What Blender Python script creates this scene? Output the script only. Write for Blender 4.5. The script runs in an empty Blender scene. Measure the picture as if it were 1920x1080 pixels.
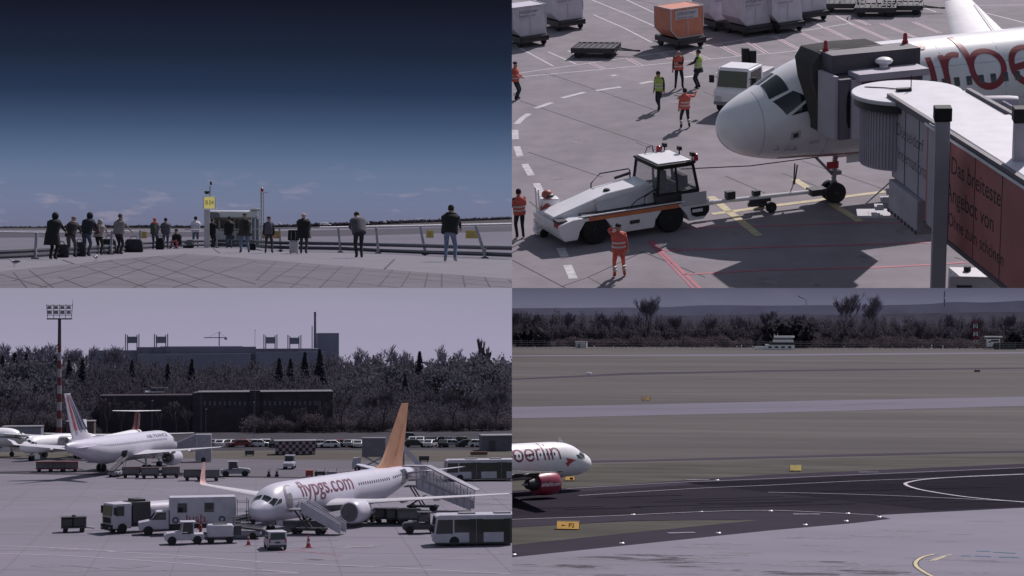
import bpy, bmesh, math, random
from mathutils import Vector, Matrix
R = math.radians
PI = math.pi
scene = bpy.context.scene
col = scene.collection
# ------------------------------------------------------------------ camera, world, sun
F = 3600.0                      # focal length in pixels of the 1920 px wide photograph
cd = bpy.data.cameras.new("camera"); cam = bpy.data.objects.new("camera", cd); col.objects.link(cam)
cam.rotation_euler = (R(90), 0, 0)
cd.sensor_width = 36.0; cd.lens = F / 1920 * 36.0; cd.clip_start = 0.05; cd.clip_end = 40000
scene.camera = cam
SUN = Vector((0.35, 0.46, 0.80)).normalized()
world = bpy.data.worlds.new("World"); scene.world = world; world.use_nodes = True
wn = world.node_tree.nodes; wl = world.node_tree.links
sky = wn.new("ShaderNodeTexSky"); sky.sky_type = 'NISHITA'; sky.sun_disc = False
sky.sun_elevation = math.asin(SUN.z); sky.sun_rotation = math.atan2(SUN.x, SUN.y)
wn["Background"].inputs[1].default_value = 0.075
hs = wn.new("ShaderNodeHueSaturation"); hs.inputs["Saturation"].default_value = 0.62      # sky light desaturated so its fill is less blue
wl.new(sky.outputs[0], hs.inputs["Color"]); wl.new(hs.outputs[0], wn["Background"].inputs[0])
ld = bpy.data.lights.new("sun", 'SUN'); ld.energy = 4.1; ld.angle = R(0.53); ld.color = (1.0, 0.93, 0.92)
sun = bpy.data.objects.new("sun", ld); col.objects.link(sun)
sun.rotation_euler = SUN.to_track_quat('Z', 'Y').to_euler()
scene.view_settings.view_transform = 'Standard'
scene.view_settings.look = 'None'
scene.view_settings.exposure = 0.0
scene.cycles.max_bounces = 6

# ------------------------------------------------------------------ places
class Place:
    """one of the four places: its own level ground (z = 0), the eye standing h metres above it"""
    def __init__(s, cx, H, h, sc):
        k = (cx - 960) / F; t = (540 - H) / F
        d = Vector((k, 1, t)); Y = d.normalized()
        Z = (Vector((0, 0, 1)) - Y * Y.z).normalized(); X = Y.cross(Z)
        s.R = Matrix((X, Y, Z)).transposed(); s.h = h
        s.M = Matrix.Scale(sc, 4) @ s.R.to_4x4() @ Matrix.Translation((0, 0, -h))
        s.objs = []
    def ray(s, px, py):
        return s.R.transposed() @ Vector(((px - 960) / F, 1, (540 - py) / F))
    def g(s, px, py, z=0.0):            # point at height z seen at a pixel
        d = s.ray(px, py); t = (z - s.h) / d.z
        return Vector((d.x * t, d.y * t, z))
    def at(s, px, py, y):               # point at depth y seen at a pixel
        d = s.ray(px, py); t = y / d.y
        return Vector((d.x * t, y, s.h + d.z * t))
TERRACE = Place(480, 424, 1.2, 2.0)
STAND = Place(1440, -630, 20.8, 40.0)
APRON = Place(480, 640, 20.0, 0.02)
RUNWAY = Place(1440, 600, 20.0, 0.07)

def c(r, g, b):
    def f(v):
        v /= 255.0
        return v / 12.92 if v <= 0.04045 else ((v + 0.055) / 1.055) ** 2.4
    return (f(r), f(g), f(b))

# ------------------------------------------------------------------ materials
_m = {}
def mat(name, rgb, rough=0.6, metal=0.0, var=0.12, scale=1.5, spec=0.4, stretch=None, var2=0.0, scale2=0.2, bump=0.0):
    if name in _m: return _m[name]
    m = bpy.data.materials.new(name); m.use_nodes = True; _m[name] = m
    n = m.node_tree.nodes; l = m.node_tree.links; b = n["Principled BSDF"]
    b.inputs["Roughness"].default_value = rough; b.inputs["Metallic"].default_value = metal
    b.inputs["Specular IOR Level"].default_value = spec
    tc = n.new("ShaderNodeTexCoord"); src = tc.outputs["Object"]
    if stretch:
        mp = n.new("ShaderNodeMapping"); mp.inputs["Scale"].default_value = stretch
        l.new(src, mp.inputs[0]); src = mp.outputs[0]
    def layer(sc, v, base, det):
        nz = n.new("ShaderNodeTexNoise"); nz.inputs["Scale"].default_value = sc; nz.inputs["Detail"].default_value = det
        l.new(src, nz.inputs["Vector"])
        mr = n.new("ShaderNodeMapRange"); mr.inputs[1].default_value = 0.3; mr.inputs[2].default_value = 0.7
        mr.inputs[3].default_value = 1 - v; mr.inputs[4].default_value = 1 + v
        l.new(nz.outputs[0], mr.inputs[0])
        mx = n.new("ShaderNodeMix"); mx.data_type = 'RGBA'; mx.blend_type = 'MULTIPLY'; mx.inputs[0].default_value = 1
        if isinstance(base, tuple): mx.inputs[6].default_value = (*base, 1)
        else: l.new(base, mx.inputs[6])
        l.new(mr.outputs[0], mx.inputs[7])
        return mx.outputs[2], nz
    out, nz = layer(scale, var, tuple(rgb), 6)
    if var2: out, _ = layer(scale2, var2, out, 3)
    l.new(out, b.inputs["Base Color"])
    if bump:
        bp = n.new("ShaderNodeBump"); bp.inputs["Strength"].default_value = bump
        l.new(nz.outputs[0], bp.inputs["Height"]); l.new(bp.outputs[0], b.inputs["Normal"])
    return m
def lit(m, k):
    """adds a glow of its own colour to brighten a shaded sign face"""
    b = m.node_tree.nodes["Principled BSDF"]; src = b.inputs["Base Color"].links[0].from_socket
    m.node_tree.links.new(src, b.inputs["Emission Color"]); b.inputs["Emission Strength"].default_value = k; return m  # emission added to brighten sign faces that stand in shade
def twiggy(name, rgb, var=.15, scale=.15):
    """bare twigs and small leaves: light reaches both sides of them"""
    m = mat(name, rgb, 1.0, 0, var, scale, 0.0); n = m.node_tree.nodes; l = m.node_tree.links; b = n["Principled BSDF"]
    src = b.inputs["Base Color"].links[0].from_socket; t = n.new("ShaderNodeBsdfTranslucent"); d = n.new("ShaderNodeBsdfDiffuse"); x = n.new("ShaderNodeMixShader"); x.inputs[0].default_value = .5
    l.new(src, t.inputs[0]); l.new(src, d.inputs[0]); l.new(d.outputs[0], x.inputs[1]); l.new(t.outputs[0], x.inputs[2]); l.new(x.outputs[0], n["Material Output"].inputs[0]); n.remove(b); return m
def glass(name, rgb, rough=0.08):
    return mat(name, rgb, rough, 0, 0.15, 0.8, 0.7)

def sky_mat(name, stops, z0, z1, clouds=None):
    m = bpy.data.materials.new(name); m.use_nodes = True
    n = m.node_tree.nodes; l = m.node_tree.links; n.clear()
    out = n.new("ShaderNodeOutputMaterial"); em = n.new("ShaderNodeEmission"); l.new(em.outputs[0], out.inputs[0])
    tc = n.new("ShaderNodeTexCoord"); sp = n.new("ShaderNodeSeparateXYZ"); l.new(tc.outputs["Object"], sp.inputs[0])
    mr = n.new("ShaderNodeMapRange"); mr.inputs[1].default_value = z0; mr.inputs[2].default_value = z1
    l.new(sp.outputs[2], mr.inputs[0])
    cr = n.new("ShaderNodeValToRGB"); l.new(mr.outputs[0], cr.inputs[0])
    e = cr.color_ramp.elements
    for i, (p, rgb) in enumerate(stops):
        k = e[i] if i < 2 else e.new(p)
        k.position = p; k.color = (*rgb, 1)
    res = cr.outputs[0]
    if clouds:
        rgb, sx, sz, lo, hi, amt, band = clouds
        mp = n.new("ShaderNodeMapping"); mp.inputs["Scale"].default_value = (sx, sx, sz); l.new(tc.outputs["Object"], mp.inputs[0])
        nz = n.new("ShaderNodeTexNoise"); nz.inputs["Scale"].default_value = 1; nz.inputs["Detail"].default_value = 5
        l.new(mp.outputs[0], nz.inputs["Vector"])
        a = n.new("ShaderNodeMapRange"); a.inputs[1].default_value = lo; a.inputs[2].default_value = hi; a.inputs[4].default_value = amt
        l.new(nz.outputs[0], a.inputs[0])
        bnd = n.new("ShaderNodeMapRange"); bnd.inputs[1].default_value = band[0]; bnd.inputs[2].default_value = band[1]
        bnd.inputs[3].default_value = 1; bnd.inputs[4].default_value = 0
        l.new(mr.outputs[0], bnd.inputs[0])
        mu = n.new("ShaderNodeMath"); mu.operation = 'MULTIPLY'; l.new(a.outputs[0], mu.inputs[0]); l.new(bnd.outputs[0], mu.inputs[1])
        mx = n.new("ShaderNodeMix"); mx.data_type = 'RGBA'; l.new(mu.outputs[0], mx.inputs[0]); l.new(res, mx.inputs[6])
        mx.inputs[7].default_value = (*rgb, 1); res = mx.outputs[2]
    l.new(res, em.inputs[0])
    return m

# ------------------------------------------------------------------ mesh builder
class MB:
    def __init__(s): s.v = []; s.f = []; s.mi = []; s.m = 0
    def add(s, vs, fs):
        o = len(s.v); s.v += [Vector(q) for q in vs]
        for f in fs: s.f.append([o + i for i in f]); s.mi.append(s.m)
        return s
    def box(s, x, y, z, sx, sy, sz, rz=0, top=(1, 1), ox=0, oy=0):   # centred in x, y; z is the bottom; top = taper
        vs = []
        for zz, tx, ty, dx, dy in ((0, 1, 1, 0, 0), (sz, top[0], top[1], ox, oy)):
            for a, b in ((-1, -1), (1, -1), (1, 1), (-1, 1)):
                p = Vector((a * sx / 2 * tx + dx, b * sy / 2 * ty + dy, 0)); p.rotate(Matrix.Rotation(rz, 3, 'Z'))
                vs.append((x + p.x, y + p.y, z + zz))
        return s.add(vs, [(3, 2, 1, 0), (4, 5, 6, 7), (0, 1, 5, 4), (1, 2, 6, 5), (2, 3, 7, 6), (3, 0, 4, 7)])
    def tube(s, pts, r, n=6, cap=True):
        pts = [Vector(p) for p in pts]; rs = r if isinstance(r, (list, tuple)) else [r] * len(pts)
        rings = []
        for i, p in enumerate(pts):
            d = (pts[min(i + 1, len(pts) - 1)] - pts[max(i - 1, 0)])
            d = d.normalized() if d.length > 1e-9 else Vector((0, 0, 1))
            u = d.cross(Vector((0, 0, 1)) if abs(d.z) < 0.9 else Vector((1, 0, 0))).normalized(); w = d.cross(u)
            rings.append([p + (u * math.cos(2 * PI * k / n) + w * math.sin(2 * PI * k / n)) * rs[i] for k in range(n)])
        return s.loft(rings, cap)
    def loft(s, rings, cap=True, closed=True):
        n = len(rings[0]); vs = [q for r in rings for q in r]; fs = []
        for i in range(len(rings) - 1):
            for k in range(n if closed else n - 1):
                a = i * n + k; b = i * n + (k + 1) % n
                fs.append((a, b, b + n, a + n))
        if cap and closed: fs += [tuple(range(n))[::-1], tuple(range((len(rings) - 1) * n, len(rings) * n))]
        return s.add(vs, fs)
    def bar(s, p0, p1, w, h, up=(0, 0, 1)):
        p0 = Vector(p0); p1 = Vector(p1); d = (p1 - p0).normalized(); u = Vector(up)
        if abs(d.dot(u)) > 0.95: u = Vector((0, 1, 0))
        a = d.cross(u).normalized() * w / 2; b = a.cross(d).normalized() * h / 2
        return s.loft([[p + a + b, p - a + b, p - a - b, p + a - b] for p in (p0, p1)])
    def prism(s, poly, axis, a0, a1):   # poly of 2-tuples in the other two axes, extruded along axis
        def pt(q, a):
            return {'x': (a, q[0], q[1]), 'y': (q[0], a, q[1]), 'z': (q[0], q[1], a)}[axis]
        return s.loft([[pt(q, a0) for q in poly], [pt(q, a1) for q in poly]])
    def lathe(s, prof, org=(0, 0, 0), axis='x', n=24):   # prof = (along, radius)
        o = Vector(org); rings = []
        for a, r in prof:
            ring = []
            for k in range(n):
                t = 2 * PI * k / n; q = (r * math.cos(t), r * math.sin(t))
                ring.append(o + Vector({'x': (a, q[0], q[1]), 'y': (q[0], a, q[1]), 'z': (q[0], q[1], a)}[axis]))
            rings.append(ring)
        return s.loft(rings, cap=prof[0][1] > 1e-4 and prof[-1][1] > 1e-4)
    def ball(s, x, y, z, rx, ry=None, rz=None, n=10, m=7):
        ry = ry or rx; rz = rz or rx
        rings = []
        for i in range(m + 1):
            t = PI * i / m; q = max(math.sin(t), 0.02)
            rings.append([(x + rx * q * math.cos(2 * PI * k / n), y + ry * q * math.sin(2 * PI * k / n), z + rz * math.cos(t)) for k in range(n)])
        return s.loft(rings)
    def quad(s, *p): return s.add(p, [tuple(range(len(p)))])
    def build(s, name, mats, parent=None, bevel=0, smooth=True, ang=35, M=None):
        me = bpy.data.meshes.new(name)
        me.from_pydata(s.v, [], s.f)
        if not isinstance(mats, (list, tuple)): mats = [mats]
        for q in mats: me.materials.append(q)
        if len(mats) > 1: me.polygons.foreach_set("material_index", s.mi)
        bm = bmesh.new(); bm.from_mesh(me); bmesh.ops.recalc_face_normals(bm, faces=bm.faces); bm.to_mesh(me); bm.free()
        if smooth:
            me.polygons.foreach_set("use_smooth", [True] * len(me.polygons)); me.set_sharp_from_angle(angle=R(ang))
        me.update()
        o = bpy.data.objects.new(name, me); col.objects.link(o)
        if parent: o.parent = parent
        if M is not None: o.matrix_local = M
        if bevel:
            b = o.modifiers.new("bevel", 'BEVEL'); b.width = bevel; b.segments = 2; b.limit_method = 'ANGLE'; b.angle_limit = R(40)
        return o

def tag(o, label, cat, group=None, kind=None):
    if label: o["label"] = label
    if cat: o["category"] = cat
    if group: o["group"] = group
    if kind: o["kind"] = kind
    return o
def pose(place, p=(0, 0, 0), rz=0.0, sc=1.0):
    return place.M @ Matrix.Translation(Vector(p)) @ Matrix.Rotation(rz, 4, 'Z') @ Matrix.Scale(sc, 4)
def thing(place, name, label, cat, p=(0, 0, 0), rz=0.0, group=None, sc=1.0):
    o = bpy.data.objects.new(name, None); col.objects.link(o); o.empty_display_size = 0.2
    o.matrix_world = pose(place, p, rz, sc); place.objs.append(o)
    return tag(o, label, cat, group)
def put(place, o, label, cat, p=(0, 0, 0), rz=0.0, group=None, kind=None, sc=1.0):
    o.matrix_world = pose(place, p, rz, sc); place.objs.append(o)
    return tag(o, label, cat, group, kind)
def copy_tree(o, place, p, rz=0.0, label=None, group=None, sc=1.0):
    def rec(q, par):
        k = q.copy(); col.objects.link(k)
        if par: k.parent = par
        for ch in q.children: rec(ch, k)
        return k
    n = rec(o, None); n.matrix_world = pose(place, p, rz, sc); place.objs.append(n)
    if label: n["label"] = label
    if group: n["group"] = group
    return n
def structure(place, mb, name, m):
    o = mb.build(name, m, smooth=False); o.matrix_world = place.M.copy(); o["kind"] = "structure"; place.objs.append(o); return o
def sheet(place, name, pix, z, m):
    mb = MB(); mb.quad(*[place.g(x, y, z) for x, y in pix]); return structure(place, mb, name, m)
def ribbon(mb, pts, w, z=None):
    pts = [Vector(p) for p in pts]; L = []; Rr = []
    for i, p in enumerate(pts):
        d = pts[min(i + 1, len(pts) - 1)] - pts[max(i - 1, 0)]; d.z = 0; d.normalize(); nrm = Vector((-d.y, d.x, 0)) * w / 2
        q = p.copy()
        if z is not None: q.z = z
        L.append(q + nrm); Rr.append(q - nrm)
    for i in range(len(pts) - 1): mb.quad(L[i], Rr[i], Rr[i + 1], L[i + 1])
def smooth_line(pts, k=6):
    pts = [Vector(p) for p in pts]; out = []
    for i in range(len(pts) - 1):
        a = pts[max(i - 1, 0)]; b = pts[i]; d = pts[i + 1]; e = pts[min(i + 2, len(pts) - 1)]
        for j in range(k):
            t = j / k
            out.append(0.5 * ((2 * b) + (d - a) * t + (2 * a - 5 * b + 4 * d - e) * t * t + (3 * b - a - 3 * d + e) * t ** 3))
    out.append(pts[-1]); return out

def text_geo(s, size=1.0, spacing=1.0, weight=0.0):
    cu = bpy.data.curves.new("lettering", 'FONT'); cu.body = s; cu.size = size; cu.space_character = spacing; cu.offset = weight
    ob = bpy.data.objects.new("lettering", cu); col.objects.link(ob)
    dg = bpy.context.evaluated_depsgraph_get(); me = bpy.data.meshes.new_from_object(ob.evaluated_get(dg))
    vs = [v.co.copy() for v in me.vertices]; fs = [tuple(p.vertices) for p in me.polygons]
    bpy.data.objects.remove(ob); bpy.data.curves.remove(cu); bpy.data.meshes.remove(me)
    return vs, fs
def lettering(s, size, org, xd, yd, m, parent, name="lettering", spacing=1.0, weight=0.0, center=False, width=None):
    vs, fs = text_geo(s, size, spacing, weight)
    if not vs: return None
    w = max(v.x for v in vs); k = width / w if width else 1.0
    ox = -w * k / 2 if center else 0
    org = Vector(org); xd = Vector(xd).normalized(); yd = Vector(yd).normalized()
    mb = MB(); mb.add([org + xd * (v.x * k + ox) + yd * v.y for v in vs], fs)
    return mb.build(name, m, parent, smooth=False)

# ------------------------------------------------------------------ shared colours
WHITE = mat("white_paint", (0.78, 0.76, 0.81), 0.35, var=0.05)
GREYW = mat("pale_grey_paint", (0.5, 0.48, 0.53), 0.45, var=0.08)
GREY = mat("grey_paint", (0.2, 0.19, 0.22), 0.5)
DARK = mat("dark_grey_paint", (0.045, 0.043, 0.052), 0.5)
BLACK = mat("black_rubber", (0.014, 0.014, 0.017), 0.7)
STEEL = mat("steel", (0.32, 0.31, 0.34), 0.4, 0.6)
RED = mat("red_paint", (0.33, 0.045, 0.06), 0.45)
ORANGE = mat("orange_paint", (0.5, 0.2, 0.09), 0.5)
YELLOW = mat("yellow_paint", (0.55, 0.4, 0.1), 0.5)
PINK = mat("faded_red_line", (0.36, 0.11, 0.15), 0.7)
GLASS = glass("dark_glass", (0.018, 0.02, 0.026))
CHROME = mat("bare_metal", (0.5, 0.48, 0.52), 0.25, 0.8)
LAMPRED = mat("red_lamp_glass", (0.4, 0.03, 0.05), 0.25)
BLUEJ = mat("blue_denim", (0.1, 0.13, 0.2), 0.8)

def wheel(parent, x, y, r, w, rim=None, name="wheel", rr=0.58):
    mb = MB(); mb.lathe([(-w / 2, r * rr), (-w / 2, r * 0.93), (-w * 0.38, r), (w * 0.38, r), (w / 2, r * 0.93), (w / 2, r * rr)], (x, y, r), 'y', 20)
    o = mb.build(name, BLACK, parent)
    mb = MB(); mb.lathe([(-w * 0.46, r * rr), (-w * 0.4, r * 0.2), (-w * .52, r * .15), (w * .52, r * .15), (w * 0.4, r * 0.2), (w * 0.46, r * rr)], (x, y, r), 'y', 16)
    mb.build("rim", rim or GREYW, o)
    return o
# ------------------------------------------------------------------ aircraft
NOSE_A = [(0, -.45, -.75, .14), (.12, -.08, -1.08, .48), (.45, .24, -1.42, .95), (.95, .55, -1.66, 1.28), (1.6, .86, -1.82, 1.54), (2.3, 1.26, -1.92, 1.7),
          (3.0, 1.62, -1.95, 1.78), (4.0, 1.9, -2.02, 1.9), (5.3, 2.04, -2.06, 1.96), (6.6, 2.07, -2.07, 1.975)]
NOSE_B = [(0, -.62, -.8, .10), (.15, -.35, -1.05, .36), (.6, -.02, -1.4, .75), (1.2, .3, -1.65, 1.08), (1.9, .6, -1.8, 1.36), (2.5, 1.12, -1.9, 1.55),
          (3.3, 1.56, -1.97, 1.72), (4.5, 1.86, -2.02, 1.84), (6.0, 1.98, -2.05, 1.88), (7.2, 2.0, -2.06, 1.88)]
def fuselage_shape(L, nose, k=1.0, tail=13.0):
    sec = [(d * k, a * k, b * k, w * k) for d, a, b, w in nose]
    _, T, B, W = sec[-1]
    for f, a, b, w in ((1, 1, 1, 1), (.78, 1, .93, .985), (.58, .985, .68, .92), (.38, .96, .38, .78), (.2, .9, .08, .55), (.08, .82, -.14, .34), (0, .7, -.3, .14)):
        sec.append((L - tail * k * f, T * a, B * b, W * w))
    def val(d):
        d = max(0, min(L, d))
        for i in range(len(sec) - 1):
            if d <= sec[i + 1][0]: break
        a, b = sec[i], sec[i + 1]; p = sec[max(i - 1, 0)]; q = sec[min(i + 2, len(sec) - 1)]
        h = b[0] - a[0]; t = (d - a[0]) / h; r = []
        for j in (1, 2, 3):
            m0 = (b[j] - p[j]) / max(b[0] - p[0], 1e-6) if i else (b[j] - a[j]) / h * 1.6
            m1 = (q[j] - a[j]) / max(q[0] - a[0], 1e-6)
            r.append((2 * t ** 3 - 3 * t * t + 1) * a[j] + (t ** 3 - 2 * t * t + t) * h * m0 + (-2 * t ** 3 + 3 * t * t) * b[j] + (t ** 3 - t * t) * h * m1)
        return r
    return val
class Plane: pass
def wing_half(mb, d0, y0, z0, c0, d1, y1, z1, c1, s, t0=.13, t1=.1):
    prof = [(0, 0), (.03, .35), (.12, .75), (.3, 1), (.55, .8), (.8, .38), (1, 0.03), (.8, -.1), (.5, -.3), (.2, -.4), (.05, -.25)]
    rings = []
    for k in range(5):
        f = k / 4; d = d0 + (d1 - d0) * f; y = y0 + (y1 - y0) * f; z = z0 + (z1 - z0) * f; ch = c0 + (c1 - c0) * f; t = (t0 + (t1 - t0) * f) * ch * .62
        rings.append([(-(d + ch * u), s * y, z + w * t) for u, w in prof])
    mb.loft(rings)
def aircraft(place, name, label, p, rz, L=37.6, nose=NOSE_A, zc=3.35, k=1.0, body=None, belly=None, belly_from=180, wing=None, eng=None, eng_mat=None,
             fin=None, fin_mat=None, stab=None, winglet=None, winglet_mat=None, gear=5.07, main=17.7, group=None, tee=False, cat="airliner", sides=(1, -1)):
    body = body or WHITE; belly = belly or GREYW
    root = thing(place, name, label, cat, p, rz, group)
    P = Plane(); P.root = root; val = fuselage_shape(L, nose, k); P.val = val; P.zc = zc; P.L = L
    def surf(d, phi, off=0.0):
        T, B, W = val(d); mid = (T + B) / 2; hh = (T - B) / 2
        y, z = math.sin(phi), math.cos(phi); n = Vector((0, y / max(W, .01), z / max(hh, .01))).normalized()
        e = 0.02; T2, B2, W2 = val(d + e)
        n.x = max(-3, min(3, ((W2 - W) * abs(y) + ((T2 - T) if z > 0 else (B - B2)) * abs(z)) / e)); n.normalize()
        return Vector((-d, W * y, zc + mid + hh * z)) + n * off
    P.surf = surf
    ds = [0, .03, .08, .15, .25, .4, .6, .8, 1.0, 1.25, 1.5, 1.75, 2.0, 2.25, 2.5, 2.8, 3.1, 3.5, 4, 4.6, 5.2, 6, 7.0]
    ds = [d * k for d in ds]; d = ds[-1]
    while d < L - 1.2: d += 1.0; ds.append(min(d, L))
    ds.append(L); N = 56
    mb = MB(); mb.loft([[surf(d, 2 * PI * j / N) for j in range(N)] for d in ds])
    if belly_from < 180:
        for i in range(len(mb.f)):
            ph = (i % N + .5) / N * 360; ph = min(ph, 360 - ph)
            if ph > belly_from: mb.mi[i] = 1
    mb.build("fuselage", [body, belly], root, ang=50)
    wg = dict(d=11.6, y=1.6, z=-1.15, c=6.4, ky=6.2, kc=3.9, span=17.0, tipc=1.5, sweep=25.0, dih=5.5); wg.update(wing or {})
    P.wg = wg
    for s in sides:
        mb = MB(); tn = math.tan(R(wg['sweep'])); td = math.tan(R(wg['dih']))
        y0, yk, y1 = wg['y'], wg['ky'], wg['span']; z0 = zc + wg['z']
        zf = lambda y: z0 + (y - y0) * td
        wing_half(mb, wg['d'], y0, z0, wg['c'], wg['d'] + (yk - y0) * tn, yk, zf(yk), wg['kc'], s, .14, .12)
        wing_half(mb, wg['d'] + (yk - y0) * tn, yk, zf(yk), wg['kc'], wg['d'] + (y1 - y0) * tn, y1, zf(y1), wg['tipc'], s, .12, .09)
        w = mb.build("wing", wg.get('mat') or GREYW, root, ang=40)
        # flap track fairings and a dark flap line
        mb = MB()
        for yy in (4.2, 8.0, 11.5):
            if yy > y1 - 2: continue
            ch = wg['kc'] + (wg['tipc'] - wg['kc']) * max(0, (yy - yk) / (y1 - yk)); dd = wg['d'] + (yy - y0) * tn
            mb.ball(-(dd + ch * .85), s * yy, zf(yy) - .18, 1.25, .17, .24)
        mb.build("flap_fairing", wg.get('mat') or GREYW, w)
        mb = MB(); a = wg['d'] + (yk - y0) * tn + wg['kc'] * .72; b = wg['d'] + (y1 - y0) * tn + wg['tipc'] * .72
        mb.quad((-a, s * yk, zf(yk) + .245), (-a - .07, s * yk, zf(yk) + .245), (-b - .05, s * (y1 - 1), zf(y1 - 1) + .085), (-b, s * (y1 - 1), zf(y1 - 1) + .085))
        mb.build("flap_line", GREY, w)
        if winglet:
            mb = MB(); d1 = wg['d'] + (y1 - y0) * tn; rings = []
            pr = [(0, 0), (.3, .05), (1, 0), (.3, -.05)]
            for dx, dy, dz, ch in ((0, 0, 0, wg['tipc']), (.35, .35, .12, wg['tipc'] * .9), (.8, .62, .6, wg['tipc'] * .75), (1.9, .95, winglet, .55)):
                rings.append([(-(d1 + dx + ch * u), s * (y1 + dy + v * ch * .8), zf(y1) + dz) for u, v in pr])
            mb.loft(rings); mb.build("winglet", winglet_mat or body, w, ang=60)
        if eng is not False:
            e = dict(d=10.9, y=5.75, z=-1.75, r=1.08, L=4.4); e.update(eng or {})
            x0 = -e['d']; r = e['r']; ln = e['L']; o = (x0, s * e['y'], zc + e['z'])
            mb = MB(); mb.lathe([(0, r * .82), (.0, r * .9), (-.12, r * .97), (-.6, r * 1.04), (-ln * .45, r * 1.05), (-ln * .72, r * .92), (-ln * .73, r * .8)], o, 'x', 32)
            mb.m = 1; mb.lathe([(0.0, r * .82), (-.04, r * .80), (-.5, r * .84), (-.9, r * .84)], o, 'x', 32)
            mb.m = 2; mb.lathe([(-ln * .6, r * .62), (-ln * .8, r * .56), (-ln, r * .4), (-ln * 1.01, r * .3)], o, 'x', 24)
            ng = mb.build("engine", [eng_mat or body, STEEL, DARK], root, ang=50)
            mb = MB(); mb.lathe([(-.9, r * .84), (-.88, r * .25), (-.6, r * .12), (-.45, 0.01)], o, 'x', 24); mb.build("fan", BLACK, ng)
            mb = MB(); mb.lathe([(-ln * .95, r * .25), (-ln * 1.2, 0.02)], o, 'x', 16); mb.build("exhaust_cone", STEEL, ng)
            ez = zf(e['y']); ed = wg['d'] + (e['y'] - y0) * tn
            mb = MB(); mb.prism([(x0 - .9, o[2] + r * .9), (x0 - ln * .9, o[2] + r * .6), (-ed - 2.5, ez - .05), (-ed + .1, ez + .1)], 'y', s * e['y'] - .18, s * e['y'] + .18)
            mb.build("pylon", body, root)
    # tail
    fn = dict(d=L - 7.6, c=5.6, h=6.1, tc=1.9, sw=38); fn.update(fin or {})
    zt = zc + val(fn['d'] + fn['c'] * .5)[0] - .25; dd = fn['h'] * math.tan(R(fn['sw']))
    mb = MB(); rings = []
    pr = [(0, 0), (.1, .055), (.35, .08), (.7, .045), (1, .004), (.7, -.045), (.35, -.08), (.1, -.055)]
    prof = [(-fn['c'] * .55, fn['c'] * 1.5, -.15), (0, fn['c'], .75), (0, 0, 0)]
    for d0, ch, z in ((fn['d'] - fn['c'] * .5, fn['c'] * 1.5, -.2), (fn['d'] + .1, fn['c'] * .97, .9)):
        rings.append([(-(d0 + ch * u), v * ch * .7, zt + z) for u, v in pr])
    for f in (.33, .66, 1.0):
        ch = fn['c'] + (fn['tc'] - fn['c']) * f; z = .9 + (fn['h'] - .9) * f; d0 = fn['d'] + .1 + dd * f
        rings.append([(-(d0 + ch * u), v * ch * .7, zt + z) for u, v in pr])
    mb.loft(rings); P.fin = mb.build("tail_fin", fin_mat or body, root, ang=40)
    P.fn = fn; P.zt = zt; P.dd = dd
    st = dict(d=L - 4.9, c=3.2, span=6.2, tc=1.3, sw=32, z=.75, dih=6); st.update(stab or {})
    for s in sides if not tee else (1, -1):
        mb = MB(); z = zc + st['z'] if not tee else zt + fn['h'] - .1
        d0 = st['d'] if not tee else fn['d'] + dd
        wing_half(mb, d0, .3 if not tee else 0, z, st['c'], d0 + st['span'] * math.tan(R(st['sw'])), st['span'], z + st['span'] * math.tan(R(st['dih'])), st['tc'], s, .1, .08)
        mb.build("tailplane", body, root, ang=40)
    # gear
    if gear:
        mb = MB(); mb.tube([(-gear, 0, zc - 1.9), (-gear + .1, 0, .42)], .1, 10); mb.tube([(-gear + 1.2, 0, zc - 1.85), (-gear + .1, 0, 1.1)], .06, 8)
        mb.tube([(-gear + .1, -.32, .42), (-gear + .1, .32, .42)], .07, 8)
        mb.box(-gear, 0, 1.15, .3, .5, .16); mb.box(-gear + .1, 0, .75, .22, .3, .14); mb.tube([(-gear - .02, .12, 1.9), (-gear + .25, .16, .8)], .035, 6)
        g = mb.build("nose_gear", STEEL, root)
        for s in (-1, 1): wheel(g, -gear + .1, s * .25, .42, .24, rr=.5)
        mb = MB(); mb.box(-gear - .9, .48, zc - 2.45, 1.3, .03, .75); mb.box(-gear - .9, -.48, zc - 2.45, 1.3, .03, .75); mb.build("gear_door", body, g)
    if main:
        for s in (-1, 1):
            mb = MB(); mb.tube([(-main, s * 3.6, zc - 1.2), (-main, s * 3.8, .55)], .16, 10); mb.tube([(-main, s * 1.6, zc - 1.7), (-main, s * 3.75, 1.2)], .08, 8)
            g = mb.build("main_gear", STEEL, root)
            for t in (-.42, .42): wheel(g, -main, s * 3.8 + t, .58, .38, rr=.5)
    return P
def skin_patch(P, quad, m, name, parent=None, off=.014, n=8, mb=None):
    """quad of (d, phi in degrees) laid on the fuselage skin"""
    own = mb is None; mb = mb or MB(); a, b, cc, d = quad; g = []
    for i in range(n + 1):
        for j in range(n + 1):
            u, v = i / n, j / n
            q = [(1 - u) * (1 - v) * a[t] + u * (1 - v) * b[t] + u * v * cc[t] + (1 - u) * v * d[t] for t in (0, 1)]
            g.append(P.surf(q[0], R(q[1]), off))
    mb.add(g, [(i * (n + 1) + j, (i + 1) * (n + 1) + j, (i + 1) * (n + 1) + j + 1, i * (n + 1) + j + 1) for i in range(n) for j in range(n)])
    if own: return mb.build(name, m, parent or P.root)
def cockpit(P, k=1.0, side=1):
    qs = [[(1.68, 3), (1.64, 40), (2.36, 42), (2.3, 3)], [(1.72, 46), (2.08, 73), (2.92, 63), (2.48, 46)], [(2.24, 76), (3.2, 80), (3.45, 68), (3.02, 65)]]
    for s in (1, -1):
        for q in qs: skin_patch(P, [(d * k, s * ph) for d, ph in q], GLASS, "cockpit_window")
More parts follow.
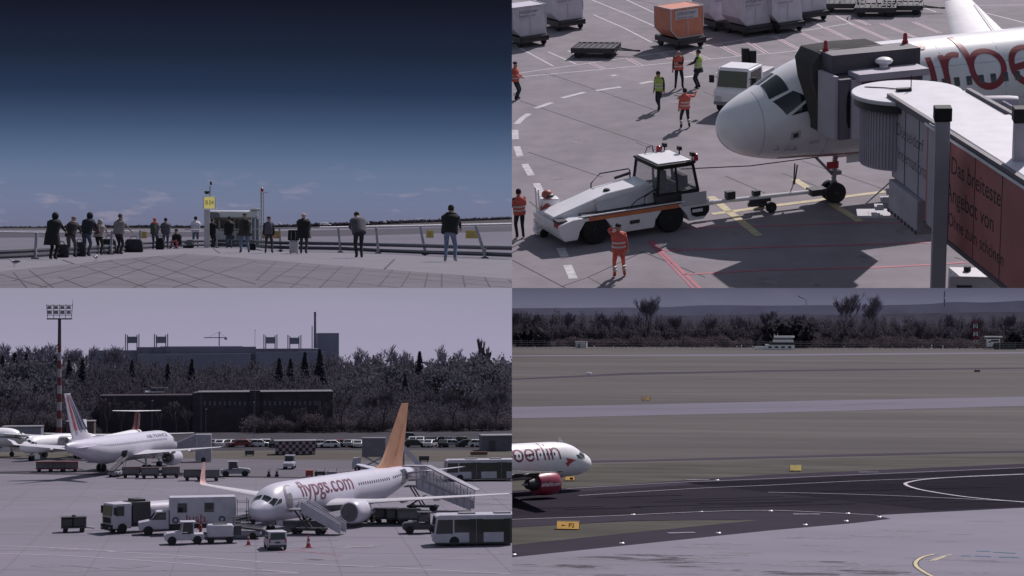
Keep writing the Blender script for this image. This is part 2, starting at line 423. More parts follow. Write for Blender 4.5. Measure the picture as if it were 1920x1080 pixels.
def windows(P, s, d0, d1, step=.53, phi=68, m=None):
    me = None; d = d0
    while d < d1:
        mb = MB(); skin_patch(P, [(d, s * (phi - 4.6)), (d + .23, s * (phi - 4.6)), (d + .23, s * (phi + 4.6)), (d, s * (phi + 4.6))], None, "", mb=mb, n=3, off=.018)
        mb.build("cabin_window", m or GLASS, P.root); d += step
def wrap(P, s, vs, fs, d0, phi0, off=.016, r=2.0):
    """lettering (x along reading direction, y up) laid on the side of the fuselage; s = 1 port"""
    bm = bmesh.new(); bv = [bm.verts.new(v) for v in vs]
    for f in fs:
        try: bm.faces.new([bv[i] for i in f])
        except ValueError: pass
    ys = [v.y for v in vs]; y = min(ys) + .12
    while y < max(ys):
        bmesh.ops.bisect_plane(bm, geom=bm.verts[:] + bm.edges[:] + bm.faces[:], plane_co=(0, y, 0), plane_no=(0, 1, 0)); y += .12
    bm.verts.index_update()
    out = [P.surf(d0 + s * v.co.x, s * (phi0 - v.co.y / r), off) for v in bm.verts]; of = [tuple(q.index for q in f.verts) for f in bm.faces]
    bm.free(); return out, of
def arc(cx, cy, rx, ry, a0, a1, n=28):
    return [(cx + rx * math.cos(R(a0 + (a1 - a0) * i / n)), cy + ry * math.sin(R(a0 + (a1 - a0) * i / n))) for i in range(n + 1)]
# hand-drawn round script: letter strokes in units of the x-height
SCRIPT = {'a': (1.25, [arc(.5, .5, .46, .46, 20, 340), [(1.0, 1.0), (.98, .3), (1.12, .0)]]),
          'i': (.45, [[(.18, .95), (.2, 0)], arc(.16, 1.38, .06, .06, 0, 360, 12)]),
          'r': (.75, [[(.12, .98), (.14, 0)], arc(.5, .5, .36, .46, 180, 65)]),
          'b': (1.3, [[(.02, 1.72), (.12, 1.05), (.16, .55)], arc(.64, .5, .48, .48, 0, 360, 36)]),
          'e': (1.2, [arc(.56, .5, .48, .48, 330, 8, 30), [(1.03, .56), (.1, .42)]]),
          'l': (.42, [[(.1, 1.75), (.2, 0)]]),
          'n': (1.15, [[(.12, .98), (.15, 0)], arc(.56, .52, .4, .46, 180, 20), [(.94, .66), (1.0, 0)]])}
def strokes(word, size, w):
    vs, fs, x = [], [], 0.0
    for ch in word:
        adv, st = SCRIPT[ch]
        for ln in st:
            if len(ln) < 5: ln = [tuple(Vector(ln[i]).lerp(Vector(ln[i + 1]), t / 6)) for i in range(len(ln) - 1) for t in range(6)] + [ln[-1]]
            pts = [Vector(((x + a) * size, b * size, 0)) for a, b in ln]; o = len(vs)
            closed = (pts[0] - pts[-1]).length < 1e-4
            for i, q in enumerate(pts):
                d = (pts[min(i + 1, len(pts) - 1)] - pts[max(i - 1, 0)]).normalized()
                if closed and i in (0, len(pts) - 1): d = (pts[1] - pts[-2]).normalized()
                nn = Vector((-d.y, d.x, 0)) * w / 2; vs += [q + nn, q - nn]
            fs += [(o + 2 * i, o + 2 * i + 1, o + 2 * i + 3, o + 2 * i + 2) for i in range(len(pts) - 1)]
        x += adv
    return vs, fs

# ------------------------------------------------------------------ people
def two_bone(a, b, l1, l2, hint):
    a = Vector(a); b = Vector(b); d = b - a; L = min(d.length, (l1 + l2) * .995); d.normalize()
    x = (l1 * l1 - l2 * l2 + L * L) / (2 * L); h = math.sqrt(max(l1 * l1 - x * x, 0)); hv = Vector(hint); hv = (hv - d * hv.dot(d)).normalized()
    return a + d * x + hv * h, a + d * L
SKIN = mat("skin", (0.42, 0.25, 0.2), 0.6)
HAIR = {}
def cloth(name, rgb): return mat("cloth_" + name, rgb, 0.85, var=.22, scale=7, bump=.3)
CL = {}
def person(place, p, rz, label, top, legs, shoes=None, hair=None, lean=0, head=0, arms=('rest', 'rest'), feet=((-.1, .02), (.1, -.02)), h=1.75, coat=0.0, hat=None,
           hood=False, vest=None, stripes=False, legstripe=False, turn=0, bulk=1.0, sit=False, eyes=False, group=None, puff=False, bald=False, cuffs=None, fur=None):
    """faces +y; built at 1.75 m and scaled"""
    root = thing(place, "person", label, "person", p, rz, group, h / 1.75)
    shoes = shoes or BLACK; hair = hair or cloth("dark_hair", (.02, .017, .015))
    pz = .93 if not sit else .3
    ML = Matrix.Translation((0, 0, pz)) @ Matrix.Rotation(R(-lean), 4, 'X')
    up = lambda x, y, z: ML @ Vector((x, y, z - .93))
    V, Ed, Rd, Tg = [], [], [], []      # vertices, edges, radii, tags
    def nv(q, r, t, par=None):
        V.append(Vector(q)); Rd.append(r); Tg.append(t)
        if par is not None: Ed.append((par, len(V) - 1))
        return len(V) - 1
    pel = nv((0, 0, pz), .135, 1); wa = nv(up(0, 0, 1.1), .13, 0, pel); ch = nv(up(0, 0, 1.3), .14, 0, wa); nk = nv(up(0, .01, 1.47), .066, 2, ch)
    HM = ML @ Matrix.Translation((0, .01, 1.5 - .93)) @ Matrix.Rotation(R(turn), 4, 'Z') @ Matrix.Rotation(R(lean * .6 - head), 4, 'X')
    hp = lambda x, y, z: HM @ Vector((x, y, z))
    h0 = nv(hp(0, .015, .07), .078, 2, nk); h1 = nv(hp(0, .01, .15), .088, 2, h0); nv(hp(0, .0, .2), .07, 2, h1); nv(hp(0, .108, .105), .012, 2, h0)
    hands = []
    for s, kind in zip((-1, 1), arms):
        sh = up(s * .185, 0, 1.41)
        tgt = {'rest': (s * .27, .03, .80), 'rail': (s * .22, .52, 1.02), 'raillow': (s * .16, .58, 1.0), 'pocket': (s * .24, .1, .9), 'phone': (s * .13, .09, 1.6), 'talk': (s * .2, .4, 1.1), 'fold': (-s * .08, .22, 1.2),
               'raised': (s * .55, .3, 1.5), 'eyes': (s * .08, .16, 1.58), 'hips': (s * .24, .04, .98), 'lap': (s * .12, .35, pz + .15), 'front': (s * .1, .3, 1.05), 'chest': (s * .05, .28, 1.28), 'back': (s * .1, -.2, .9)}[kind]
        tgt = up(*tgt) if kind in ('phone', 'fold', 'eyes', 'chest', 'rest', 'pocket', 'hips', 'raised') else Vector(tgt)
        hint = {'phone': (s * .6, .5, -.6), 'rest': (s * .4, -1, 0), 'raised': (s * .2, -.4, -1), 'hips': (s, -.5, 0), 'fold': (s * .7, .2, -1), 'eyes': (s * .8, .4, -.7)}.get(kind, (s * .6, -.5, -.6))
        el, hd = two_bone(sh, tgt, .29, .26, hint)
        a = nv(sh, .078, 0, ch); b = nv(sh.lerp(el, .5), .062, 0, a); e = nv(el, .052, 0, b); w = nv(el.lerp(hd, .92), .036, 0, e)
        d = (hd - el).normalized(); palm = nv(hd + d * .05, .034, 3, w); side = d.cross(Vector((0, 0, 1)) if abs(d.z) < .8 else Vector((0, 1, 0))).normalized(); nrm = side.cross(d)
        curl = -nrm if nrm.z > 0 else nrm
        if kind in ('rest', 'pocket'): curl = Vector((0, 1, 0)); curl = (curl - d * curl.dot(d)).normalized(); side = d.cross(curl).normalized()
        for q in range(4):
            o = side * (q - 1.5) * .019; ln = (.062, .075, .07, .055)[q]; r0 = hd + d * .075 + o
            f1 = nv(r0, .0095, 3, palm); f2 = nv(r0 + d * ln * .5 + curl * .008, .0085, 3, f1); nv(r0 + d * ln * .85 + curl * ln * .5, .0075, 3, f2)
        t1 = nv(hd + d * .03 + side * .036 + curl * .01, .010, 3, palm); nv(hd + d * .065 + side * .05 + curl * .03, .0085, 3, t1)
        hands.append(hd + d * .06)
    kn = []
    for s, ft in zip((-1, 1), feet):
        hip = Vector((s * .095, 0, pz - .05)); ank = Vector((ft[0], ft[1], .09)) if not sit else Vector((s * .2, .35, .08))
        k_, an = two_bone(hip, ank, .44, .42, (s * .1, 1, .6 if sit else 0)); an = ank
        a = nv(hip, .105, 1, pel); b = nv(hip.lerp(k_, .5), .088, 1, a); kk = nv(k_, .068, 1, b); cf = nv(k_.lerp(an, .4), .062, 1, kk); ak = nv(an, .048, 1, cf)
        hl = nv((an.x, an.y - .03, .045), .04, 4, ak); nv((an.x + s * .03, an.y + .15, .035), .036, 4, ak)
    me = bpy.data.meshes.new("body_cage"); me.from_pydata(V, Ed, []); ob = bpy.data.objects.new("body_cage", me); col.objects.link(ob)
    sk = ob.modifiers.new("s", 'SKIN'); sk.use_smooth_shade = True
    for i, q in enumerate(me.skin_vertices[0].data): r = Rd[i]; q.radius = (r, r); q.use_root = (i == 0)
    sb = ob.modifiers.new("u", 'SUBSURF'); sb.levels = 1; sb.render_levels = 1
    dg = bpy.context.evaluated_depsgraph_get(); bme = bpy.data.meshes.new_from_object(ob.evaluated_get(dg))
    bpy.data.objects.remove(ob); bpy.data.meshes.remove(me)
    bme.name = "body"
    for q in (top, legs, SKIN, shoes): bme.materials.append(q)
    remap = {0: 0, 1: 1, 2: 2, 3: 2, 4: 3}
    segs = [(V[a], V[b], Tg[b]) for a, b in Ed]
    for f in bme.polygons:
        best = None
        for a, b, t in segs:
            ab = b - a; u = max(0, min(1, (f.center - a).dot(ab) / max(ab.length_squared, 1e-9))); dd = (f.center - (a + ab * u)).length
            if best is None or dd < best[0]: best = (dd, t)
        f.material_index = remap[best[1]]; f.use_smooth = True
    body = bpy.data.objects.new("body", bme); col.objects.link(body); body.parent = root
    # jacket shell over the trunk
    def shell(rings, m, nm, par=root, open_=True):
        mb = MB(); mb.loft([[up(rx * math.cos(2 * PI * j / 20), cy + ry * math.sin(2 * PI * j / 20), z) for j in range(20)] for z, rx, ry, cy in rings], cap=True)
        return mb.build(nm, m, par, ang=60)
    b = bulk
    tr = [(.86, .19 * b, .15 * b, 0), (.97, .195 * b, .155 * b, 0), (1.12, .185 * b, .145 * b, 0), (1.28, .215 * b, .155 * b, 0), (1.38, .215 * b, .14 * b, -.01), (1.45, .15, .1, -.01), (1.5, .075, .075, 0)]
    if not sit or True:
        j = shell(tr, vest or top, "vest" if vest else "jacket")
        if puff:
            for z in (.95, 1.05, 1.15, 1.25, 1.34):
                pass
        if stripes:
            for z in (1.0, 1.13):
                rx, ry = (.197 * b, .157 * b) if z < 1.05 else (.189 * b, .149 * b)
                shell([(z, rx + .005, ry + .005, 0), (z + .055, rx + .005, ry + .006, 0)], mat("reflective_tape", (.55, .54, .52), .4), "reflective_stripe", j)
    if coat:
        mb = MB(); zb = .88 - coat
        mb.loft([[(rx * math.cos(2 * PI * q / 20), ry * math.sin(2 * PI * q / 20) + cy, z) for q in range(20)] for z, rx, ry, cy in ((zb, .25 * b, .2 * b, 0), (.75, .225 * b, .18 * b, 0), (.95, .2 * b, .16 * b, 0))])
        mb.build("coat_skirt", top, root, ang=60)
    if legstripe:
        mb = MB()
        for s, ft in zip((-1, 1), feet):
            for z in (.22, .32): mb.tube([(ft[0] * .98, ft[1], z), (ft[0] * .98, ft[1], z + .05)], .074, 12)
        mb.build("reflective_band", mat("reflective_tape", (.55, .54, .52), .4), root)
    if hood:
        mb = MB(); mb.ball(0, 0, 0, .125, .135, .15, 14, 10); mb.v = [hp(v.x, v.y - .02, v.z + .115) for v in mb.v]
        mb.build("hood", top, root, ang=70)
    elif not bald:
        mb = MB()
        if hat: mb.ball(0, 0, 0, .104, .112, .075, 14, 8); mb.v = [hp(v.x, v.y + .0, max(v.z, -.02) + .19) for v in mb.v]
        else: mb.ball(0, 0, 0, .097, .104, .1, 14, 10); mb.v = [hp(v.x, v.y - .018 - (.02 if v.z < .0 else 0), max(v.z, -.085) + .165) for v in mb.v]
        o = mb.build("cap" if hat else "hair", hat or hair, root, ang=70)
    if fur:
        mb = MB(); pts = [up(.13 * math.cos(t * PI / 6), .12 * math.sin(t * PI / 6), 1.47 + .03 * math.sin(t * PI / 6)) for t in range(13)]
        mb.tube(pts, .05, 8); mb.build("fur_collar", fur, root, ang=70)
    mb = MB()
    for s in (-1, 1): mb.ball(s * .086, 0.0, 0, .014, .03, .035, 6, 5)
    mb.v = [hp(v.x, v.y, v.z + .11) for v in mb.v]
    if not hood: mb.build("ears", SKIN, root)
    if eyes:
        mb = MB()
        for s in (-1, 1): mb.ball(s * .034, .088, .13, .013, .008, .009, 8, 5)
        mb.ball(0, .092, .052, .027, .006, .007, 8, 5)
        mb.v = [hp(*v) for v in mb.v]; mb.build("eyes_and_mouth", cloth("dark_hair", (.02, .017, .015)), root)
    root_hands = [root.matrix_world @ q for q in hands]
    return root, up, hands
def backpack(place, pr, label, m, w=.32, hgt=.45, zc=1.2, cat="backpack", name="backpack"):
    root, up, _ = pr
    mb = MB(); rings = []
    for z, k in ((0, .8), (.04, .97), (hgt * .5, 1), (hgt * .85, .92), (hgt, .6)):
        rings.append([up(w / 2 * k * math.copysign(abs(math.cos(t)) ** .5, math.cos(t)), -.27 + .1 * k * math.copysign(abs(math.sin(t)) ** .5, math.sin(t)), zc - hgt / 2 + z) for t in [2 * PI * j / 16 for j in range(16)]])
    mb.loft(rings)
    o = mb.build(name, m); o.matrix_world = root.matrix_world.copy(); place.objs.append(o); tag(o, label, cat)
    mb = MB()
    for s in (-1, 1): mb.tube([up(s * .1, -.2, zc + .18), up(s * .12, -.06, 1.5), up(s * .12, .14, 1.4), up(s * .14, .15, 1.2), up(s * .15, -.1, zc - .15)], .018, 6)
    mb.tube([up(-.04, -.24, zc + hgt / 2), up(0, -.24, zc + hgt / 2 + .05), up(.04, -.24, zc + hgt / 2)], .012, 6)
    mb.build("strap", m, o)
    mb = MB(); q = up(0, -.39, zc - .06)
    mb.loft([[up(a * w * .36, -.36, zc - .18), up(a * w * .36, -.36, zc + .02), up(a * w * .32, -.40, zc + .0), up(a * w * .32, -.40, zc - .16)] for a in (-1, 1)])
    mb.build("pocket", m, o)
    return o
# ================================================================== the aircraft stand (upper right)
S = STAND
CONC = mat("apron_concrete", c(131, 124, 132), 0.85, var=.10, scale=.9, var2=.12, scale2=.09, spec=.2)
LINEW = mat("white_line_paint", (.46, .44, .47), .7, var=.2, scale=3)
LINEY = mat("yellow_line_paint", (.46, .39, .25), .7, var=.2, scale=3)
JOINT = mat("joint_sealant", (.05, .046, .055), .9)
mb = MB(); mb.quad(S.g(900, 640), S.g(2000, 640), S.g(2000, -60), S.g(900, -60)); structure(S, mb, "apron_ground", CONC)
def z3(x, y): return (960 + x / 4, y / 4)
def z4(x, y): return (1440 + x / 4, y / 4)
def z5(x, y): return (960 + x / 4, 270 + y / 4)
def z6(x, y): return (1440 + x / 4, 270 + y / 4)
def lines(name, m, segs, w, z):
    mb = MB()
    for sgm in segs: ribbon(mb, [S.g(*q) for q in sgm], w, z)
    structure(S, mb, name, m)
lines("dashed_line_marking", LINEW, [[z3(745, 570), z3(782, 562)], [z3(960, 628), z3(1055, 610)], [z3(630, 680), z3(815, 652)], [z3(375, 735), z3(545, 692)], [z3(175, 812), z3(300, 770)],
      [z3(35, 930), z3(80, 885), z3(128, 853)], [z3(26, 1045), z3(22, 975)], [z5(60, 92), z5(35, 18)], [z5(145, 237), z5(95, 150)], [z5(232, 392), z5(182, 295)], [z5(395, 845), z5(365, 780)],
      [z5(460, 1010), z5(415, 908)], [z3(1290, 580), z3(1370, 570)], [z3(1535, 548), z3(1620, 533)], [z3(1800, 505), z3(1910, 497)]], .32, .006)
seg = [[z3(50, 550), z3(640, 465), z3(1200, 385), z3(1910, 272)], [z3(50, 578), z3(900, 500), z3(1910, 402)], [z4(0, 405), z4(470, 350), z4(1290, 268)]]
for a in ([(600, 0), (860, 105), (1110, 215)], [(610, 110), (850, 215)], [(850, 215), (1050, 320)], [(860, 0), (1100, 112)], [(0, 330), (310, 497)], [(480, 165), (530, 195)], [(270, 390), (480, 480)], [(420, 380), (500, 420)]):
    seg.append([z3(*q) for q in a])
for a in ([(40, 0), (420, 210)], [(300, 10), (640, 185)], [(1120, 40), (1260, 90)], [(0, 275), (620, 175)], [(1640, 100), (1920, 170)], [(1740, 225), (1920, 200)], [(1540, 40), (1920, 38)]): seg.append([z4(*q) for q in a])
lines("stand_line_marking", LINEW, seg, .13, .006)
seg = []
for a, b in (((870, 440), (965, 490)), ((590, 475), (690, 517)), ((1110, 400), (1200, 448)), ((1340, 390), (1470, 442)), ((1545, 335), (1710, 422)), ((1755, 305), (1910, 400))):
    for o in (0, 32): seg.append([z3(a[0] + o - 16, a[1]), z3(b[0] + o - 16, b[1])])
for a, b in (((40, 272), (240, 375)), ((230, 240), (470, 350)), ((420, 205), (680, 330)), ((620, 178), (910, 305)), ((850, 178), (1110, 285)), ((1090, 165), (1290, 250)), ((390, 40), (490, 90)), ((620, 130), (760, 190))):
    for o in (0, 26): seg.append([z4(a[0] + o - 13, a[1]), z4(b[0] + o - 13, b[1])])
lines("hatched_line_marking", mat("pale_pink_line", (.44, .33, .38), .7), seg, .11, .009)
lines("red_line_marking", PINK, [[z5(1040, 725), z5(1410, 1085)], [z5(1290, 980), z6(0, 945), z6(740, 930), z6(1230, 905), z6(1600, 880)], [z5(1100, 800), z6(0, 775), z6(1220, 740)], [z6(1310, 735), z6(1600, 715)], [z5(1300, 630), z6(0, 615), z6(870, 585)], [z6(900, 600), z6(1240, 570)]], .16, .009)
lines("red_line_marking", PINK, [[z5(1020, 730), z5(1360, 1085)]], .1, .009)
lines("yellow_line_marking", LINEY, [[z5(1500, 527), z6(0, 470), z6(880, 358)], [z5(1490, 395), z5(1850, 690)], [z6(200, 265), z6(345, 362)], [z6(470, 445), z6(690, 582)]], .34, .012)
seg = []
for a in ([(60, 755), (800, 1010), (1100, 1110)], [(310, 565), (1100, 835)], [(940, 0), (1190, 60)], [(1440, 690), (1560, 740)], [(250, 550), (320, 575)]): seg.append([z3(*q) for q in a])
for a in ([(930, -10), (1200, 90)], [(120, 60), (680, 250)], [(130, 430), (300, 570)], [(370, 1070), (570, 1000), (680, 1060)], [(570, 1000), (970, 815)], [(970, 805), (1450, 1000)], [(0, 870), (400, 1080)], [(1600, 240), (1900, 370)]): seg.append([z5(*q) for q in a])
for a in ([(250, 125), (900, 350)], [(110, 220), (400, 330)], [(1400, 850), (1900, 1020)]): seg.append([z6(*q) for q in a])
lines("slab_joint", JOINT, seg, .05, .004)
STAIN = mat("oil_stain", c(119, 112, 120), .8, var=.3, scale=2)
mb = MB(); random.seed(4)
for _ in range(46):
    q = S.g(random.uniform(960, 1920), random.uniform(20, 540), .003); r = random.uniform(.1, .5); k = 11
    mb.quad(*[(q.x + r * random.uniform(.6, 1.2) * math.cos(2 * PI * i / k), q.y + r * random.uniform(.5, 1.6) * math.sin(2 * PI * i / k), .003) for i in range(k)])
structure(S, mb, "oil_stain", STAIN)

# --- the airliner at the gate
AH = R(203); hx, hy = math.cos(AH), math.sin(AH); G = S.g(1566, 377)
NZ = Vector((G.x + 5.07 * hx, G.y + 5.07 * hy, 0))
P2 = aircraft(S, "airliner", "white airliner at the gate with red lettering and its nose joined to a towbar", NZ, AH, main=None, zc=4.12, k=1.06, eng=False, sides=(-1,), belly_from=161)
cockpit(P2, 1.06); DR = mat("livery_red", (.27, .035, .05), .45)
windows(P2, 1, 7.6, 18, .53, 70)
vs, fs = strokes("airb", 1.42, .25); vs2, fs2 = strokes("e", 1.42, .25)
def livery(P, word, size, w, d0, phi0, s, m, name="lettering"):
    vs, fs = strokes(word, size, w); v, f = wrap(P, s, vs, fs, d0, R(phi0)); mb = MB(); mb.add(v, f); return mb.build(name, m, P.root, smooth=False)
livery(P2, "airberlin", 1.45, .25, 6.25, 79, 1, DR)
mb = MB()                                   # red belly line
for i in range(24):
    d0, d1 = 2.2 + i * .5, 2.7 + i * .5
    for s in (1, -1): skin_patch(P2, [(d0, s * 150), (d1, s * 150), (d1, s * 156), (d0, s * 156)], None, "", n=1, mb=mb)
mb.build("belly_stripe", DR, P2.root)
mb = MB(); skin_patch(P2, [(2.35, 99), (2.75, 99), (2.75, 110), (2.35, 110)], None, "", mb=mb, n=4); mb.build("sensor_panel", GREYW, P2.root)
mb = MB(); skin_patch(P2, [(2.45, 101.5), (2.65, 101.5), (2.65, 107.5), (2.45, 107.5)], None, "", mb=mb, n=3, off=.02); mb.build("sensor", DARK, P2.root)
mb = MB(); mb.prism([(-6.0, 5.58), (-6.35, 6.15), (-6.55, 6.15), (-6.55, 5.58)], 'y', -.03, .03); mb.build("antenna_blade", GREYW, P2.root)
mb = MB()
for d, ph in ((2.3, 120), (2.6, 122), (1.9, 118)):
    q = P2.surf(d, R(ph)); mb.tube([q, q + Vector((-.02, .12, -.1)), q + Vector((.2, .14, -.1))], .018, 6)
mb.build("pitot_probe", STEEL, P2.root)
mb = MB()
for a in (-.12, .12): mb.tube([(-3.35, a, 1.72), (-3.3, a * .6, 1.2)], .03, 6)
mb.tube([(-3.3, 0, 1.2), (-3.25, 0, .9)], .05, 6); mb.tube([(-3.25, 0, .95), (-3.1, 0, .55)], .02, 5); mb.build("drain_mast", DARK, P2.root)
mb = MB(); mb.box(-4.7, .52, 1.52, .5, .05, .28); mb.build("red_gear_flag", LAMPRED, P2.root)
# skin joints
mb = MB()
for d in (1.35, 3.9, 6.4, 8.9, 11.4, 13.9, 16.4): skin_patch(P2, [(d, 4), (d + .025, 4), (d + .025, 150), (d, 150)], None, "", n=14, mb=mb, off=.005)
for ph in (52, 92, 118): skin_patch(P2, [(3.9, ph), (18, ph), (18, ph + .5), (3.9, ph + .5)], None, "", n=20, mb=mb, off=.005)
mb.build("skin_joint", mat("skin_joint_grey", (.42, .41, .45), .5), P2.root)  # thin grey panel lines laid on the skin
mb = MB()
for d, ph, w, h in ((5.9, 112, .5, 7), (7.2, 118, .9, 12), (3.2, 118, .4, 5), (8.6, 40, .35, 4)):
    skin_patch(P2, [(d, ph), (d + w, ph), (d + w, ph + h), (d, ph + h)], None, "", n=3, mb=mb, off=.006)
mb.build("access_hatch", mat("hatch_grey", (.6, .58, .63), .4), P2.root)
# door outline on the port side
door = MB()
for q in ([(4.5, 62), (5.4, 62), (5.4, 63), (4.5, 63)], [(4.5, 62), (4.54, 62), (4.54, 112), (4.5, 112)], [(5.36, 62), (5.4, 62), (5.4, 112), (5.36, 112)]): skin_patch(P2, q, None, "", mb=door, n=4, off=.012)
door.build("door_outline", GREY, P2.root)

# --- jet bridge
BG = mat("bridge_grey", c(168, 161, 176), .55, var=.1, scale=.7); BGD = mat("bridge_dark_grey", c(92, 87, 98), .55, var=.15, scale=.8)
BROOF = mat("bridge_roof", (.62, .6, .66), .45, var=.07); BRED = mat("bridge_red", c(172, 106, 106), .6, var=.15, scale=.6)
br = thing(S, "jet_bridge", "covered passenger boarding bridge with rounded pale roof and red advertising panel, reaching the airliner's door", "boarding bridge")
ZT, ZB = 6.55, 3.75
A_ = S.g(1668, 182, ZT); B_ = S.g(1920, 345, ZT); dT = (B_ - A_).normalized(); B_ = A_ + dT * 22; nT = Vector((-dT.y, dT.x, 0))   # left edge as seen
if nT.y < 0: nT = -nT
WT = 2.75
def seg_box(t0, t1, zb, zt, m, name, w0=0.0, w1=WT, parent=br):
    mb = MB(); a, b = A_ + dT * t0, A_ + dT * t1
    mb.loft([[Vector((q.x, q.y, z)) + nT * w for w, z in ((w0, zb), (w1, zb), (w1, zt), (w0, zt))] for q in (a, b)]); return mb.build(name, m, parent, bevel=.03)
J = 4.15
inner = seg_box(0, J, ZB, ZT - .12, BG, "inner_tunnel", .12, WT - .12)
outer = seg_box(J, 24, 3.2, ZT, BRED, "outer_tunnel", -.1, WT + .1)
roof = seg_box(-.1, J, ZT - .11, ZT + .03, BROOF, "inner_roof", .05, WT - .05); roof2 = seg_box(J - .05, 24.05, ZT + .003, ZT + .1, BROOF, "outer_roof", .2, WT - .0)
mb = MB()
for w in (-.02, WT + .02):
    for z in (ZT + .02,): mb.bar(A_ + nT * w + Vector((0, 0, .02)), A_ + dT * 24 + nT * w + Vector((0, 0, .12)), .16, .22)
mb.build("roof_rail", BGD, br)
mb = MB(); mb.bar(A_ + dT * (J - .02) + nT * -.16 + Vector((0, 0, -.0)), A_ + dT * 24 + nT * -.16 + Vector((0, 0, .0)), .05, .07); mb.build("edge_trim", WHITE, br)
mb = MB()
for t in (J + .6,): mb.bar(A_ + dT * t + nT * -.14 + Vector((0, 0, -3.3)), A_ + dT * t + nT * -.14 + Vector((0, 0, .1)), .04, .5, up=dT)
# side equipment rail on the far side
mb.tube([A_ + dT * .5 + nT * (WT + .55) + Vector((0, 0, -.5)), A_ + dT * 12 + nT * (WT + .55) + Vector((0, 0, -.5))], .09, 8)
mb.tube([A_ + dT * .5 + nT * (WT + .8) + Vector((0, 0, -.15)), A_ + dT * 12 + nT * (WT + .8) + Vector((0, 0, -.15))], .05, 8)
for t in range(1, 12, 2): mb.bar(A_ + dT * t + nT * WT + Vector((0, 0, -.5)), A_ + dT * t + nT * (WT + .85) + Vector((0, 0, -.5)), .12, .12)
mb.build("cable_tray", BG, br)
mb = MB(); q = A_ + dT * .9 + nT * (WT + .5); mb.lathe([(-.9, .33), (-.6, .36), (.6, .36), (.9, .33)], (q.x, q.y, ZT - .35), 'x', 14); mb.build("ventilation_unit", BG, br)
# rotunda: round ribbed wall under a round roof
RC = A_ + nT * (WT / 2) - dT * .3 + Vector((-.62, .25, .0)); rr = 1.68
mb = MB(); ring = []
RW_ = RC + Vector((-.2, .0, 0)); rw = 1.36
for k in range(48): t = 2 * PI * k / 48; ring.append((RW_.x + rw * math.cos(t), RW_.y + rw * math.sin(t)))
mb.prism(ring, 'z', ZB + .3, ZT - .35); rot = mb.build("rotunda_wall", mat("rotunda_grey", c(182, 176, 190), .6), br)
mb = MB()
for k in range(72):
    t = 2 * PI * k / 72; mb.box(RW_.x + (rw + .01) * math.cos(t), RW_.y + (rw + .01) * math.sin(t), ZB + .35, .05, .04, ZT - ZB - .77, t)
mb.build("wall_rib", BG, rot)
mb = MB(); q = [(RC.x + (rr + .22) * math.cos(2 * PI * k / 40), RC.y + (rr + .22) * math.sin(2 * PI * k / 40)) for k in range(40)]; mb.prism(q, 'z', ZT - .13, ZT + .015)
rf = mb.build("rotunda_roof", BROOF, br, bevel=.04)
mb = MB(); mb.prism([(RC.x + (rr + .12) * math.cos(2 * PI * k / 40), RC.y + (rr + .12) * math.sin(2 * PI * k / 40)) for k in range(40)], 'z', ZT - .4, ZT - .135); mb.build("roof_gutter", DARK, br)
mb = MB(); mb.box(RC.x - .1, RC.y, ZT + .016, .5, .22, .1, .2); mb.tube([(RC.x + .15, RC.y + .1, ZT + .0), (RC.x + .15, RC.y + .1, ZT + .55)], .02, 6)
mb.tube([(RC.x, RC.y, ZT + .05), (RC.x - .8, RC.y + .5, ZT + .04), (RC.x - 1.4, RC.y + .7, ZT + .03)], .02, 5); mb.build("roof_fitting", BLACK, rf)
# cab standing against the aircraft
ax = Vector((hx, hy, 0)); pt = Vector((-hy, hx, 0))          # along the aircraft, towards its port side
D0 = NZ - ax * 4.0 + pt * 2.1                              # door foot on the skin
def cabbox(a0, a1, b0, b1, z0, z1, m, name, parent=br, bev=.03):
    mb = MB(); pts = [D0 - ax * a + pt * b for a, b in ((a0, b0), (a1, b0), (a1, b1), (a0, b1))]
    mb.prism([(q.x, q.y) for q in pts], 'z', z0, z1); return mb.build(name, m, parent, bevel=bev)
cab = cabbox(-1.0, 2.4, .85, 2.6, ZB, 6.03, BGD, "cab"); cabbox(-.9, 2.75, .45, 1.7, 6.05, 6.78, BGD, "cab_hood")
cabbox(-.35, 2.5, 1.9, 2.9, 5.95, 6.22, BG, "cab_eaves")
cabbox(-1.15, -.98, 1.0, 2.5, ZB, 6.15, BG, "corner_post"); cabbox(-.55, -.15, 2.55, 2.72, ZB, 6.0, BG, "corner_post"); cabbox(.25, .5, 2.58, 2.75, ZB, 6.0, BGD, "corner_post")
mb = MB(); q = D0 + ax * .66 + pt * 2.61
def pill(mb, o, u, w, h, off, n=12):
    pts = [o + u * (w / 2 * math.copysign(abs(math.cos(2 * PI * k / n)) ** .6, math.cos(2 * PI * k / n))) + Vector((0, 0, h / 2 * math.copysign(abs(math.sin(2 * PI * k / n)) ** .6, math.sin(2 * PI * k / n)))) + pt * off for k in range(n)]
    mb.quad(*pts)
pill(mb, D0 + ax * .5 + pt * 2.6 + Vector((0, 0, 4.9)), ax, .42, 1.5, .02); mb.build("cab_window", GLASS, cab)
mb = MB(); pill(mb, D0 + ax * 1.01 + pt * 1.7 + Vector((0, 0, 4.9)), pt, .5, 1.5, 0); mb.v = [v + ax * .02 for v in mb.v]; mb.build("cab_window", GLASS, cab)
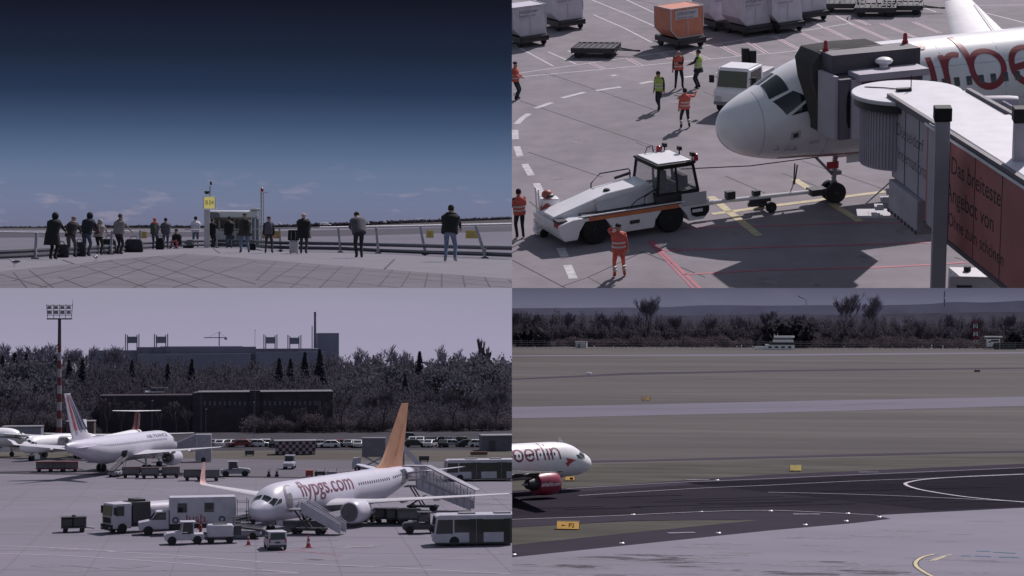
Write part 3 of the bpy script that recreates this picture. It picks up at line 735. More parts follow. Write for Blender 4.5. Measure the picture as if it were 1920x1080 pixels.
# ribbed bellows pressed against the skin: a hood of folded fabric, widest at the top
prof = []; n = 15; mb = MB()
for i in range(n):
    f = i / (n - 1); b = -.35 + f * 1.15; k = .05 if i % 2 else -.03; pts = []
    ip = [(-.62, ZB - .1), (-.66, 4.5), (-.86, 5.6), (-.7, 6.2), (.2, 6.4), (1.3, 6.4), (2.0, 6.1), (2.05, ZB - .1)]
    op = [(-.86, ZB - .1), (-.95, 4.5), (-1.28, 5.7), (-1.3, 6.35), (-1.0, 6.72), (.2, 6.78), (1.6, 6.75), (2.3, 6.4), (2.3, ZB - .1)]
    for a, z in op: pts.append((a - (k if a < 0 else -k), z + (k if z > 6 else 0)))
    pts += ip[::-1]
    row = []
    for a, z in pts:
        bb = b if z < 5 else b - (z - 5) * .32 * (1 - f)
        q = D0 - ax * a + pt * bb; row.append((q.x, q.y, z))
    prof.append(row)
mb.loft(prof); mb.build("bellows", mat("bellows_fabric", (.085, .08, .083), .8), br, smooth=False)
mb = MB()
for j in (0, 1, 2):
    q = D0 + ax * 1.12 + pt * (.95 + .3 * j); mb.bar(q + Vector((0, 0, 3.75)), q + Vector((0, 0, 4.9)), .03, .03)
mb.bar(D0 + ax * 1.12 + pt * .9 + Vector((0, 0, 4.9)), D0 + ax * 1.12 + pt * 1.6 + Vector((0, 0, 4.9)), .04, .04); mb.build("handrail", DARK, br)
mb = MB(); q = D0 - ax * 1.1 + pt * 1.95; mb.ball(q.x, q.y, 6.45, .34, .34, .15, 20, 10); mb.tube([(q.x, q.y, 6.22), (q.x, q.y, 6.4)], .16, 16); mb.build("dome_lamp", WHITE, br)
for a, b in ((-.7, .7), (2.6, .7)):
    q = D0 - ax * a + pt * b; mb = MB(); mb.lathe([(6.78, .12), (6.86, .12), (6.9, .09), (7.12, .08), (7.18, .04), (7.19, .005)], (q.x, q.y, 0), 'z', 12); mb.build("beacon_lamp", LAMPRED, br)
# floor box, stairs landing and lift unit below the tunnel
def lower(t0, t1, z0, z1, m, name, w0=.2, w1=2.2): return seg_box(t0, t1, z0, z1, m, name, w0, w1)
lower(.25, J - .9, 2.55, ZB - .02, mat("lower_panel_grey", c(165, 158, 172), .6), "service_cladding", -.05, 2.3)
mb = MB(); hz = mat("hazard_black", (.05, .05, .05), .6)
for i in range(9):
    a = A_ + dT * (.3 + i * .36) + nT * -.075
    mb.bar(Vector((a.x, a.y, 2.58)), Vector((a.x, a.y, 2.7)) + dT * .0, .02, .18, up=dT)
mb.build("hazard_strip", hz, br)
mb = MB(); q = A_ - dT * .6 + nT * .4
for i in range(4): mb.box(q.x - .2 * i - .1, q.y - .1 * i, 3.0 - .25 * i, .3, .7, .05)
mb.box(q.x - .5, q.y, 2.2, 1.5, .9, .08); mb.bar((q.x - .1, q.y - .35, 3.5), (q.x - 1.0, q.y - .5, 2.7), .04, .04); mb.box(q.x + .3, q.y - .2, 2.3, .5, .5, .7)
mb.build("service_stair", GREYW, br)
# columns with dark boxes on top
def column(px, py0, name, zt, w, near=0.0):
    q = S.g(px, py0, zt); mb = MB(); mb.box(q.x, q.y, 0, w, w, zt - .5); o = mb.build(name, BG, br, bevel=.02)
    mb = MB(); mb.box(q.x, q.y, zt - .499, w * 1.2, w * 1.2, .42); mb.build("column_cap", BLACK, o, bevel=.03); return q
column(1768, 195, "support_column", 7.9, .44)
column(1918, 196, "support_column", 8.3, .46)
# lettering on the side wall
TXT = mat("faded_lettering", c(98, 90, 100), .7); TXD = mat("black_lettering", (.022, .02, .024), .7)
def wall_text(s, size, t, z, m, out=.06, wd=None): return lettering(s, size, A_ + dT * t - nT * (out + .004) + Vector((0, 0, z - ZT)), dT, (0, 0, 1), m, br, width=wd)
wall_text("Düsseldorf", .62, .45, 5.35, TXT, -.12); wall_text("International", .62, .6, 4.55, TXT, -.12)
wall_text("Das breiteste", .78, J + 2.3, 5.5, TXD, .1); wall_text("Angebot von", .78, J + 2.0, 4.6, TXD, .1); wall_text("(Ohne zum schönen", .6, J + 2.0, 3.8, TXD, .1)
mb = MB(); a = A_ + dT * (J + 1.05) - nT * .115                # the three-lobed emblem beside the words
for z, h in ((5.2, .45), (4.55, .5), (3.9, .45)):
    mb.loft([[Vector((a.x, a.y, z)) + dT * (.18 * math.cos(2 * PI * k / 14)) + Vector((0, 0, h * .75 * math.sin(2 * PI * k / 14))) - nT * o for k in range(14)] for o in (0, .02)])
mb.build("emblem", TXD, br)
mb = MB(); mb.loft([[Vector((a.x, a.y, 4.7)) + dT * (.07 * math.cos(2 * PI * k / 14)) + Vector((0, 0, .5 * math.sin(2 * PI * k / 14))) - nT * o for k in range(14)] for o in (.02, .035)]); mb.build("emblem_pale_oval", GREYW, br)  # pale oval in the middle of the dark emblem
mb = MB()                                                     # vertical seams and a lower ledge on the tunnel sides
for t in (1.4, 2.8): mb.bar(A_ + dT * t + nT * .112 + Vector((0, 0, ZB - ZT + .03)), A_ + dT * t + nT * .112 + Vector((0, 0, -.15)), .02, .03, up=dT)
for t in range(1, 9): mb.bar(A_ + dT * (J + 2.2 * t) + nT * -.108 + Vector((0, 0, 3.25 - ZT)), A_ + dT * (J + 2.2 * t) + nT * -.108 + Vector((0, 0, -.05)), .015, .025, up=dT)
mb.build("panel_seam", BGD, br)
mb = MB(); mb.bar(A_ + dT * J + nT * -.13 + Vector((0, 0, 3.24 - ZT)), A_ + dT * 24 + nT * -.13 + Vector((0, 0, 3.24 - ZT)), .08, .12); mb.build("lower_ledge", BGD, br)
# undercarriage at the frame's edge and the hanging cable
mb = MB(); q = S.g(1895, 540); q2 = S.g(1850, 470, 2.4)
mb.bar((q.x, q.y, 0), (q.x - .2, q.y + .4, 2.65), .45, .4); mb.bar((q.x - 1.2, q.y + .3, 2.6), (q.x - .2, q.y, 1.2), .12, .12); mb.box(q.x, q.y, 0, 1.0, 1.4, .7)
mb.build("wheel_bogie", DARK, br, bevel=.03)
a, b = S.g(1828, 458, 2.6), S.g(1870, 470, 2.6); mb = MB(); mid = (a + b) / 2
mb.tube(smooth_line([a, a.lerp(b, .12) + Vector((0, 0, -.55)), mid + Vector((0, 0, -.85)), a.lerp(b, .88) + Vector((0, 0, -.55)), b]), .045, 8); mb.build("hanging_cable", BLACK, br)
mb = MB(); mb.bar(S.g(1870, 478, 2.4), S.g(1882, 505, 1.6), .07, .07); mb.bar(S.g(1902, 520, 1.6), S.g(1915, 545, 1.2), .05, .05); mb.build("white_strut", WHITE, br)

# --- ground power box at the lower edge
q = S.g(1826, 574); gp = thing(S, "power_unit", "white ground power box with black filler cap, under the boarding bridge's red panel", "power unit", (q.x, q.y, 0), R(-4))
mb = MB(); mb.box(0, 0, .2, 1.75, 1.1, .95, top=(.97, .94)); bd = mb.build("housing", GREYW, gp, bevel=.05)
mb = MB(); mb.box(0, 0, 1.151, 1.7, 1.05, .05); mb.build("lid", WHITE, gp, bevel=.02)
mb = MB(); mb.lathe([(1.2, .12), (1.33, .12), (1.36, .1), (1.36, .01)], (-.25, .1, 0), 'z', 14); mb.build("filler_cap", BLACK, gp); mb = MB(); mb.bar((.5, -.2, 1.21), (.7, .1, 1.21), .06, .03); mb.build("lid_handle", BLACK, gp)
mb = MB(); mb.quad((-.6, -.552, .5), (-.1, -.552, .5), (-.1, -.535, .9), (-.6, -.535, .9)); mb.build("grille", DARK, bd)
for x in (-.6, .6):
    for y in (-.4, .4): wheel(gp, x, y, .2, .14)

# --- pushback tractor
TH = R(30); tc_ = S.g(1106, 462).lerp(S.g(1232, 437), .5); nv_ = Vector((-math.sin(TH), math.cos(TH), 0)); tc_ += nv_ * 1.28 + Vector((.45, .1, 0))
TSC = .98
tug = thing(S, "pushback_tractor", "low white pushback tractor with an orange side stripe, hitched to the airliner's towbar", "aircraft tractor", tc_, TH, None, TSC)
TG = mat("tractor_deck", c(92, 87, 100), .6)
mb = MB(); wl0, wl1 = -1.66, 1.62
prof = [(-3.2, .62), (-3.0, .3), (-2.45, .3), (-2.35, .62), (-2.1, .98), (-1.25, .98), (-.98, .62), (-.92, .32), (.86, .32), (.92, .62), (1.2, .98), (2.02, .98), (2.3, .62), (2.4, .36), (3.05, .36), (3.3, .62), (3.3, 1.12), (-2.6, 1.12), (-3.25, .95)]
mb.prism(prof, 'y', -1.25, 1.25); ch_ = mb.build("chassis", WHITE, tug, bevel=.03)
mb = MB(); mb.box(0, -1.262, .985, 3.9, .02, .15); mb.box(-1.9, -1.255, 1.12, .1, .05, .06); mb.box(.15, 1.262, .985, 3.9, .02, .15); mb.build("side_stripe", mat("orange_stripe", c(196, 118, 84), .5), ch_)
mb = MB(); mb.box(0, -.95, 1.121, 4.3, .58, .06); mb.box(0, .95, 1.121, 4.3, .58, .06); mb.build("side_deck", TG, tug)
mb = MB(); mb.box(-.1, -1.255, 1.181, 4.6, .05, .04); mb.build("deck_edge", WHITE, tug)
mb = MB(); mb.prism([(-3.15, 1.0), (-3.2, 1.15), (-1.5, 1.62), (-.9, 1.8), (1.0, 2.0), (1.15, 1.1)], 'y', -.62, .62); hood = mb.build("hood", WHITE, tug, bevel=.06)
mb = MB(); mb.loft([[(-1.4, -.63, 1.2), (-1.4, -.90, 1.2), (-1.4, -.64, 1.5)], [(1.1, -.63, 1.2), (1.1, -.9, 1.2), (1.1, -.64, 1.85)]]); mb.build("hood_flank", GREYW, hood)
mb = MB(); mb.bar((-1.42, -.63, 1.57), (-1.42, .63, 1.57), .015, .16, up=(1, 0, .3)); mb.bar((-1.5, -.91, 1.2), (1.1, -.91, 1.22), .03, .05); mb.build("panel_gap", DARK, hood)
mb = MB(); mb.lathe([(1.75, .13), (1.86, .14), (1.9, .1), (1.9, .01)], (-.72, -.28, 0), 'z', 14); mb.build("exhaust_cap", BLACK, hood)
mb = MB(); mb.tube([(-.9, .78, 1.2), (-.9, .78, 1.9), (-.5, .78, 2.25), (.75, .78, 2.28), (.82, .78, 2.2), (.82, .78, 1.4)], .028, 6); mb.tube([(.1, .7, 2.0), (.8, .7, 2.12)], .06, 6); mb.build("guard_rail", DARK, tug)
mb = MB(); mb.tube([(.55, -.98, 1.2), (.6, -.98, 1.55), (.95, -.98, 1.75), (1.25, -.98, 1.72)], .025, 6); mb.tube([(-.1, -1.2, .9), (-.1, -1.22, 1.35), (.2, -1.1, 1.5), (1.2, -1.02, 1.85)], .02, 6); mb.build("hand_rail", BLACK, tug)
# cab
mb = MB(); mb.box(2.0, 0, 1.13, 1.9, 2.2, .42); cabb = mb.build("cab_base", DARK, tug, bevel=.03)
mb = MB(); mb.box(2.0, -.15, 1.56, .7, 1.3, .3); mb.box(1.7, -.3, 1.6, .2, .55, .75, top=(.8, .9)); mb.box(2.5, -.3, 1.6, .25, .9, .5); mb.build("seat_and_dashboard", BLACK, tug, bevel=.03)
mb = MB()
CT = [(1.1, -1.08), (2.9, -1.08), (2.9, 1.08), (1.1, 1.08)]; CTt = [(1.22, -.98), (2.72, -.98), (2.72, .98), (1.22, .98)]
for (a, b), (d, e) in zip(CT, CTt): mb.bar((a, b, 1.5), (d, e, 2.6), .09, .09)
mb.bar((2.0, -1.06, 1.5), (1.95, -.99, 2.6), .07, .07); mb.bar((2.0, 1.06, 1.5), (1.95, .99, 2.6), .07, .07)
for z, Q in ((1.56, CT), (2.58, CTt)):
    for i in range(4): mb.bar((*Q[i], z), (*Q[(i + 1) % 4], z), .08, .08)
mb.build("cab_frame", BLACK, tug)
gm = bpy.data.materials.new("clear_cab_glass"); gm.use_nodes = True; bs = gm.node_tree.nodes["Principled BSDF"]; bs.inputs["Base Color"].default_value = (.5, .5, .56, 1); bs.inputs["Alpha"].default_value = .28; bs.inputs["Roughness"].default_value = .05
mb = MB()
for i in range(4): a, b = CT[i], CT[(i + 1) % 4]; d, e = CTt[i], CTt[(i + 1) % 4]; mb.quad((*a, 1.6), (*b, 1.6), (*e, 2.55), (*d, 2.55))
mb.build("cab_glass", gm, tug, smooth=False)
mb = MB(); mb.box(1.97, 0, 2.62, 1.72, 2.15, .1); rf = mb.build("cab_roof", BLACK, tug, bevel=.04)
mb = MB(); mb.box(1.95, 0, 2.721, 1.45, 1.85, .05); mb.build("roof_panel", WHITE, rf, bevel=.02)
for x, y in ((2.72, -.95), (2.75, .2), (2.5, 1.0)): mb = MB(); mb.tube([(x, y, 2.7), (x, y, 2.95)], .03, 6); mb.box(x, y, 2.9, .14, .22, .16); mb.build("work_lamp", BLACK, rf, bevel=.02)
for x, y in ((2.85, -1.0), (2.2, .95)): mb = MB(); mb.lathe([(2.72, .1), (2.8, .1), (2.98, .08), (3.02, .01)], (x, y, 0), 'z', 10); mb.build("beacon_lamp", LAMPRED, rf)
mb = MB(); mb.tube([(1.6, 1.0, 2.7), (1.7, .95, 3.0), (1.9, .9, 3.05), (1.95, .9, 2.75)], .025, 6); mb.tube([(2.3, .98, 2.7), (2.35, .95, 2.98)], .03, 6); mb.build("roof_bracket", DARK, rf)
mb = MB(); mb.box(2.62, -1.264, 1.0, 1.1, .03, .5); mb.build("side_door", GREYW, tug, bevel=.02)
mb = MB(); mb.prism([(2.45, .9), (2.5, .6), (2.7, .5), (3.12, .5), (3.28, .7), (3.28, .9)], 'y', -1.285, -1.27); mb.box(3.31, 0, .55, .03, 2.2, .38); mb.build("bumper_recess", BLACK, tug)
mb = MB(); mb.box(2.75, -1.29, .7, .45, .03, .12); mb.build("step_plate", WHITE, tug)
mb = MB(); mb.box(-3.22, -1.0, .86, .12, .3, .16, R(0)); mb.build("tail_lamp", RED, tug); mb = MB(); mb.box(-3.0, -.85, 1.0, .4, .5, .1); mb.build("lamp_recess", DARK, tug); mb = MB(); mb.box(.0, -1.262, .62, .42, .03, .14); mb.build("number_plate", DARK, tug)
for x in (wl0, wl1):
    for s in (-1, 1): wheel(tug, x, s * 1.02, .56, .42, GREY, rr=.55)
mb = MB(); mb.tube([(3.3, 0, .75), (3.6, 0, .62)], .09, 8); mb.tube([(3.3, -.2, .7), (3.55, 0, .62)], .05, 6); mb.build("tow_hitch", DARK, tug)

# --- towbar
ha = tug.matrix_world @ Vector((3.6, 0, .62)); ha = S.M.inverted() @ ha; hb = NZ - ax * 4.85 + Vector((0, 0, .5)); td_ = hb - ha; L_ = td_.length
tb = thing(S, "towbar", "long pale towbar with small wheels, running from tractor to airliner nose wheels", "towbar", (ha.x, ha.y, 0), math.atan2(td_.y, td_.x)); lh = math.hypot(td_.x, td_.y)
mb = MB(); mb.tube([(0, 0, .6), (lh - .9, 0, .52)], .085, 10); mb.tube([(0, 0, .6), (.5, 0, .6)], .11, 10); mb.build("bar", WHITE, tb)
mb = MB(); mb.box(lh - .6, 0, .38, .7, .6, .26); mb.bar((lh - .4, -.3, .5), (lh, -.22, .48), .08, .14); mb.bar((lh - .4, .3, .5), (lh, .22, .48), .08, .14); mb.build("head", DARK, tb, bevel=.02)
mb = MB(); mb.box(lh * .45, 0, .36, .9, .16, .12); mb.box(lh * .22, 0, .66, .35, .3, .3); mb.box(lh * .42, 0, .66, .3, .22, .2); mb.tube([(lh * .5, -.45, .22), (lh * .5, .45, .22)], .06, 8); mb.tube([(lh * .36, 0, .3), (lh * .5, 0, .24)], .09, 8); mb.build("axle_frame", DARK, tb)
for s in (-1, 1): wheel(tb, lh * .5, s * .45, .22, .16)
mb = MB(); ha2 = tug.matrix_world @ Vector((3.0, .6, 2.0)); ha2 = S.M.inverted() @ ha2; hb2 = NZ - ax * 4.2 + Vector((0, 0, 2.0)) + pt * .3
o = MB(); o.tube([ha2, (ha2 + hb2) / 2 + Vector((0, 0, -.12)), hb2], .022, 5); put(S, o.build("headset_cable", BLACK), "thin black cable strung between tractor cab and airliner nose", "cable")

# --- white marker with a red ball at the tractor's tail
q = S.g(1026, 440); mk = thing(S, "fire_extinguisher_trolley", "red and white wheeled extinguisher trolley standing behind the tractor's tail", "extinguisher trolley", q, R(20))
mb = MB(); mb.lathe([(.25, .2), (.35, .24), (1.15, .24), (1.3, .16), (1.4, .06)], (0, 0, 0), 'z', 16); mb.build("cylinder", mat("dull_red", (.34, .09, .08), .5), mk)
mb = MB(); mb.box(-.1, 0, .12, .8, .6, .14); mb.box(-.25, .2, .26, .4, .3, .4); mb.tube([(-.3, -.25, .2), (-.35, -.25, 1.9), (-.35, .25, 1.9), (-.3, .25, .2)], .03, 6); mb.build("frame", WHITE, mk)
mb = MB(); mb.ball(.05, 0, 1.62, .22, .2, .18, 14, 8); mb.build("hose_reel", mat("dull_red", (.34, .09, .08), .5), mk); mb = MB(); mb.ball(.12, -.05, 1.58, .2, .22, .1, 14, 6); mb.build("hose", DARK, mk)
mb = MB(); mb.box(.15, .1, 1.0, .7, .5, .45); mb.build("side_box", WHITE, mk, bevel=.04)
for s in (-1, 1): wheel(mk, -.2, s * .34, .16, .1)

# --- white van behind the nose
q = S.g(1398, 200); van = thing(S, "service_truck", "small white cab truck half hidden behind the airliner's nose", "truck", q, R(248), None, .92)
mb = MB(); mb.prism([(-2.2, .45), (2.0, .45), (2.05, 1.2), (1.85, 1.35), (-2.2, 1.35)], 'y', -1.0, 1.0); mb.build("body", WHITE, van, bevel=.06)
mb = MB(); mb.prism([(-.2, 1.35), (1.85, 1.35), (1.6, 2.35), (-.1, 2.35)], 'y', -.93, .93); cb = mb.build("cab", WHITE, van, bevel=.05)
mb = MB(); mb.add([(1.86, -.84, 1.42), (1.86, .84, 1.42), (1.64, .8, 2.25), (1.64, -.8, 2.25)], [(0, 1, 2, 3)]); mb.add([(.1, -.94, 1.45), (1.65, -.94, 1.45), (1.5, -.94, 2.22), (.1, -.94, 2.22)], [(0, 1, 2, 3)]); mb.add([(.1, .94, 1.45), (1.65, .94, 1.45), (1.5, .94, 2.22), (.1, .94, 2.22)], [(0, 1, 2, 3)]); mb.build("window", GLASS, cb, smooth=False)
mb = MB(); mb.box(.8, 0, 2.351, 1.5, 1.6, .06); mb.build("roof_panel", WHITE, cb)
for s in (-1, 1): mb = MB(); mb.box(1.75, s * 1.2, 1.6, .12, .25, .4); mb.bar((1.7, s * .9, 1.9), (1.75, s * 1.2, 1.9), .03, .03); mb.build("mirror", BLACK, van)
for s in (-1, 1):
    mb = MB(); mb.box(2.05, s * .7, .75, .06, .32, .22); mb.build("headlight", GREYW, van)
mb = MB(); mb.box(2.05, 0, .5, .08, 1.9, .16); mb.build("bumper", GREY, van)
for x in (-1.4, 1.3):
    for s in (-1, 1): wheel(van, x, s * .86, .38, .26)
mb = MB(); mb.box(-1.2, 0, 1.36, 1.6, 1.7, .5); mb.build("load_bed", GREYW, van, bevel=.03)

# --- cargo containers on dollies
CW = mat("container_silver", c(196, 190, 205), .5, var=.12, scale=2); CO = mat("container_orange", c(196, 124, 104), .55, var=.12, scale=2)
TXB = mat("container_lettering", (.08, .07, .11), .7)
def dolly(place, q, rz, label, group="container dollies"):
    d = thing(place, "cargo_dolly", label, "dolly", q, rz, group)
    mb = MB(); mb.box(0, 0, .42, 2.5, 1.9, .12)
    for x in (-1.2, 1.2): mb.box(x, 0, .3, .1, 1.9, .3)
    for y in (-.9, .9): mb.box(0, y, .3, 2.5, .08, .3)
    for k in range(7): mb.tube([(-1.0 + k * .33, -.85, .57), (-1.0 + k * .33, .85, .57)], .05, 6)
    mb.build("deck", DARK, d)
    mb = MB(); mb.tube([(1.25, -.3, .4), (2.3, 0, .3), (1.25, .3, .4)], .045, 6); mb.tube([(2.3, 0, .3), (2.55, 0, .3)], .06, 6); mb.build("drawbar", DARK, d)
    for x in (-.85, .85):
        for s in (-1, 1): wheel(d, x, s * .8, .24, .16, GREY)
    return d
def container(place, q, rz, label, m, group=None, words=True, big=1.0):
    k = thing(place, "cargo_container", label, "container", q, rz, group)
    z0 = 0; w = 1.02; mb = MB()
    mb.prism([(-w, 0), (w - .3, 0), (w + .18, .5), (w + .18, 1.72), (-w, 1.72)], 'x', -.85, .85); bd = mb.build("shell", m, k, bevel=.025)
    mb = MB()
    for x in (-.86, .86):
        for y in (-w, w + .17): mb.bar((x, y, .5), (x, y, 1.72), .05, .05)
        mb.bar((x, -w, 1.72), (x, w + .18, 1.72), .05, .05); mb.bar((x, -w, .02), (x, w - .3, .02), .06, .06); mb.bar((x, w - .3, .02), (x, w + .17, .5), .05, .05)
        mb.bar((x, .05, .03), (x, .05, 1.7), .035, .04)
    for y in (-w, w + .18): mb.bar((-.85, y, 1.73), (.85, y, 1.73), .05, .05)
    mb.build("edge_frame", GREYW, k)
    if words:
        mb = MB(); mb.box(-.872, .12, 1.08, .01, 1.55, .52); mb.build("label_panel", GREYW if m is CO else m, k)
        for sg in (1,):
            lettering("jettainer", .36, (-.882, .78, 1.32), (0, -1, 0), (0, 0, 1), TXB, k, width=1.3); lettering("jettainer.com", .2, (-.882, .78, 1.12), (0, -1, 0), (0, 0, 1), TXB, k, width=1.1)
        lettering("jettainer", .3, (-.6, -w - .012, 1.25), (1, 0, 0), (0, 0, 1), TXB, k, width=1.2)
    return k
CR = R(62)
def loaded(px, py, rz, lab, m, words=True):
    q = S.g(px, py); dolly(S, q, rz, "dark dolly carrying the " + lab); container(S, Vector((q.x, q.y, .63)), rz, lab[0].lower() + lab[1:], m, "cargo containers on dollies", words)
loaded(984, 82, R(126), "silver cargo container cut by the left edge of the apron view", CW)
loaded(1054, 52, R(126), "silver lettered cargo container second from the left of the apron view", CW)
loaded(1276, 86, R(126), "orange cargo container standing alone on its dolly", CO)
loaded(1345, 52, R(126), "silver cargo container directly behind the orange one", CW)
loaded(1402, 62, R(126), "low silver cargo container with a red label beside a red box", CW)
loaded(1462, 56, R(126), "grey cargo container fourth in the back row behind the orange one", CW)
loaded(1508, 36, R(126), "silver cargo container at the right end of the back row", CW)
q = S.g(1412, 46); mb = MB(); mb.box(0, 0, 0, .7, .5, .55); o = mb.build("red_crate", RED, bevel=.03); put(S, o, "small red crate between two silver containers", "crate", (q.x - .9, q.y - 1.0, .0), R(20))
dolly(S, S.g(1118, 104), R(-8), "empty dark dolly with its drawbar on the ground, left of the orange container")
for px, py, lab in ((1584, 20, "empty dark dolly left of the three beyond the boarding bridge"), (1642, 28, "empty dark dolly in the middle of the three beyond the boarding bridge"), (1692, 24, "empty dark dolly nearest the airliner's far wing")):
    d = dolly(S, S.g(px, py), R(-6), lab)
    mb = MB()
    for x in (-1.15, 0, 1.15): mb.tube([(x, .9, .6), (x, .9, 1.5), (x, -.2, 1.3)], .04, 6)
    mb.tube([(-1.15, .9, 1.5), (1.15, .9, 1.5)], .04, 6); mb.build("end_rack", DARK, d)
mb = MB(); q = S.g(1404, 120); bn = thing(S, "waste_bin", "pair of joined black plastic bins standing on the apron behind the workers", "bin", q, R(10), None, .72)
mb.box(-.26, 0, .06, .5, .55, 1.1, top=(1.08, 1.08)); mb.box(.27, -.05, .06, .5, .55, .9, top=(1.08, 1.08)); mb.build("body", BLACK, bn, bevel=.03)
mb = MB(); mb.box(-.26, 0, 1.165, .56, .62, .1, top=(.9, .7)); mb.box(.27, -.05, .965, .56, .62, .1, top=(.9, .7)); mb.build("lid", DARK, bn, bevel=.02)
# --- ramp workers
_person = person
def person(pl, p, rz, label, *a, h=1.75, bulk=1.14, **k): return _person(pl, p, rz, label, *a, h=h * 1.13, bulk=bulk, **k)
VO = cloth("orange_vest", c(196, 92, 84)); VG = cloth("lime_vest", c(158, 178, 92)); NAVY = cloth("navy", (.022, .024, .036)); ORT = cloth("orange_trousers", c(200, 92, 72))
def face(a): return R(a)
person(S, S.g(968, 187), R(-100), "ramp worker in an orange vest cut by the left edge of the apron view", VO, NAVY, arms=('front', 'front'), vest=VO, stripes=True, legstripe=True, hat=NAVY, eyes=True)
person(S, S.g(976, 447), R(20), "ramp worker in an orange vest seen from behind, left of the tractor's tail", NAVY, NAVY, arms=('front', 'front'), vest=VO, stripes=True, head=10)
person(S, S.g(1237, 206), R(150), "ramp worker in a lime vest walking with head down, left of the other workers", NAVY, NAVY, arms=('rest', 'rest'), vest=VG, stripes=True, head=32, feet=((-.08, .16), (.1, -.16)))
person(S, S.g(1273, 166), R(190), "ramp worker in an orange vest facing the camera with arms folded", NAVY, NAVY, arms=('fold', 'rest'), vest=VO, stripes=True, bald=True, eyes=True, feet=((-.16, 0), (.16, .02)), h=1.8)
person(S, S.g(1310, 166), R(75), "ramp worker in a lime vest gesturing towards an arms-folded colleague", NAVY, NAVY, arms=('talk', 'talk'), vest=VG, stripes=True, coat=.05, h=1.8)
person(S, S.g(1285, 241), R(15), "ramp worker in an orange jacket seen from behind with one arm stretched out", VO, NAVY, arms=('rest', 'raised'), stripes=True, legstripe=True, vest=VO, feet=((-.17, 0), (.2, .1)), h=1.72)
person(S, S.g(1162, 520), R(12), "ramp worker in orange jacket and orange trousers, hand at ear, before the tractor", VO, ORT, arms=('phone', 'rest'), shoes=cloth("orange_boots", c(150, 70, 58)), stripes=True, legstripe=True, vest=VO, hat=NAVY, feet=((-.15, 0), (.16, .05)), h=1.78)

person = _person
# ================================================================== the viewing terrace (upper left)
T = TERRACE
def y1(x, y): return (x / 4, 300 + y / 4)
def y2(x, y): return (480 + x / 4, 300 + y / 4)
SLAB = mat("terrace_slab", c(98, 94, 104), .85, var=.14, scale=.8, var2=.1, scale2=.08, spec=.2)
BAND = mat("terrace_kerb_concrete", c(116, 112, 123), .85, var=.08, scale=.6, spec=.2)
edge = [y1(-300, 750), y1(0, 745), y1(270, 742), y1(700, 720), y1(1060, 672), y1(1450, 655), y1(1900, 662), y2(100, 690), y2(620, 690), y2(920, 702), y2(1690, 735), y2(1990, 745)]
inner = [(-70, 516), (0, 509), (217, 486), (350, 475.5), (480, 486), (722, 505), (960, 523), (1010, 528)]
mb = MB(); mb.quad(*[T.g(*q, 0) for q in edge], *[T.g(1010, 560), T.g(-70, 560)]); structure(T, mb, "terrace_floor", BAND)
mb = MB(); mb.quad(*[T.g(*q, .006) for q in inner], T.g(1010, 560, .006), T.g(-70, 560, .006)); structure(T, mb, "slab_paving", SLAB)
mb = MB()                                                     # joints between the slabs, drawn on the ground
for a in ([(0, 940), (0, 940)], [(100, 845), (200, 960)], [(220, 830), (400, 960)], [(440, 880), (640, 960)], [(0, 860), (350, 960)], [(600, 790), (1100, 960)], [(820, 760), (1480, 960)], [(1000, 740), (1700, 960)], [(1180, 722), (1920, 935)],
          [(640, 960), (1400, 705)], [(300, 960), (1180, 722)], [(1000, 960), (1640, 722)], [(1300, 960), (1920, 760)], [(90, 910), (850, 752)], [(480, 885), (1330, 900)], [(850, 830), (1920, 830)], [(1060, 790), (1920, 790)]):
    ribbon(mb, [T.g(*y1(*q)) for q in a], .03, .011)
for a in ([(0, 905), (150, 765)], [(30, 960), (330, 775)], [(260, 960), (480, 790)], [(480, 960), (640, 800)], [(690, 960), (800, 812)], [(920, 950), (1025, 828)], [(1090, 955), (1160, 838)], [(1265, 955), (1290, 850)], [(1393, 955), (1393, 855)], [(1570, 955), (1550, 868)], [(1755, 955), (1715, 880)], [(1960, 955), (1895, 900)],
          [(0, 800), (900, 870), (1920, 960)], [(0, 850), (700, 920), (1100, 965)], [(0, 900), (400, 945)], [(0, 775), (1000, 845), (1920, 925)]):
    ribbon(mb, [T.g(*y2(*q)) for q in a], .03, .011)
for a in ([y1(470, 750), y1(560, 782)], [y2(1040, 745), y2(965, 818)], [y1(1600, 665), y1(1650, 700)]): ribbon(mb, [T.g(*q) for q in a], .06, .011)
mb.m = 0; structure(T, mb, "paving_joint", mat("dark_joint", c(66, 62, 71), .9))
# the airfield below, rising towards the right
far = [(-80, 427), (300, 427), (480, 427), (640, 424), (800, 417), (960, 411), (1020, 409)]
def band(name, top, bot, zy0, zy1, m, kind="structure"):
    mb = MB(); xs = [-80, 100, 300, 480, 640, 800, 960, 1020]
    def iy(pts, x):
        for (a, b), (d, e) in zip(pts, pts[1:]):
            if x <= d: return b + (e - b) * (x - a) / (d - a)
        return pts[-1][1]
    for a, b in zip(xs, xs[1:]): mb.quad(T.at(a, iy(bot, a), zy0), T.at(b, iy(bot, b), zy0), T.at(b, iy(top, b), zy1), T.at(a, iy(top, a), zy1))
    return structure(T, mb, name, m)
FA = mat("far_apron", c(104, 101, 114), .9, var=.1, scale=.05, stretch=(.3, 1, 1), spec=.1)
b0 = [(-80, 500), (1020, 500)]; b1 = [(-80, 446), (480, 444), (640, 443), (960, 434), (1020, 432)]; b2 = [(-80, 437), (480, 434), (640, 431), (960, 423), (1020, 421)]; b3 = [(-80, 431), (480, 430), (640, 427), (960, 417), (1020, 415)]
band("airfield_apron", b1, b0, 135, 260, FA)
band("airfield_runway", b2, b1, 260.2, 400, mat("far_runway", c(76, 73, 84), .9, var=.15, scale=.04, stretch=(.2, 1, 1), spec=.1))
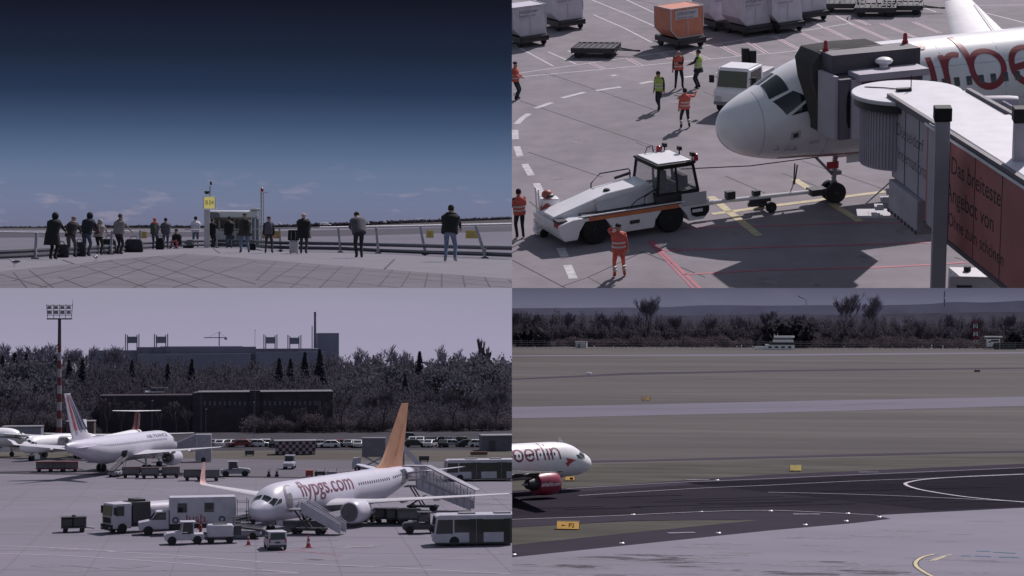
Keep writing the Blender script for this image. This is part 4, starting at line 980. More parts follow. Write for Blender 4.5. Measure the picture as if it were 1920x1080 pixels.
band("airfield_apron", b3, b2, 400.2, 560, mat("far_apron_pale", c(108, 105, 117), .9, var=.12, scale=.04, stretch=(.2, 1, 1), spec=.1))
band("airfield_grass", far, b3, 560.2, 760, mat("far_grass", c(74, 72, 76), .95, var=.2, scale=.03, stretch=(.2, 1, 1), spec=.05))
mb = MB()
for a in ([(-60, 452), (250, 449)], [(500, 447), (760, 440)], [(600, 426), (960, 419)], [(0, 462), (60, 460)]):
    p = [T.at(x, y, 250 if y > 440 else 420) for x, y in a]
    mb.quad(p[0], p[1], p[1] + Vector((0, 2, .13)), p[0] + Vector((0, 2, .13)))
structure(T, mb, "taxiway_line", LINEW)
# far wood: many small clumps along a ridge
def clumps(mb, o, r, n, rnd, leaf=.25):
    for _ in range(n):
        v = Vector((rnd.gauss(0, 1), rnd.gauss(0, 1), rnd.gauss(0, 1))).normalized() * r * rnd.uniform(.45, 1.05); v.z *= .85
        q = o + v; s = r * leaf * rnd.uniform(.6, 1.3); a = rnd.uniform(0, PI); u = Vector((math.cos(a), math.sin(a), rnd.uniform(-.6, .6))) * s; w = Vector((rnd.uniform(-.5, .5), rnd.uniform(-.5, .5), 1)).normalized() * s
        mb.quad(q - u, q + w * .8, q + u, q - w * .8)
rnd = random.Random(5); mb = MB()
x = -70
while x < 1010:
    base = 428 if x < 480 else 428 - (x - 480) / 480 * 14
    top = (424 if x < 120 else 421.5) + rnd.uniform(-1, 1.4)
    if x > 480: top = 421.5 - (x - 480) / 480 * 16 + rnd.uniform(-1, 1.2)
    p0, p1 = T.at(x, base + 2, 745), T.at(x, top, 745); r = (p1.z - p0.z) / 2
    clumps(mb, (p0 + p1) / 2, max(r, .6), 40, rnd, .35)
    mb.ball(p0.x, p0.y + 1, p0.z, 1.6, 1.2, max(p1.z - p0.z, 1) * .85, 7, 5)
    x += 3.6
WOODF = twiggy("far_wood", c(84, 78, 88))
put(T, mb.build("distant_wood", WOODF, smooth=False), "dark low wood along the horizon beyond the airfield under the deep blue sky", "wood", kind="stuff").matrix_world = T.M.copy()
# sky
mb = MB(); mb.quad(T.at(-200, 470, 900), T.at(959.9, 470, 900), T.at(959.9, -120, 900), T.at(-200, -120, 900))
zh = T.at(480, 427, 900).z; zt = T.at(480, 0, 900).z
structure(T, mb, "sky", sky_mat("evening_blue_sky", [(0, c(112, 115, 142)), (.11, c(112, 121, 149)), (.227, c(104, 119, 148)), (.32, c(88, 108, 137)), (.46, c(62, 81, 110)), (.6, c(41, 55, 82)), (.77, c(30, 40, 59)), (1, c(22, 24, 38))], zh, zt, (c(150, 144, 164), .055, .2, .59, .72, .6, (.1, .3))))
# railing runs
RAILM = mat("railing_galvanised", c(150, 146, 160), .45, .3, .12, 3); RAILB = mat("railing_dark_rail", c(62, 62, 76), .5)
def railing(label, run, posts):
    """run: (x, top y, rail1 y, rail2 y, foot y) in the photograph, standing on the floor's edge"""
    r = put(T, MB().add([(0, 0, 0)], []).build("terrace_railing", RAILM), label, "railing") if False else thing(T, "terrace_railing", label, "railing", T.g(run[0][0], run[0][4]), 0, "railings round the terrace")
    o = r.matrix_world.inverted() @ T.M
    def P(x, y, fy, lean=0):
        q = T.g(x, fy); return o @ (T.at(x, y, q.y + lean))
    for i, (nm, m, w, lean) in enumerate((("top_rail", RAILM, .05, .25), ("lower_rail", RAILB, .1, .1), ("lower_rail", RAILB, .1, .05))):
        mb = MB(); mb.tube([P(q[0], q[1 + i], q[4], lean) for q in run], w * .5 if i == 0 else w * .8, 8); mb.build(nm, m, r)
    for a, b in posts:
        q = T.g(*b); top = o @ T.at(a[0], a[1], q.y + .3); bot = o @ Vector((q.x, q.y, 0)); mid = bot.lerp(top, .45)
        mb = MB(); mb.bar(bot + Vector((0, .0, 0)), bot + Vector((.0, .12, .32)), .1, .3); mb.bar(bot + Vector((0, .1, .2)), top, .1, .2, up=(0, 1, 0)); mb.build("post", RAILM, r, bevel=.01)
        mb = MB(); mb.box(bot.x, bot.y, .0, .26, .26, .05); mb.build("base_plate", RAILB, r)
    return r
railing("grey terrace railing at the far left with a single broad leaning post", [(-70, 434, 470, 480, 488), (0, 435, 472, 481, 487), (66, 436, 469, 478, 485.5), (150, 436, 465, 473, 481), (215, 434, 462, 469, 476), (262, 432, 457, 465, 468.5)], [((69, 437), (66, 485.5)), ((210, 434), (208, 477)), ((263, 432), (262, 468.5))])
railing("short grey terrace railing behind the seated person and the kiosk", [(264, 432, 456, 464, 468), (330, 431, 453, 460, 466), (400, 430, 451, 458, 464), (470, 430, 452, 460, 465.5), (500, 430, 454, 463, 470)], [((407, 430), (406, 464.5)), ((330, 431), (330, 466))])
railing("long grey terrace railing along the right side with leaning posts", [(502, 428, 455, 463, 471), (580, 427, 456, 465, 472.5), (640, 427, 457, 466, 473.5), (720, 426, 459, 470, 475.5), (800, 424, 461, 473, 479), (905, 422, 464, 476, 484), (1010, 420, 466, 480, 489)], [((524, 430), (526, 471)), ((634, 427), (638, 473.5)), ((705, 427), (709, 475.5)), ((788, 426), (797, 478)), ((892, 424), (909, 484.5))])
# panels hung on the railings
def plate(px, fy, x0, y0, x1, y1, m, label, words=None):
    q = T.g(px, fy); d = q.y + .15; a, b = T.at(x0, y1, d), T.at(x1, y0, d)
    mb = MB(); w, h = b.x - a.x, b.z - a.z; mb.box(0, 0, 0, w, .03, h)
    o = put(T, mb.build("notice_board", m, bevel=.005), label, "notice board", ((a.x + b.x) / 2, d, a.z), 0)
    mb = MB()
    for k in range(3): mb.box(-w * .1 + .02 * k, -.017, h * (.25 + .2 * k), w * (.5 - .1 * k), .004, h * .05)
    mb.build("faded_print", mat("faded_print", c(150, 130, 90), .8), o)
PYEL = mat("notice_yellow", c(186, 166, 96), .6, var=.12, scale=3); PORA = mat("notice_orange", c(172, 142, 92), .6)
plate(268, 468, 264, 434, 275, 447, PYEL, "small yellow notice on the railing left of the person in the red hood")
plate(500, 471, 491, 433, 524, 447, PORA, "orange notice on the railing behind the person with a grey backpack")
plate(805, 479, 799, 432, 813, 446, PYEL, "yellow notice on the railing left of the tall person in a puffer jacket")
plate(885, 484, 873, 432, 896, 447, PYEL, "yellow notice on the railing right of the tall person in a puffer jacket")
# gate sign on its post, kiosk, masts
q = T.g(391, 465); k = T.at(391, 400, q.y)
sg = thing(T, "gate_sign", "square yellow gate sign reading B.04 on a pale post beside the kiosk", "sign", q)
def up1(px, py, dy=0): return T.at(px, py, q.y + dy) - q
mb = MB(); mb.bar(up1(388, 464), up1(388, 393), .3, .3); mb.build("post", GREYW, sg, bevel=.01)
a, b = up1(380.5, 391.5), up1(405, 368.5); mb = MB(); mb.box((a.x + b.x) / 2, 0, a.z, b.x - a.x, .18, b.z - a.z); fr = mb.build("sign_case", WHITE, sg, bevel=.01)
a2, b2 = up1(383, 391), up1(402.5, 369.5); mb = MB(); mb.box((a2.x + b2.x) / 2, -.093, a2.z, b2.x - a2.x, .012, b2.z - a2.z); mb.build("sign_face", lit(mat("gate_yellow", c(205, 192, 118), .5, var=.05), .45), fr)  # glow added because the sun leaves this face in shade
lettering("B.04", .34, ((a2.x + b2.x) / 2, -.103, a2.z + (b2.z - a2.z) * .34), (1, 0, 0), (0, 0, 1), TXD, fr, center=True, width=(b2.x - a2.x) * .8)
mb = MB(); mb.tube([up1(394, 369), up1(394, 349)], .05, 6); mb.tube([up1(390, 360), up1(394, 360)], .03, 6); mb.build("aerial", GREYW, sg)
mb = MB(); c0 = up1(395.5, 343.5); mb.ball(c0.x, 0, c0.z, .06, .06, .12, 8, 6); c0 = up1(388, 360); mb.ball(c0.x, 0, c0.z, .16, .1, .07, 8, 6); c0 = up1(388, 364); mb.box(c0.x, 0, c0.z, .2, .15, .07); mb.build("camera_head", DARK, sg)
q = T.g(440, 463); kq = q.y + 2.0
ks = thing(T, "kiosk", "small white kiosk with rounded canopy and dark windows at the terrace corner", "kiosk", (q.x, kq, 0))
def upk(px, py, dy=0): return T.at(px, py, kq + dy) - Vector((q.x, kq, 0))
def pbox(x0, y0, x1, y1, d0, d1, name, m, par=ks, bev=.02):
    a, b = upk(x0, y1), upk(x1, y0); mb = MB(); mb.box((a.x + b.x) / 2, (d0 + d1) / 2, a.z, b.x - a.x, d1 - d0, b.z - a.z); return mb.build(name, m, par, bevel=bev)
wl_ = pbox(394, 410, 486, 463.5, 0, 2.6, "wall", GREYW)
pbox(391, 395, 484, 409.6, -.25, 2.8, "canopy", WHITE, ks, .12); pbox(393.5, 397, 412, 410, -.33, -.2, "canopy_end", GREY, ks, .1)
for x0, x1 in ((398, 410), (413, 424), (441, 454), (456, 470)): pbox(x0, 411.5, x1, 432, -.04, -.005, "window", GLASS, wl_, 0)
pbox(426, 411, 439, 462, -.06, -.004, "door", DARK, wl_, .01); pbox(471, 410, 486, 463, -.12, -.002, "glass_booth", glass("booth_glass", c(120, 128, 146)), ks, .01)
mb = MB()
for x in (471, 478.5, 486): mb.bar(upk(x, 463, -.16), upk(x, 392, -.16), .07, .05)
mb.build("booth_mullion", WHITE, ks); pbox(470, 390.5, 487.5, 394.5, -.3, 2.2, "booth_roof", WHITE)
for x0, x1 in ((395, 409), (443, 455)): pbox(x0, 436, x1, 458, -.03, -.003, "wall_panel", GREY, wl_, 0)
q = T.g(491, 466); ms = thing(T, "signal_mast", "thin pale mast with small red lamps on top, rising behind the glass booth", "mast", q); o_ = q.copy()
def upm(px, py): return T.at(px, py, o_.y) - o_
mb = MB(); mb.tube([upm(490, 465), upm(490, 360)], .05, 8); mb.tube([upm(494, 465), upm(494, 362)], .025, 6)
for y in range(370, 465, 8): mb.tube([upm(490, y), upm(494, y)], .015, 4)
mb.build("pole", GREYW, ms)
mb = MB(); a = upm(491.5, 356); mb.ball(a.x, 0, a.z, .09, .09, .12, 8, 6); mb.build("red_lamp", LAMPRED, ms); mb = MB(); a = upm(493, 362); mb.box(a.x + .1, 0, a.z, .35, .1, .06); mb.build("cross_arm", WHITE, ms)
q = T.g(384, 464)
# people at the railing
BLK = cloth("black", (.012, .012, .015)); NV = cloth("navy_dark", (.016, .018, .03)); GRJ = cloth("grey_jacket", c(78, 76, 86)); LGR = cloth("light_grey", c(126, 119, 126)); CRM = cloth("cream", c(150, 138, 140)); JN = cloth("jeans", c(70, 78, 98)); LJN = cloth("light_jeans", c(106, 118, 144))
DTR = cloth("dark_trousers", c(42, 40, 46)); WHT = cloth("white_shirt", c(205, 200, 216)); OLV = cloth("olive", c(58, 56, 54)); REDH = cloth("red_hood", c(172, 70, 64)); FURC = cloth("pale_fur", c(128, 118, 116)); GTR = cloth("grey_trousers", c(64, 62, 68)); PNK = cloth("pink_trousers", c(168, 92, 104))
def vis(px, fy, hy, rz, label, *a, **k):
    h = (fy - hy) / (fy - 424) * 1.2; ln = k.pop('grow', 1.0) * 1.03; k['bulk'] = k.get('bulk', 1.0) * 1.18
    return person(T, T.g(px, fy), R(rz), label, *a, h=h * ln, **k)
vis(98, 487, 408, -28, "person in a long black coat leaning on the railing at the far left", BLK, BLK, lean=20, arms=('rail', 'rail'), coat=.35, bulk=1.12, hood=True, grow=1.09)
pB = vis(132, 483, 415, -20, "person in a dark jacket with a pale fur collar leaning on the railing", DTR, GRJ, lean=30, arms=('rail', 'rail'), fur=FURC, hat=cloth("pale_cap", c(120, 112, 112)), grow=1.13, feet=((-.08, -.1), (.14, .1)))
vis(161, 481, 408, -32, "person in a dark navy hooded jacket and jeans leaning far over the railing", NV, JN, lean=26, arms=('rail', 'rail'), hood=True, bulk=1.08, grow=1.12, feet=((-.1, -.12), (.08, -.0)))
pD = vis(185, 478.5, 418, -24, "person in a short cream jacket and dark trousers at the railing", CRM, DTR, lean=16, arms=('rail', 'rail'), bulk=1.12, hood=True, grow=1.08)
pE = vis(222, 477.5, 408, -40, "person in a grey jacket with black shoulders, standing at the end of the left group", LGR, DTR, lean=12, arms=('rail', 'rail'), hair=GRJ, bulk=1.1, grow=1.06)
pF = vis(290, 468, 411.5, -12, "person in a red hood with a green backpack", GRJ, JN, arms=('rail', 'front'), hood=False, hat=REDH, hair=REDH, fur=REDH, bulk=1.05)
vis(311, 467, 411, 8, "person in a dark grey jacket beside the one in the red hood", GRJ, JN, arms=('rail', 'rail'), lean=6, coat=.0, bulk=1.15)
vis(333, 466.5, 430, 150, "person in dark clothes and pink trousers sitting on the floor by the railing", BLK, PNK, sit=True, arms=('lap', 'lap'), eyes=True, lean=12, grow=1.55, bulk=1.15)
pI = vis(367, 464, 408, 6, "person in a white shirt and pale jeans", WHT, LJN, arms=('rail', 'rail'), bulk=1.08)
vis(398, 465, 411.5, -40, "slim person in black standing in front of the kiosk windows", BLK, DTR, arms=('front', 'rail'), feet=((-.05, .0), (.06, .02)))
vis(430, 465.5, 408, 10, "person in a black knee length coat beside the kiosk door", BLK, JN, arms=('rest', 'talk'), coat=.15, bulk=1.15)
pL = vis(459, 474, 402, 14, "person in an olive jacket, cap and blue jeans in front of the kiosk", OLV, LJN, arms=('front', 'rest'), hat=cloth("olive_cap", c(66, 62, 62)), bulk=1.2, coat=.02, feet=((-.17, 0), (.18, -.02)))
pM = vis(504, 475, 408, -4, "person in navy clothes carrying a grey backpack", NV, GTR, arms=('rest', 'rest'), hat=BLK, bulk=1.08, feet=((-.15, .0), (.15, .02)))
vis(569, 476, 400, -10, "bald person in a long black coat standing beside a silver suitcase", BLK, GTR, arms=('rail', 'rail'), bald=True, coat=.22, bulk=1.18)
vis(673, 484, 399, 8, "person in a grey jacket bending forward over the railing, head down", GRJ, DTR, lean=34, head=38, arms=('raillow', 'raillow'), bulk=1.12, grow=1.1, feet=((-.08, -.05), (.09, -.02)))
vis(843, 491, 387, -18, "tall person in a black puffer jacket and jeans leaning on the railing at the right", BLK, LJN, lean=18, arms=('rail', 'rail'), bulk=1.16, fur=BLK, grow=1.04, shoes=cloth("pale_shoes", c(150, 146, 152)), feet=((-.12, -.08), (.16, .0)))
backpack(T, pD, "brown backpack worn on the cream jacket", cloth("brown_bag", c(84, 66, 66)))
backpack(T, pF, "green backpack below the red hood", cloth("green_bag", c(66, 72, 66)), hgt=.5, zc=1.12)
backpack(T, pM, "grey backpack worn over navy clothes", cloth("grey_bag", c(84, 82, 96)), hgt=.56, w=.36, zc=1.18)
backpack(T, pL, "dark shoulder bag on the back of the olive jacket", cloth("dark_bag", c(40, 38, 42)), w=.28, hgt=.4, zc=1.25, cat="bag", name="shoulder_bag")
mb = MB(); rt, up_, _h = pI; mb.tube([up_(-.17, -.08, 1.46), up_(0, -.165, 1.3), up_(.17, -.15, 1.1), up_(.2, 0, .95)], .016, 6); o = mb.build("shoulder_strap", DTR); o.parent = rt
mb = MB(); rt, up_, _h = pE
mb.loft([[up_(rx * math.cos(2 * PI * j / 20), ry * math.sin(2 * PI * j / 20), z) for j in range(20)] for z, rx, ry in ((1.27, .245, .176), (1.39, .243, .16), (1.46, .17, .115), (1.5, .08, .08))]); o = mb.build("shoulder_yoke", BLK); o.parent = rt
# luggage
def bag(px, fy, w, d, h, label, m, rz=0, cat="bag", name="travel_bag"):
    q = T.g(px, fy); o = thing(T, name, label, cat, q, R(rz), None, .8); mb = MB()
    prof = [(-.5, .0), (.5, .0), (.52, .3), (.47, .8), (.36, 1), (-.36, 1), (-.47, .8), (-.52, .3)]
    mb.prism([(a * w, b * h) for a, b in prof], 'y', -d / 2, d / 2); mb.build("body", m, o, bevel=.05)
    mb = MB(); mb.tube(smooth_line([(-w * .2, 0, h * .98), (-w * .12, 0, h * 1.18), (w * .12, 0, h * 1.18), (w * .2, 0, h * .98)]), .02, 6); mb.build("handle", BLACK, o)
    mb = MB(); mb.box(0, -d / 2 - .03, h * .2, w * .5, .06, h * .45); mb.build("pocket", m, o, bevel=.02)
DBG = cloth("charcoal_bag_and_shadow", c(48, 46, 54))
bag(251, 473, 1.0, .6, .75, "large charcoal travel bag at the right end of the left group", DBG); bag(116, 483, .6, .4, .62, "bag shaped stand-in for shadow between the long black coat and the fur collar", DBG)  # second bag is added in place of a person's shadow on the railing
bag(149, 481, .6, .4, .7, "bag shaped stand-in for shadow between the fur collar and the navy hooded jacket", DBG); bag(204, 476, .8, .5, .8, "bag shaped stand-in for shadow between the cream and grey jackets", DBG)  # both bags stand in for people's shadows on the railing
bag(300, 468, .5, .4, .75, "black bag between the red hood and the dark grey jacket", BLK); bag(353, 465, .7, .5, .35, "black bag on the floor beside the seated person", BLK)
bag(472, 469, .5, .4, .45, "black bag on the floor right of the olive jacket", BLK)
q = T.g(551, 475.5); sc_ = thing(T, "suitcase", "silver ribbed suitcase standing beside the bald person's legs", "suitcase", q, R(-8), None, .62)
mb = MB(); mb.box(0, 0, .06, .62, .38, .86); bd = mb.build("shell", mat("suitcase_silver", c(186, 182, 192), .35, .3), sc_, bevel=.06)
mb = MB()
for i in range(7): mb.box(-.24 + i * .08, -.192, .12, .025, .02, .74)
mb.build("rib", GREYW, bd); mb = MB(); mb.tube([(-.12, .1, .9), (-.12, .1, 1.5), (.12, .1, 1.5), (.12, .1, .9)], .015, 6); mb.build("handle", STEEL, sc_)
for x in (-.24, .24): mb = MB(); mb.ball(x, 0, .04, .04, .05, .04, 8, 5); mb.build("caster", BLACK, sc_)
o = thing(T, "shoulder_bag", "black ribbed bag strapped on top of the silver suitcase", "bag", q + Vector((0, 0, .577)), R(-8), None, .68); mb = MB(); mb.box(-.02, -.05, 0, .72, .4, .68, top=(.92, .8)); mb.build("body", BLK, o, bevel=.07)
mb = MB()
for x in (-.14, .14): mb.box(x, -.235, .06, .05, .04, .52)
mb.build("strap", GREY, o)
# gulls
def gull(px, fy, rz, label):
    o = thing(T, "gull", label, "bird", T.g(px, fy), R(rz), None, .62); GW = mat("gull_white", c(186, 182, 194), .7); GG = mat("gull_grey", c(70, 68, 78), .7)
    mb = MB(); rings = []
    for x, r, z in ((-.26, .012, .2), (-.18, .035, .2), (-.08, .075, .19), (.04, .085, .2), (.12, .06, .235), (.155, .042, .285), (.19, .046, .325), (.225, .035, .325), (.25, .012, .318), (.285, .006, .308)):
        rings.append([(x, r * math.cos(2 * PI * k / 12), z + r * math.sin(2 * PI * k / 12)) for k in range(12)])
    mb.loft(rings); mb.build("body", GW, o, ang=70)
    for s in (-1, 1):
        mb = MB(); mb.ball(-.08, s * .07, .225, .2, .025, .055, 10, 6); mb.build("wing", GG, o)
        mb = MB(); mb.tube([(.0, s * .03, .13), (.0, s * .03, .0), (.05, s * .03, .005)], .008, 5); mb.build("leg", YELLOW, o)
gull(27, 499, 200, "pale gull standing at the far left of the terrace floor"); gull(180, 489, 80, "gull standing on the terrace floor below the cream jacket")
# specks on the far field
def speck(px, py, w, h, m, label, cat, name="parked_vehicle"):
    q = T.at(px, py, 380); o = thing(T, name, label, cat, q); mb = MB(); mb.prism([(-.5 * w, .1 * h), (.5 * w, .1 * h), (.5 * w, .45 * h), (.25 * w, .55 * h), (.15 * w, h), (-.45 * w, h)], 'y', -.4, .4); mb.build("body", m, o, bevel=.1)
    for s in (-.3, .3): wheel(o, s * w, -.42, .22 * h, .2)
for px, py, w, h, lab in ((610, 423, 2.2, .6, "white vehicle far out on the field right of the bald person"), (722, 418.8, .7, .5, "tiny white van on the field left of the far white aircraft"), (525, 422.5, .7, .5, "tiny white van near the wood left of the bald person"), (690, 420.5, .7, .45, "tiny white van nearest the person in grey bending over the railing")):
    speck(px, py, w, h, WHITE, lab, "vehicle")
q = T.at(786, 412, 420); pl = thing(T, "distant_aircraft", "tiny white aircraft far away left of the tall person at the right", "aircraft", q, R(-14), None, .3)
mb = MB(); mb.lathe([(-3.4, .05), (-2.5, .3), (1.6, .34), (2.6, .22), (3.0, .03)], (0, 0, .8), 'x', 12); mb.build("fuselage", WHITE, pl)
mb = MB(); mb.prism([(-3.4, .9), (-2.3, 1.0), (-3.0, 2.0), (-3.5, 2.0)], 'y', -.06, .06); mb.build("tail_fin", WHITE, pl); mb = MB(); mb.prism([(.5, -3), (1.1, -3), (1.2, 3), (.5, 3)], 'z', .6, .7); mb.build("wing", WHITE, pl)
# ================================================================== the runway (lower right)
W = RUNWAY
def y7(x, y): return (960 + x / 4, 810 + y / 4)
def y8(x, y): return (1440 + x / 4, 810 + y / 4)
GR = mat("dry_grass", c(88, 84, 85), .95, var=.15, scale=.1, stretch=(.16, 1, 1), var2=.14, scale2=.018, spec=.05)
GR2 = mat("greener_grass", c(78, 76, 73), .95, var=.28, scale=.2, stretch=(.25, 1, 1), spec=.05)
ASP = mat("runway_asphalt", c(50, 47, 55), .95, var=.14, scale=.12, stretch=(.2, 1, 1), spec=.0); ASPD = mat("dark_asphalt", c(41, 39, 46), .95, var=.15, scale=.1, stretch=(.2, 1, 1), spec=.0)
SHO = mat("shoulder_asphalt", c(62, 58, 68), .95, var=.1, scale=.15, stretch=(.2, 1, 1), spec=.0); CON4 = mat("pale_concrete", c(118, 114, 128), .85, var=.07, scale=.15, stretch=(.3, 1, 1), var2=.08, scale2=.02, spec=.15)
SRV = mat("worn_service_road", c(74, 70, 80), .95, var=.15, scale=.1, stretch=(.2, 1, 1), spec=0)
RW = mat("far_concrete", c(102, 98, 113), .85, var=.08, scale=.08, stretch=(.15, 1, 1), spec=.1)
LX, RX = 940, 2000
mb = MB(); mb.quad(W.g(LX, 1140), W.g(RX, 1140), W.g(RX, 618), W.g(LX, 618)); structure(W, mb, "grass_field", GR)
def flat(name, m, z, *pix): return sheet(W, name, pix, z, m)
flat("runway", RW, .03, (LX, 668), (1440, 667.5), (RX, 662), (RX, 659.5), (1440, 664), (LX, 666))
flat("service_road", SRV, .03, (LX, 713), (1180, 703), (1440, 697), (RX, 690), (RX, 688.5), (1440, 694), (1180, 699), (LX, 711))
flat("taxiway", RW, .03, (LX, 785), (1440, 774), (RX, 759), (RX, 742), (1440, 753), (LX, 764))
flat("taxiway_centre_strip", mat("worn_taxiway", c(84, 80, 96), .85, var=.1, scale=.1, stretch=(.1, 1, 1)), .045, (LX, 773), (1440, 764), (RX, 750), (RX, 745.5), (1440, 758.5), (LX, 767.5))
flat("service_road", SRV, .03, (LX, 871), (1200, 865), (1440, 859), (1800, 850), (RX, 847), (RX, 843.5), (1800, 846.5), (1440, 855.5), (1200, 862), (LX, 866))
flat("greener_grass_strip", GR2, .015, (LX, 921), (1062, 915), (1440, 890), (RX, 866), (RX, 850), (1440, 862), (1200, 868), (LX, 876))
flat("runway_asphalt", ASP, .03, (LX, 992), (1185, 976), (1320, 974), (1670, 976), (1668, 972.5), (1640, 966), (RX, 948), (RX, 866), (1440, 890), (1062, 915), (LX, 921))
flat("runway_shoulder", SHO, .045, (LX, 921), (1062, 915), (1440, 890), (RX, 866), (RX, 874), (1440, 899), (1062, 924), (LX, 931))
flat("dark_turning_pad", ASPD, .045, (1280, 905), (1440, 899.5), (1920, 878.5), (RX, 875), (RX, 946), (1750, 956), (1560, 935), (1440, 922))
flat("runway_shoulder", SHO, .045, (LX, 1048), (960, 1045), (1440, 995), (1600, 981), (1668, 972.5), (1640, 966.5), (1440, 957.5), (1320, 961), (LX, 976), (LX, 990), (1185, 976), (1380, 974.5), (1410, 976), (1185, 999), (LX, 1024))
flat("grass_wedge", GR2, .06, (LX, 1024), (1185, 999), (1420, 975.5), (1300, 975.5), (1185, 977), (LX, 990.5))
flat("concrete_apron", CON4, .075, (LX, 1150), (RX, 1150), (RX, 948), (1920, 952), (1640, 966), (1670, 972.8), (1600, 981), (1440, 995), (960, 1045), (LX, 1047))
def mark(name, m, w, z, *lns):
    mb = MB()
    for ln in lns: ribbon(mb, smooth_line([W.g(*q) for q in ln]), w, z)
    structure(W, mb, name, m)
mark("white_edge_line", mat("thin_white_line", c(140, 136, 150), .8), .3, .09, [y7(-60, 664), y7(700, 636), y7(1440, 603), y7(1920, 593), y8(300, 603), y8(800, 628)], [y7(410, 430), y7(1200, 385), y7(1920, 355), y8(500, 332), y8(1920, 272)], [y7(500, 482), y7(1300, 432), y7(1920, 404), y8(700, 370), y8(1250, 350), y8(1920, 322)],
     [y8(0, 457), y8(400, 465), y8(1000, 485), y8(1920, 528)])
mark("white_guide_line", mat("bright_guide_line", c(170, 164, 170), .8), .45, .1, [y8(1920, 320), y8(1500, 338), y8(1200, 358), y8(1070, 378), y8(1030, 396), y8(1090, 424), y8(1220, 452), y8(1500, 494), y8(1920, 532)])
mark("worn_white_bar", mat("worn_white_bar", c(112, 108, 122), .9, var=.3, scale=.6), .9, .1, [y7(1310, 364), y7(1480, 364)], [y7(1170, 765), y7(1370, 760)], [y8(680, 306), y8(830, 306)], [y8(190, 622), y8(390, 622)], [(1580, 759), (1690, 755)])
YK = [y8(1250, 925), y8(1170, 942), y8(1115, 975), y8(1110, 1010), y8(1150, 1045), y8(1220, 1085), y8(1330, 1130)]
mark("dark_line_border", mat("black_line_paint", (.03, .03, .03), .8), .52, .09, YK); mark("yellow_curve", LINEY, .3, .105, YK)
mark("thin_stand_line", LINEY, .18, .1, [y8(1215, 975), y8(1300, 945), y8(1375, 925)], [y8(1240, 975), y8(1330, 942)])
mark("teal_line", mat("teal_paint", c(70, 100, 122), .8), .5, .1, [y8(1560, 899), y8(1670, 903)], [y8(1690, 907), y8(1855, 917)], [y8(1450, 935), y8(1520, 936)], [y8(1550, 936), y8(1670, 941)], [y8(1730, 944), y8(1880, 947)])
rnd = random.Random(6); mb = MB()
for i in range(34):
    x = rnd.uniform(950, 1800); f = (x - 960) / 960; y = 930 + rnd.uniform(-22, 38) - 22 * f; ln = rnd.uniform(120, 420)
    if y > 958: continue
    ribbon(mb, smooth_line([W.g(x, y), W.g(x + ln * .5, y - ln * .012 + rnd.uniform(-1, 1)), W.g(x + ln, y - ln * .026)]), rnd.uniform(.35, .9), .05)
structure(W, mb, "rubber_mark", mat("rubber_mark", c(41, 38, 45), .95, var=.25, scale=.3, spec=0))
mb = MB()
for i in range(60):
    x = rnd.uniform(970, 1920); q = W.g(x, rnd.uniform(max(965, 1060 - (x - 960) * .104), 1080), .085)
    r = rnd.uniform(.3, 1.3); mb.quad(*[(q.x + r * 3 * rnd.uniform(.6, 1.2) * math.cos(2 * PI * k / 10), q.y + r * rnd.uniform(.6, 1.2) * math.sin(2 * PI * k / 10), .085) for k in range(10)])
structure(W, mb, "apron_stain", mat("pale_apron_stain", c(111, 107, 120), .9, var=.2))
# sky and far hills
mb = MB(); mb.quad(W.at(960.0, 700, 1900), W.at(2100, 700, 1900), W.at(2100, 540, 1900), W.at(960.0, 540, 1900))
structure(W, mb, "sky", sky_mat("overcast_sky", [(0, c(104, 103, 124)), (.5, c(100, 100, 121)), (1, c(88, 87, 106))], W.at(1440, 590, 1900).z, W.at(1440, 540, 1900).z, (c(122, 120, 138), .012, .05, .5, .75, .5, (-1, 2))))
def ridge(name, pts, y, base, m):
    mb = MB(); pr = smooth_line([W.at(a, b, y) for a, b in pts], 5)
    for a, b in zip(pr, pr[1:]): mb.quad(Vector((a.x, y - 60, base)), Vector((b.x, y - 60, base)), b, a); mb.quad(a, b, b + Vector((0, 60, 0)), a + Vector((0, 60, 0)))
    return structure(W, mb, name, m)
ridge("hill_range", [(940, 578), (1100, 577), (1240, 576), (1300, 573), (1350, 572), (1440, 573), (1560, 572), (1660, 572), (1740, 570), (1790, 566), (1850, 567), (1930, 563), (2050, 560)], 1840, -10, mat("hazed_hill_woodland", c(84, 84, 104), .95, var=.14, scale=.03, spec=.05))  # distance haze is put into the blue-grey of both hill ranges
ridge("lower_hill_range", [(940, 590), (1250, 592), (1440, 589), (1600, 590), (1800, 586), (2050, 583)], 1760, -10, mat("hazed_lower_hill_woodland", c(66, 64, 78), .95, var=.2, scale=.05, spec=.05))
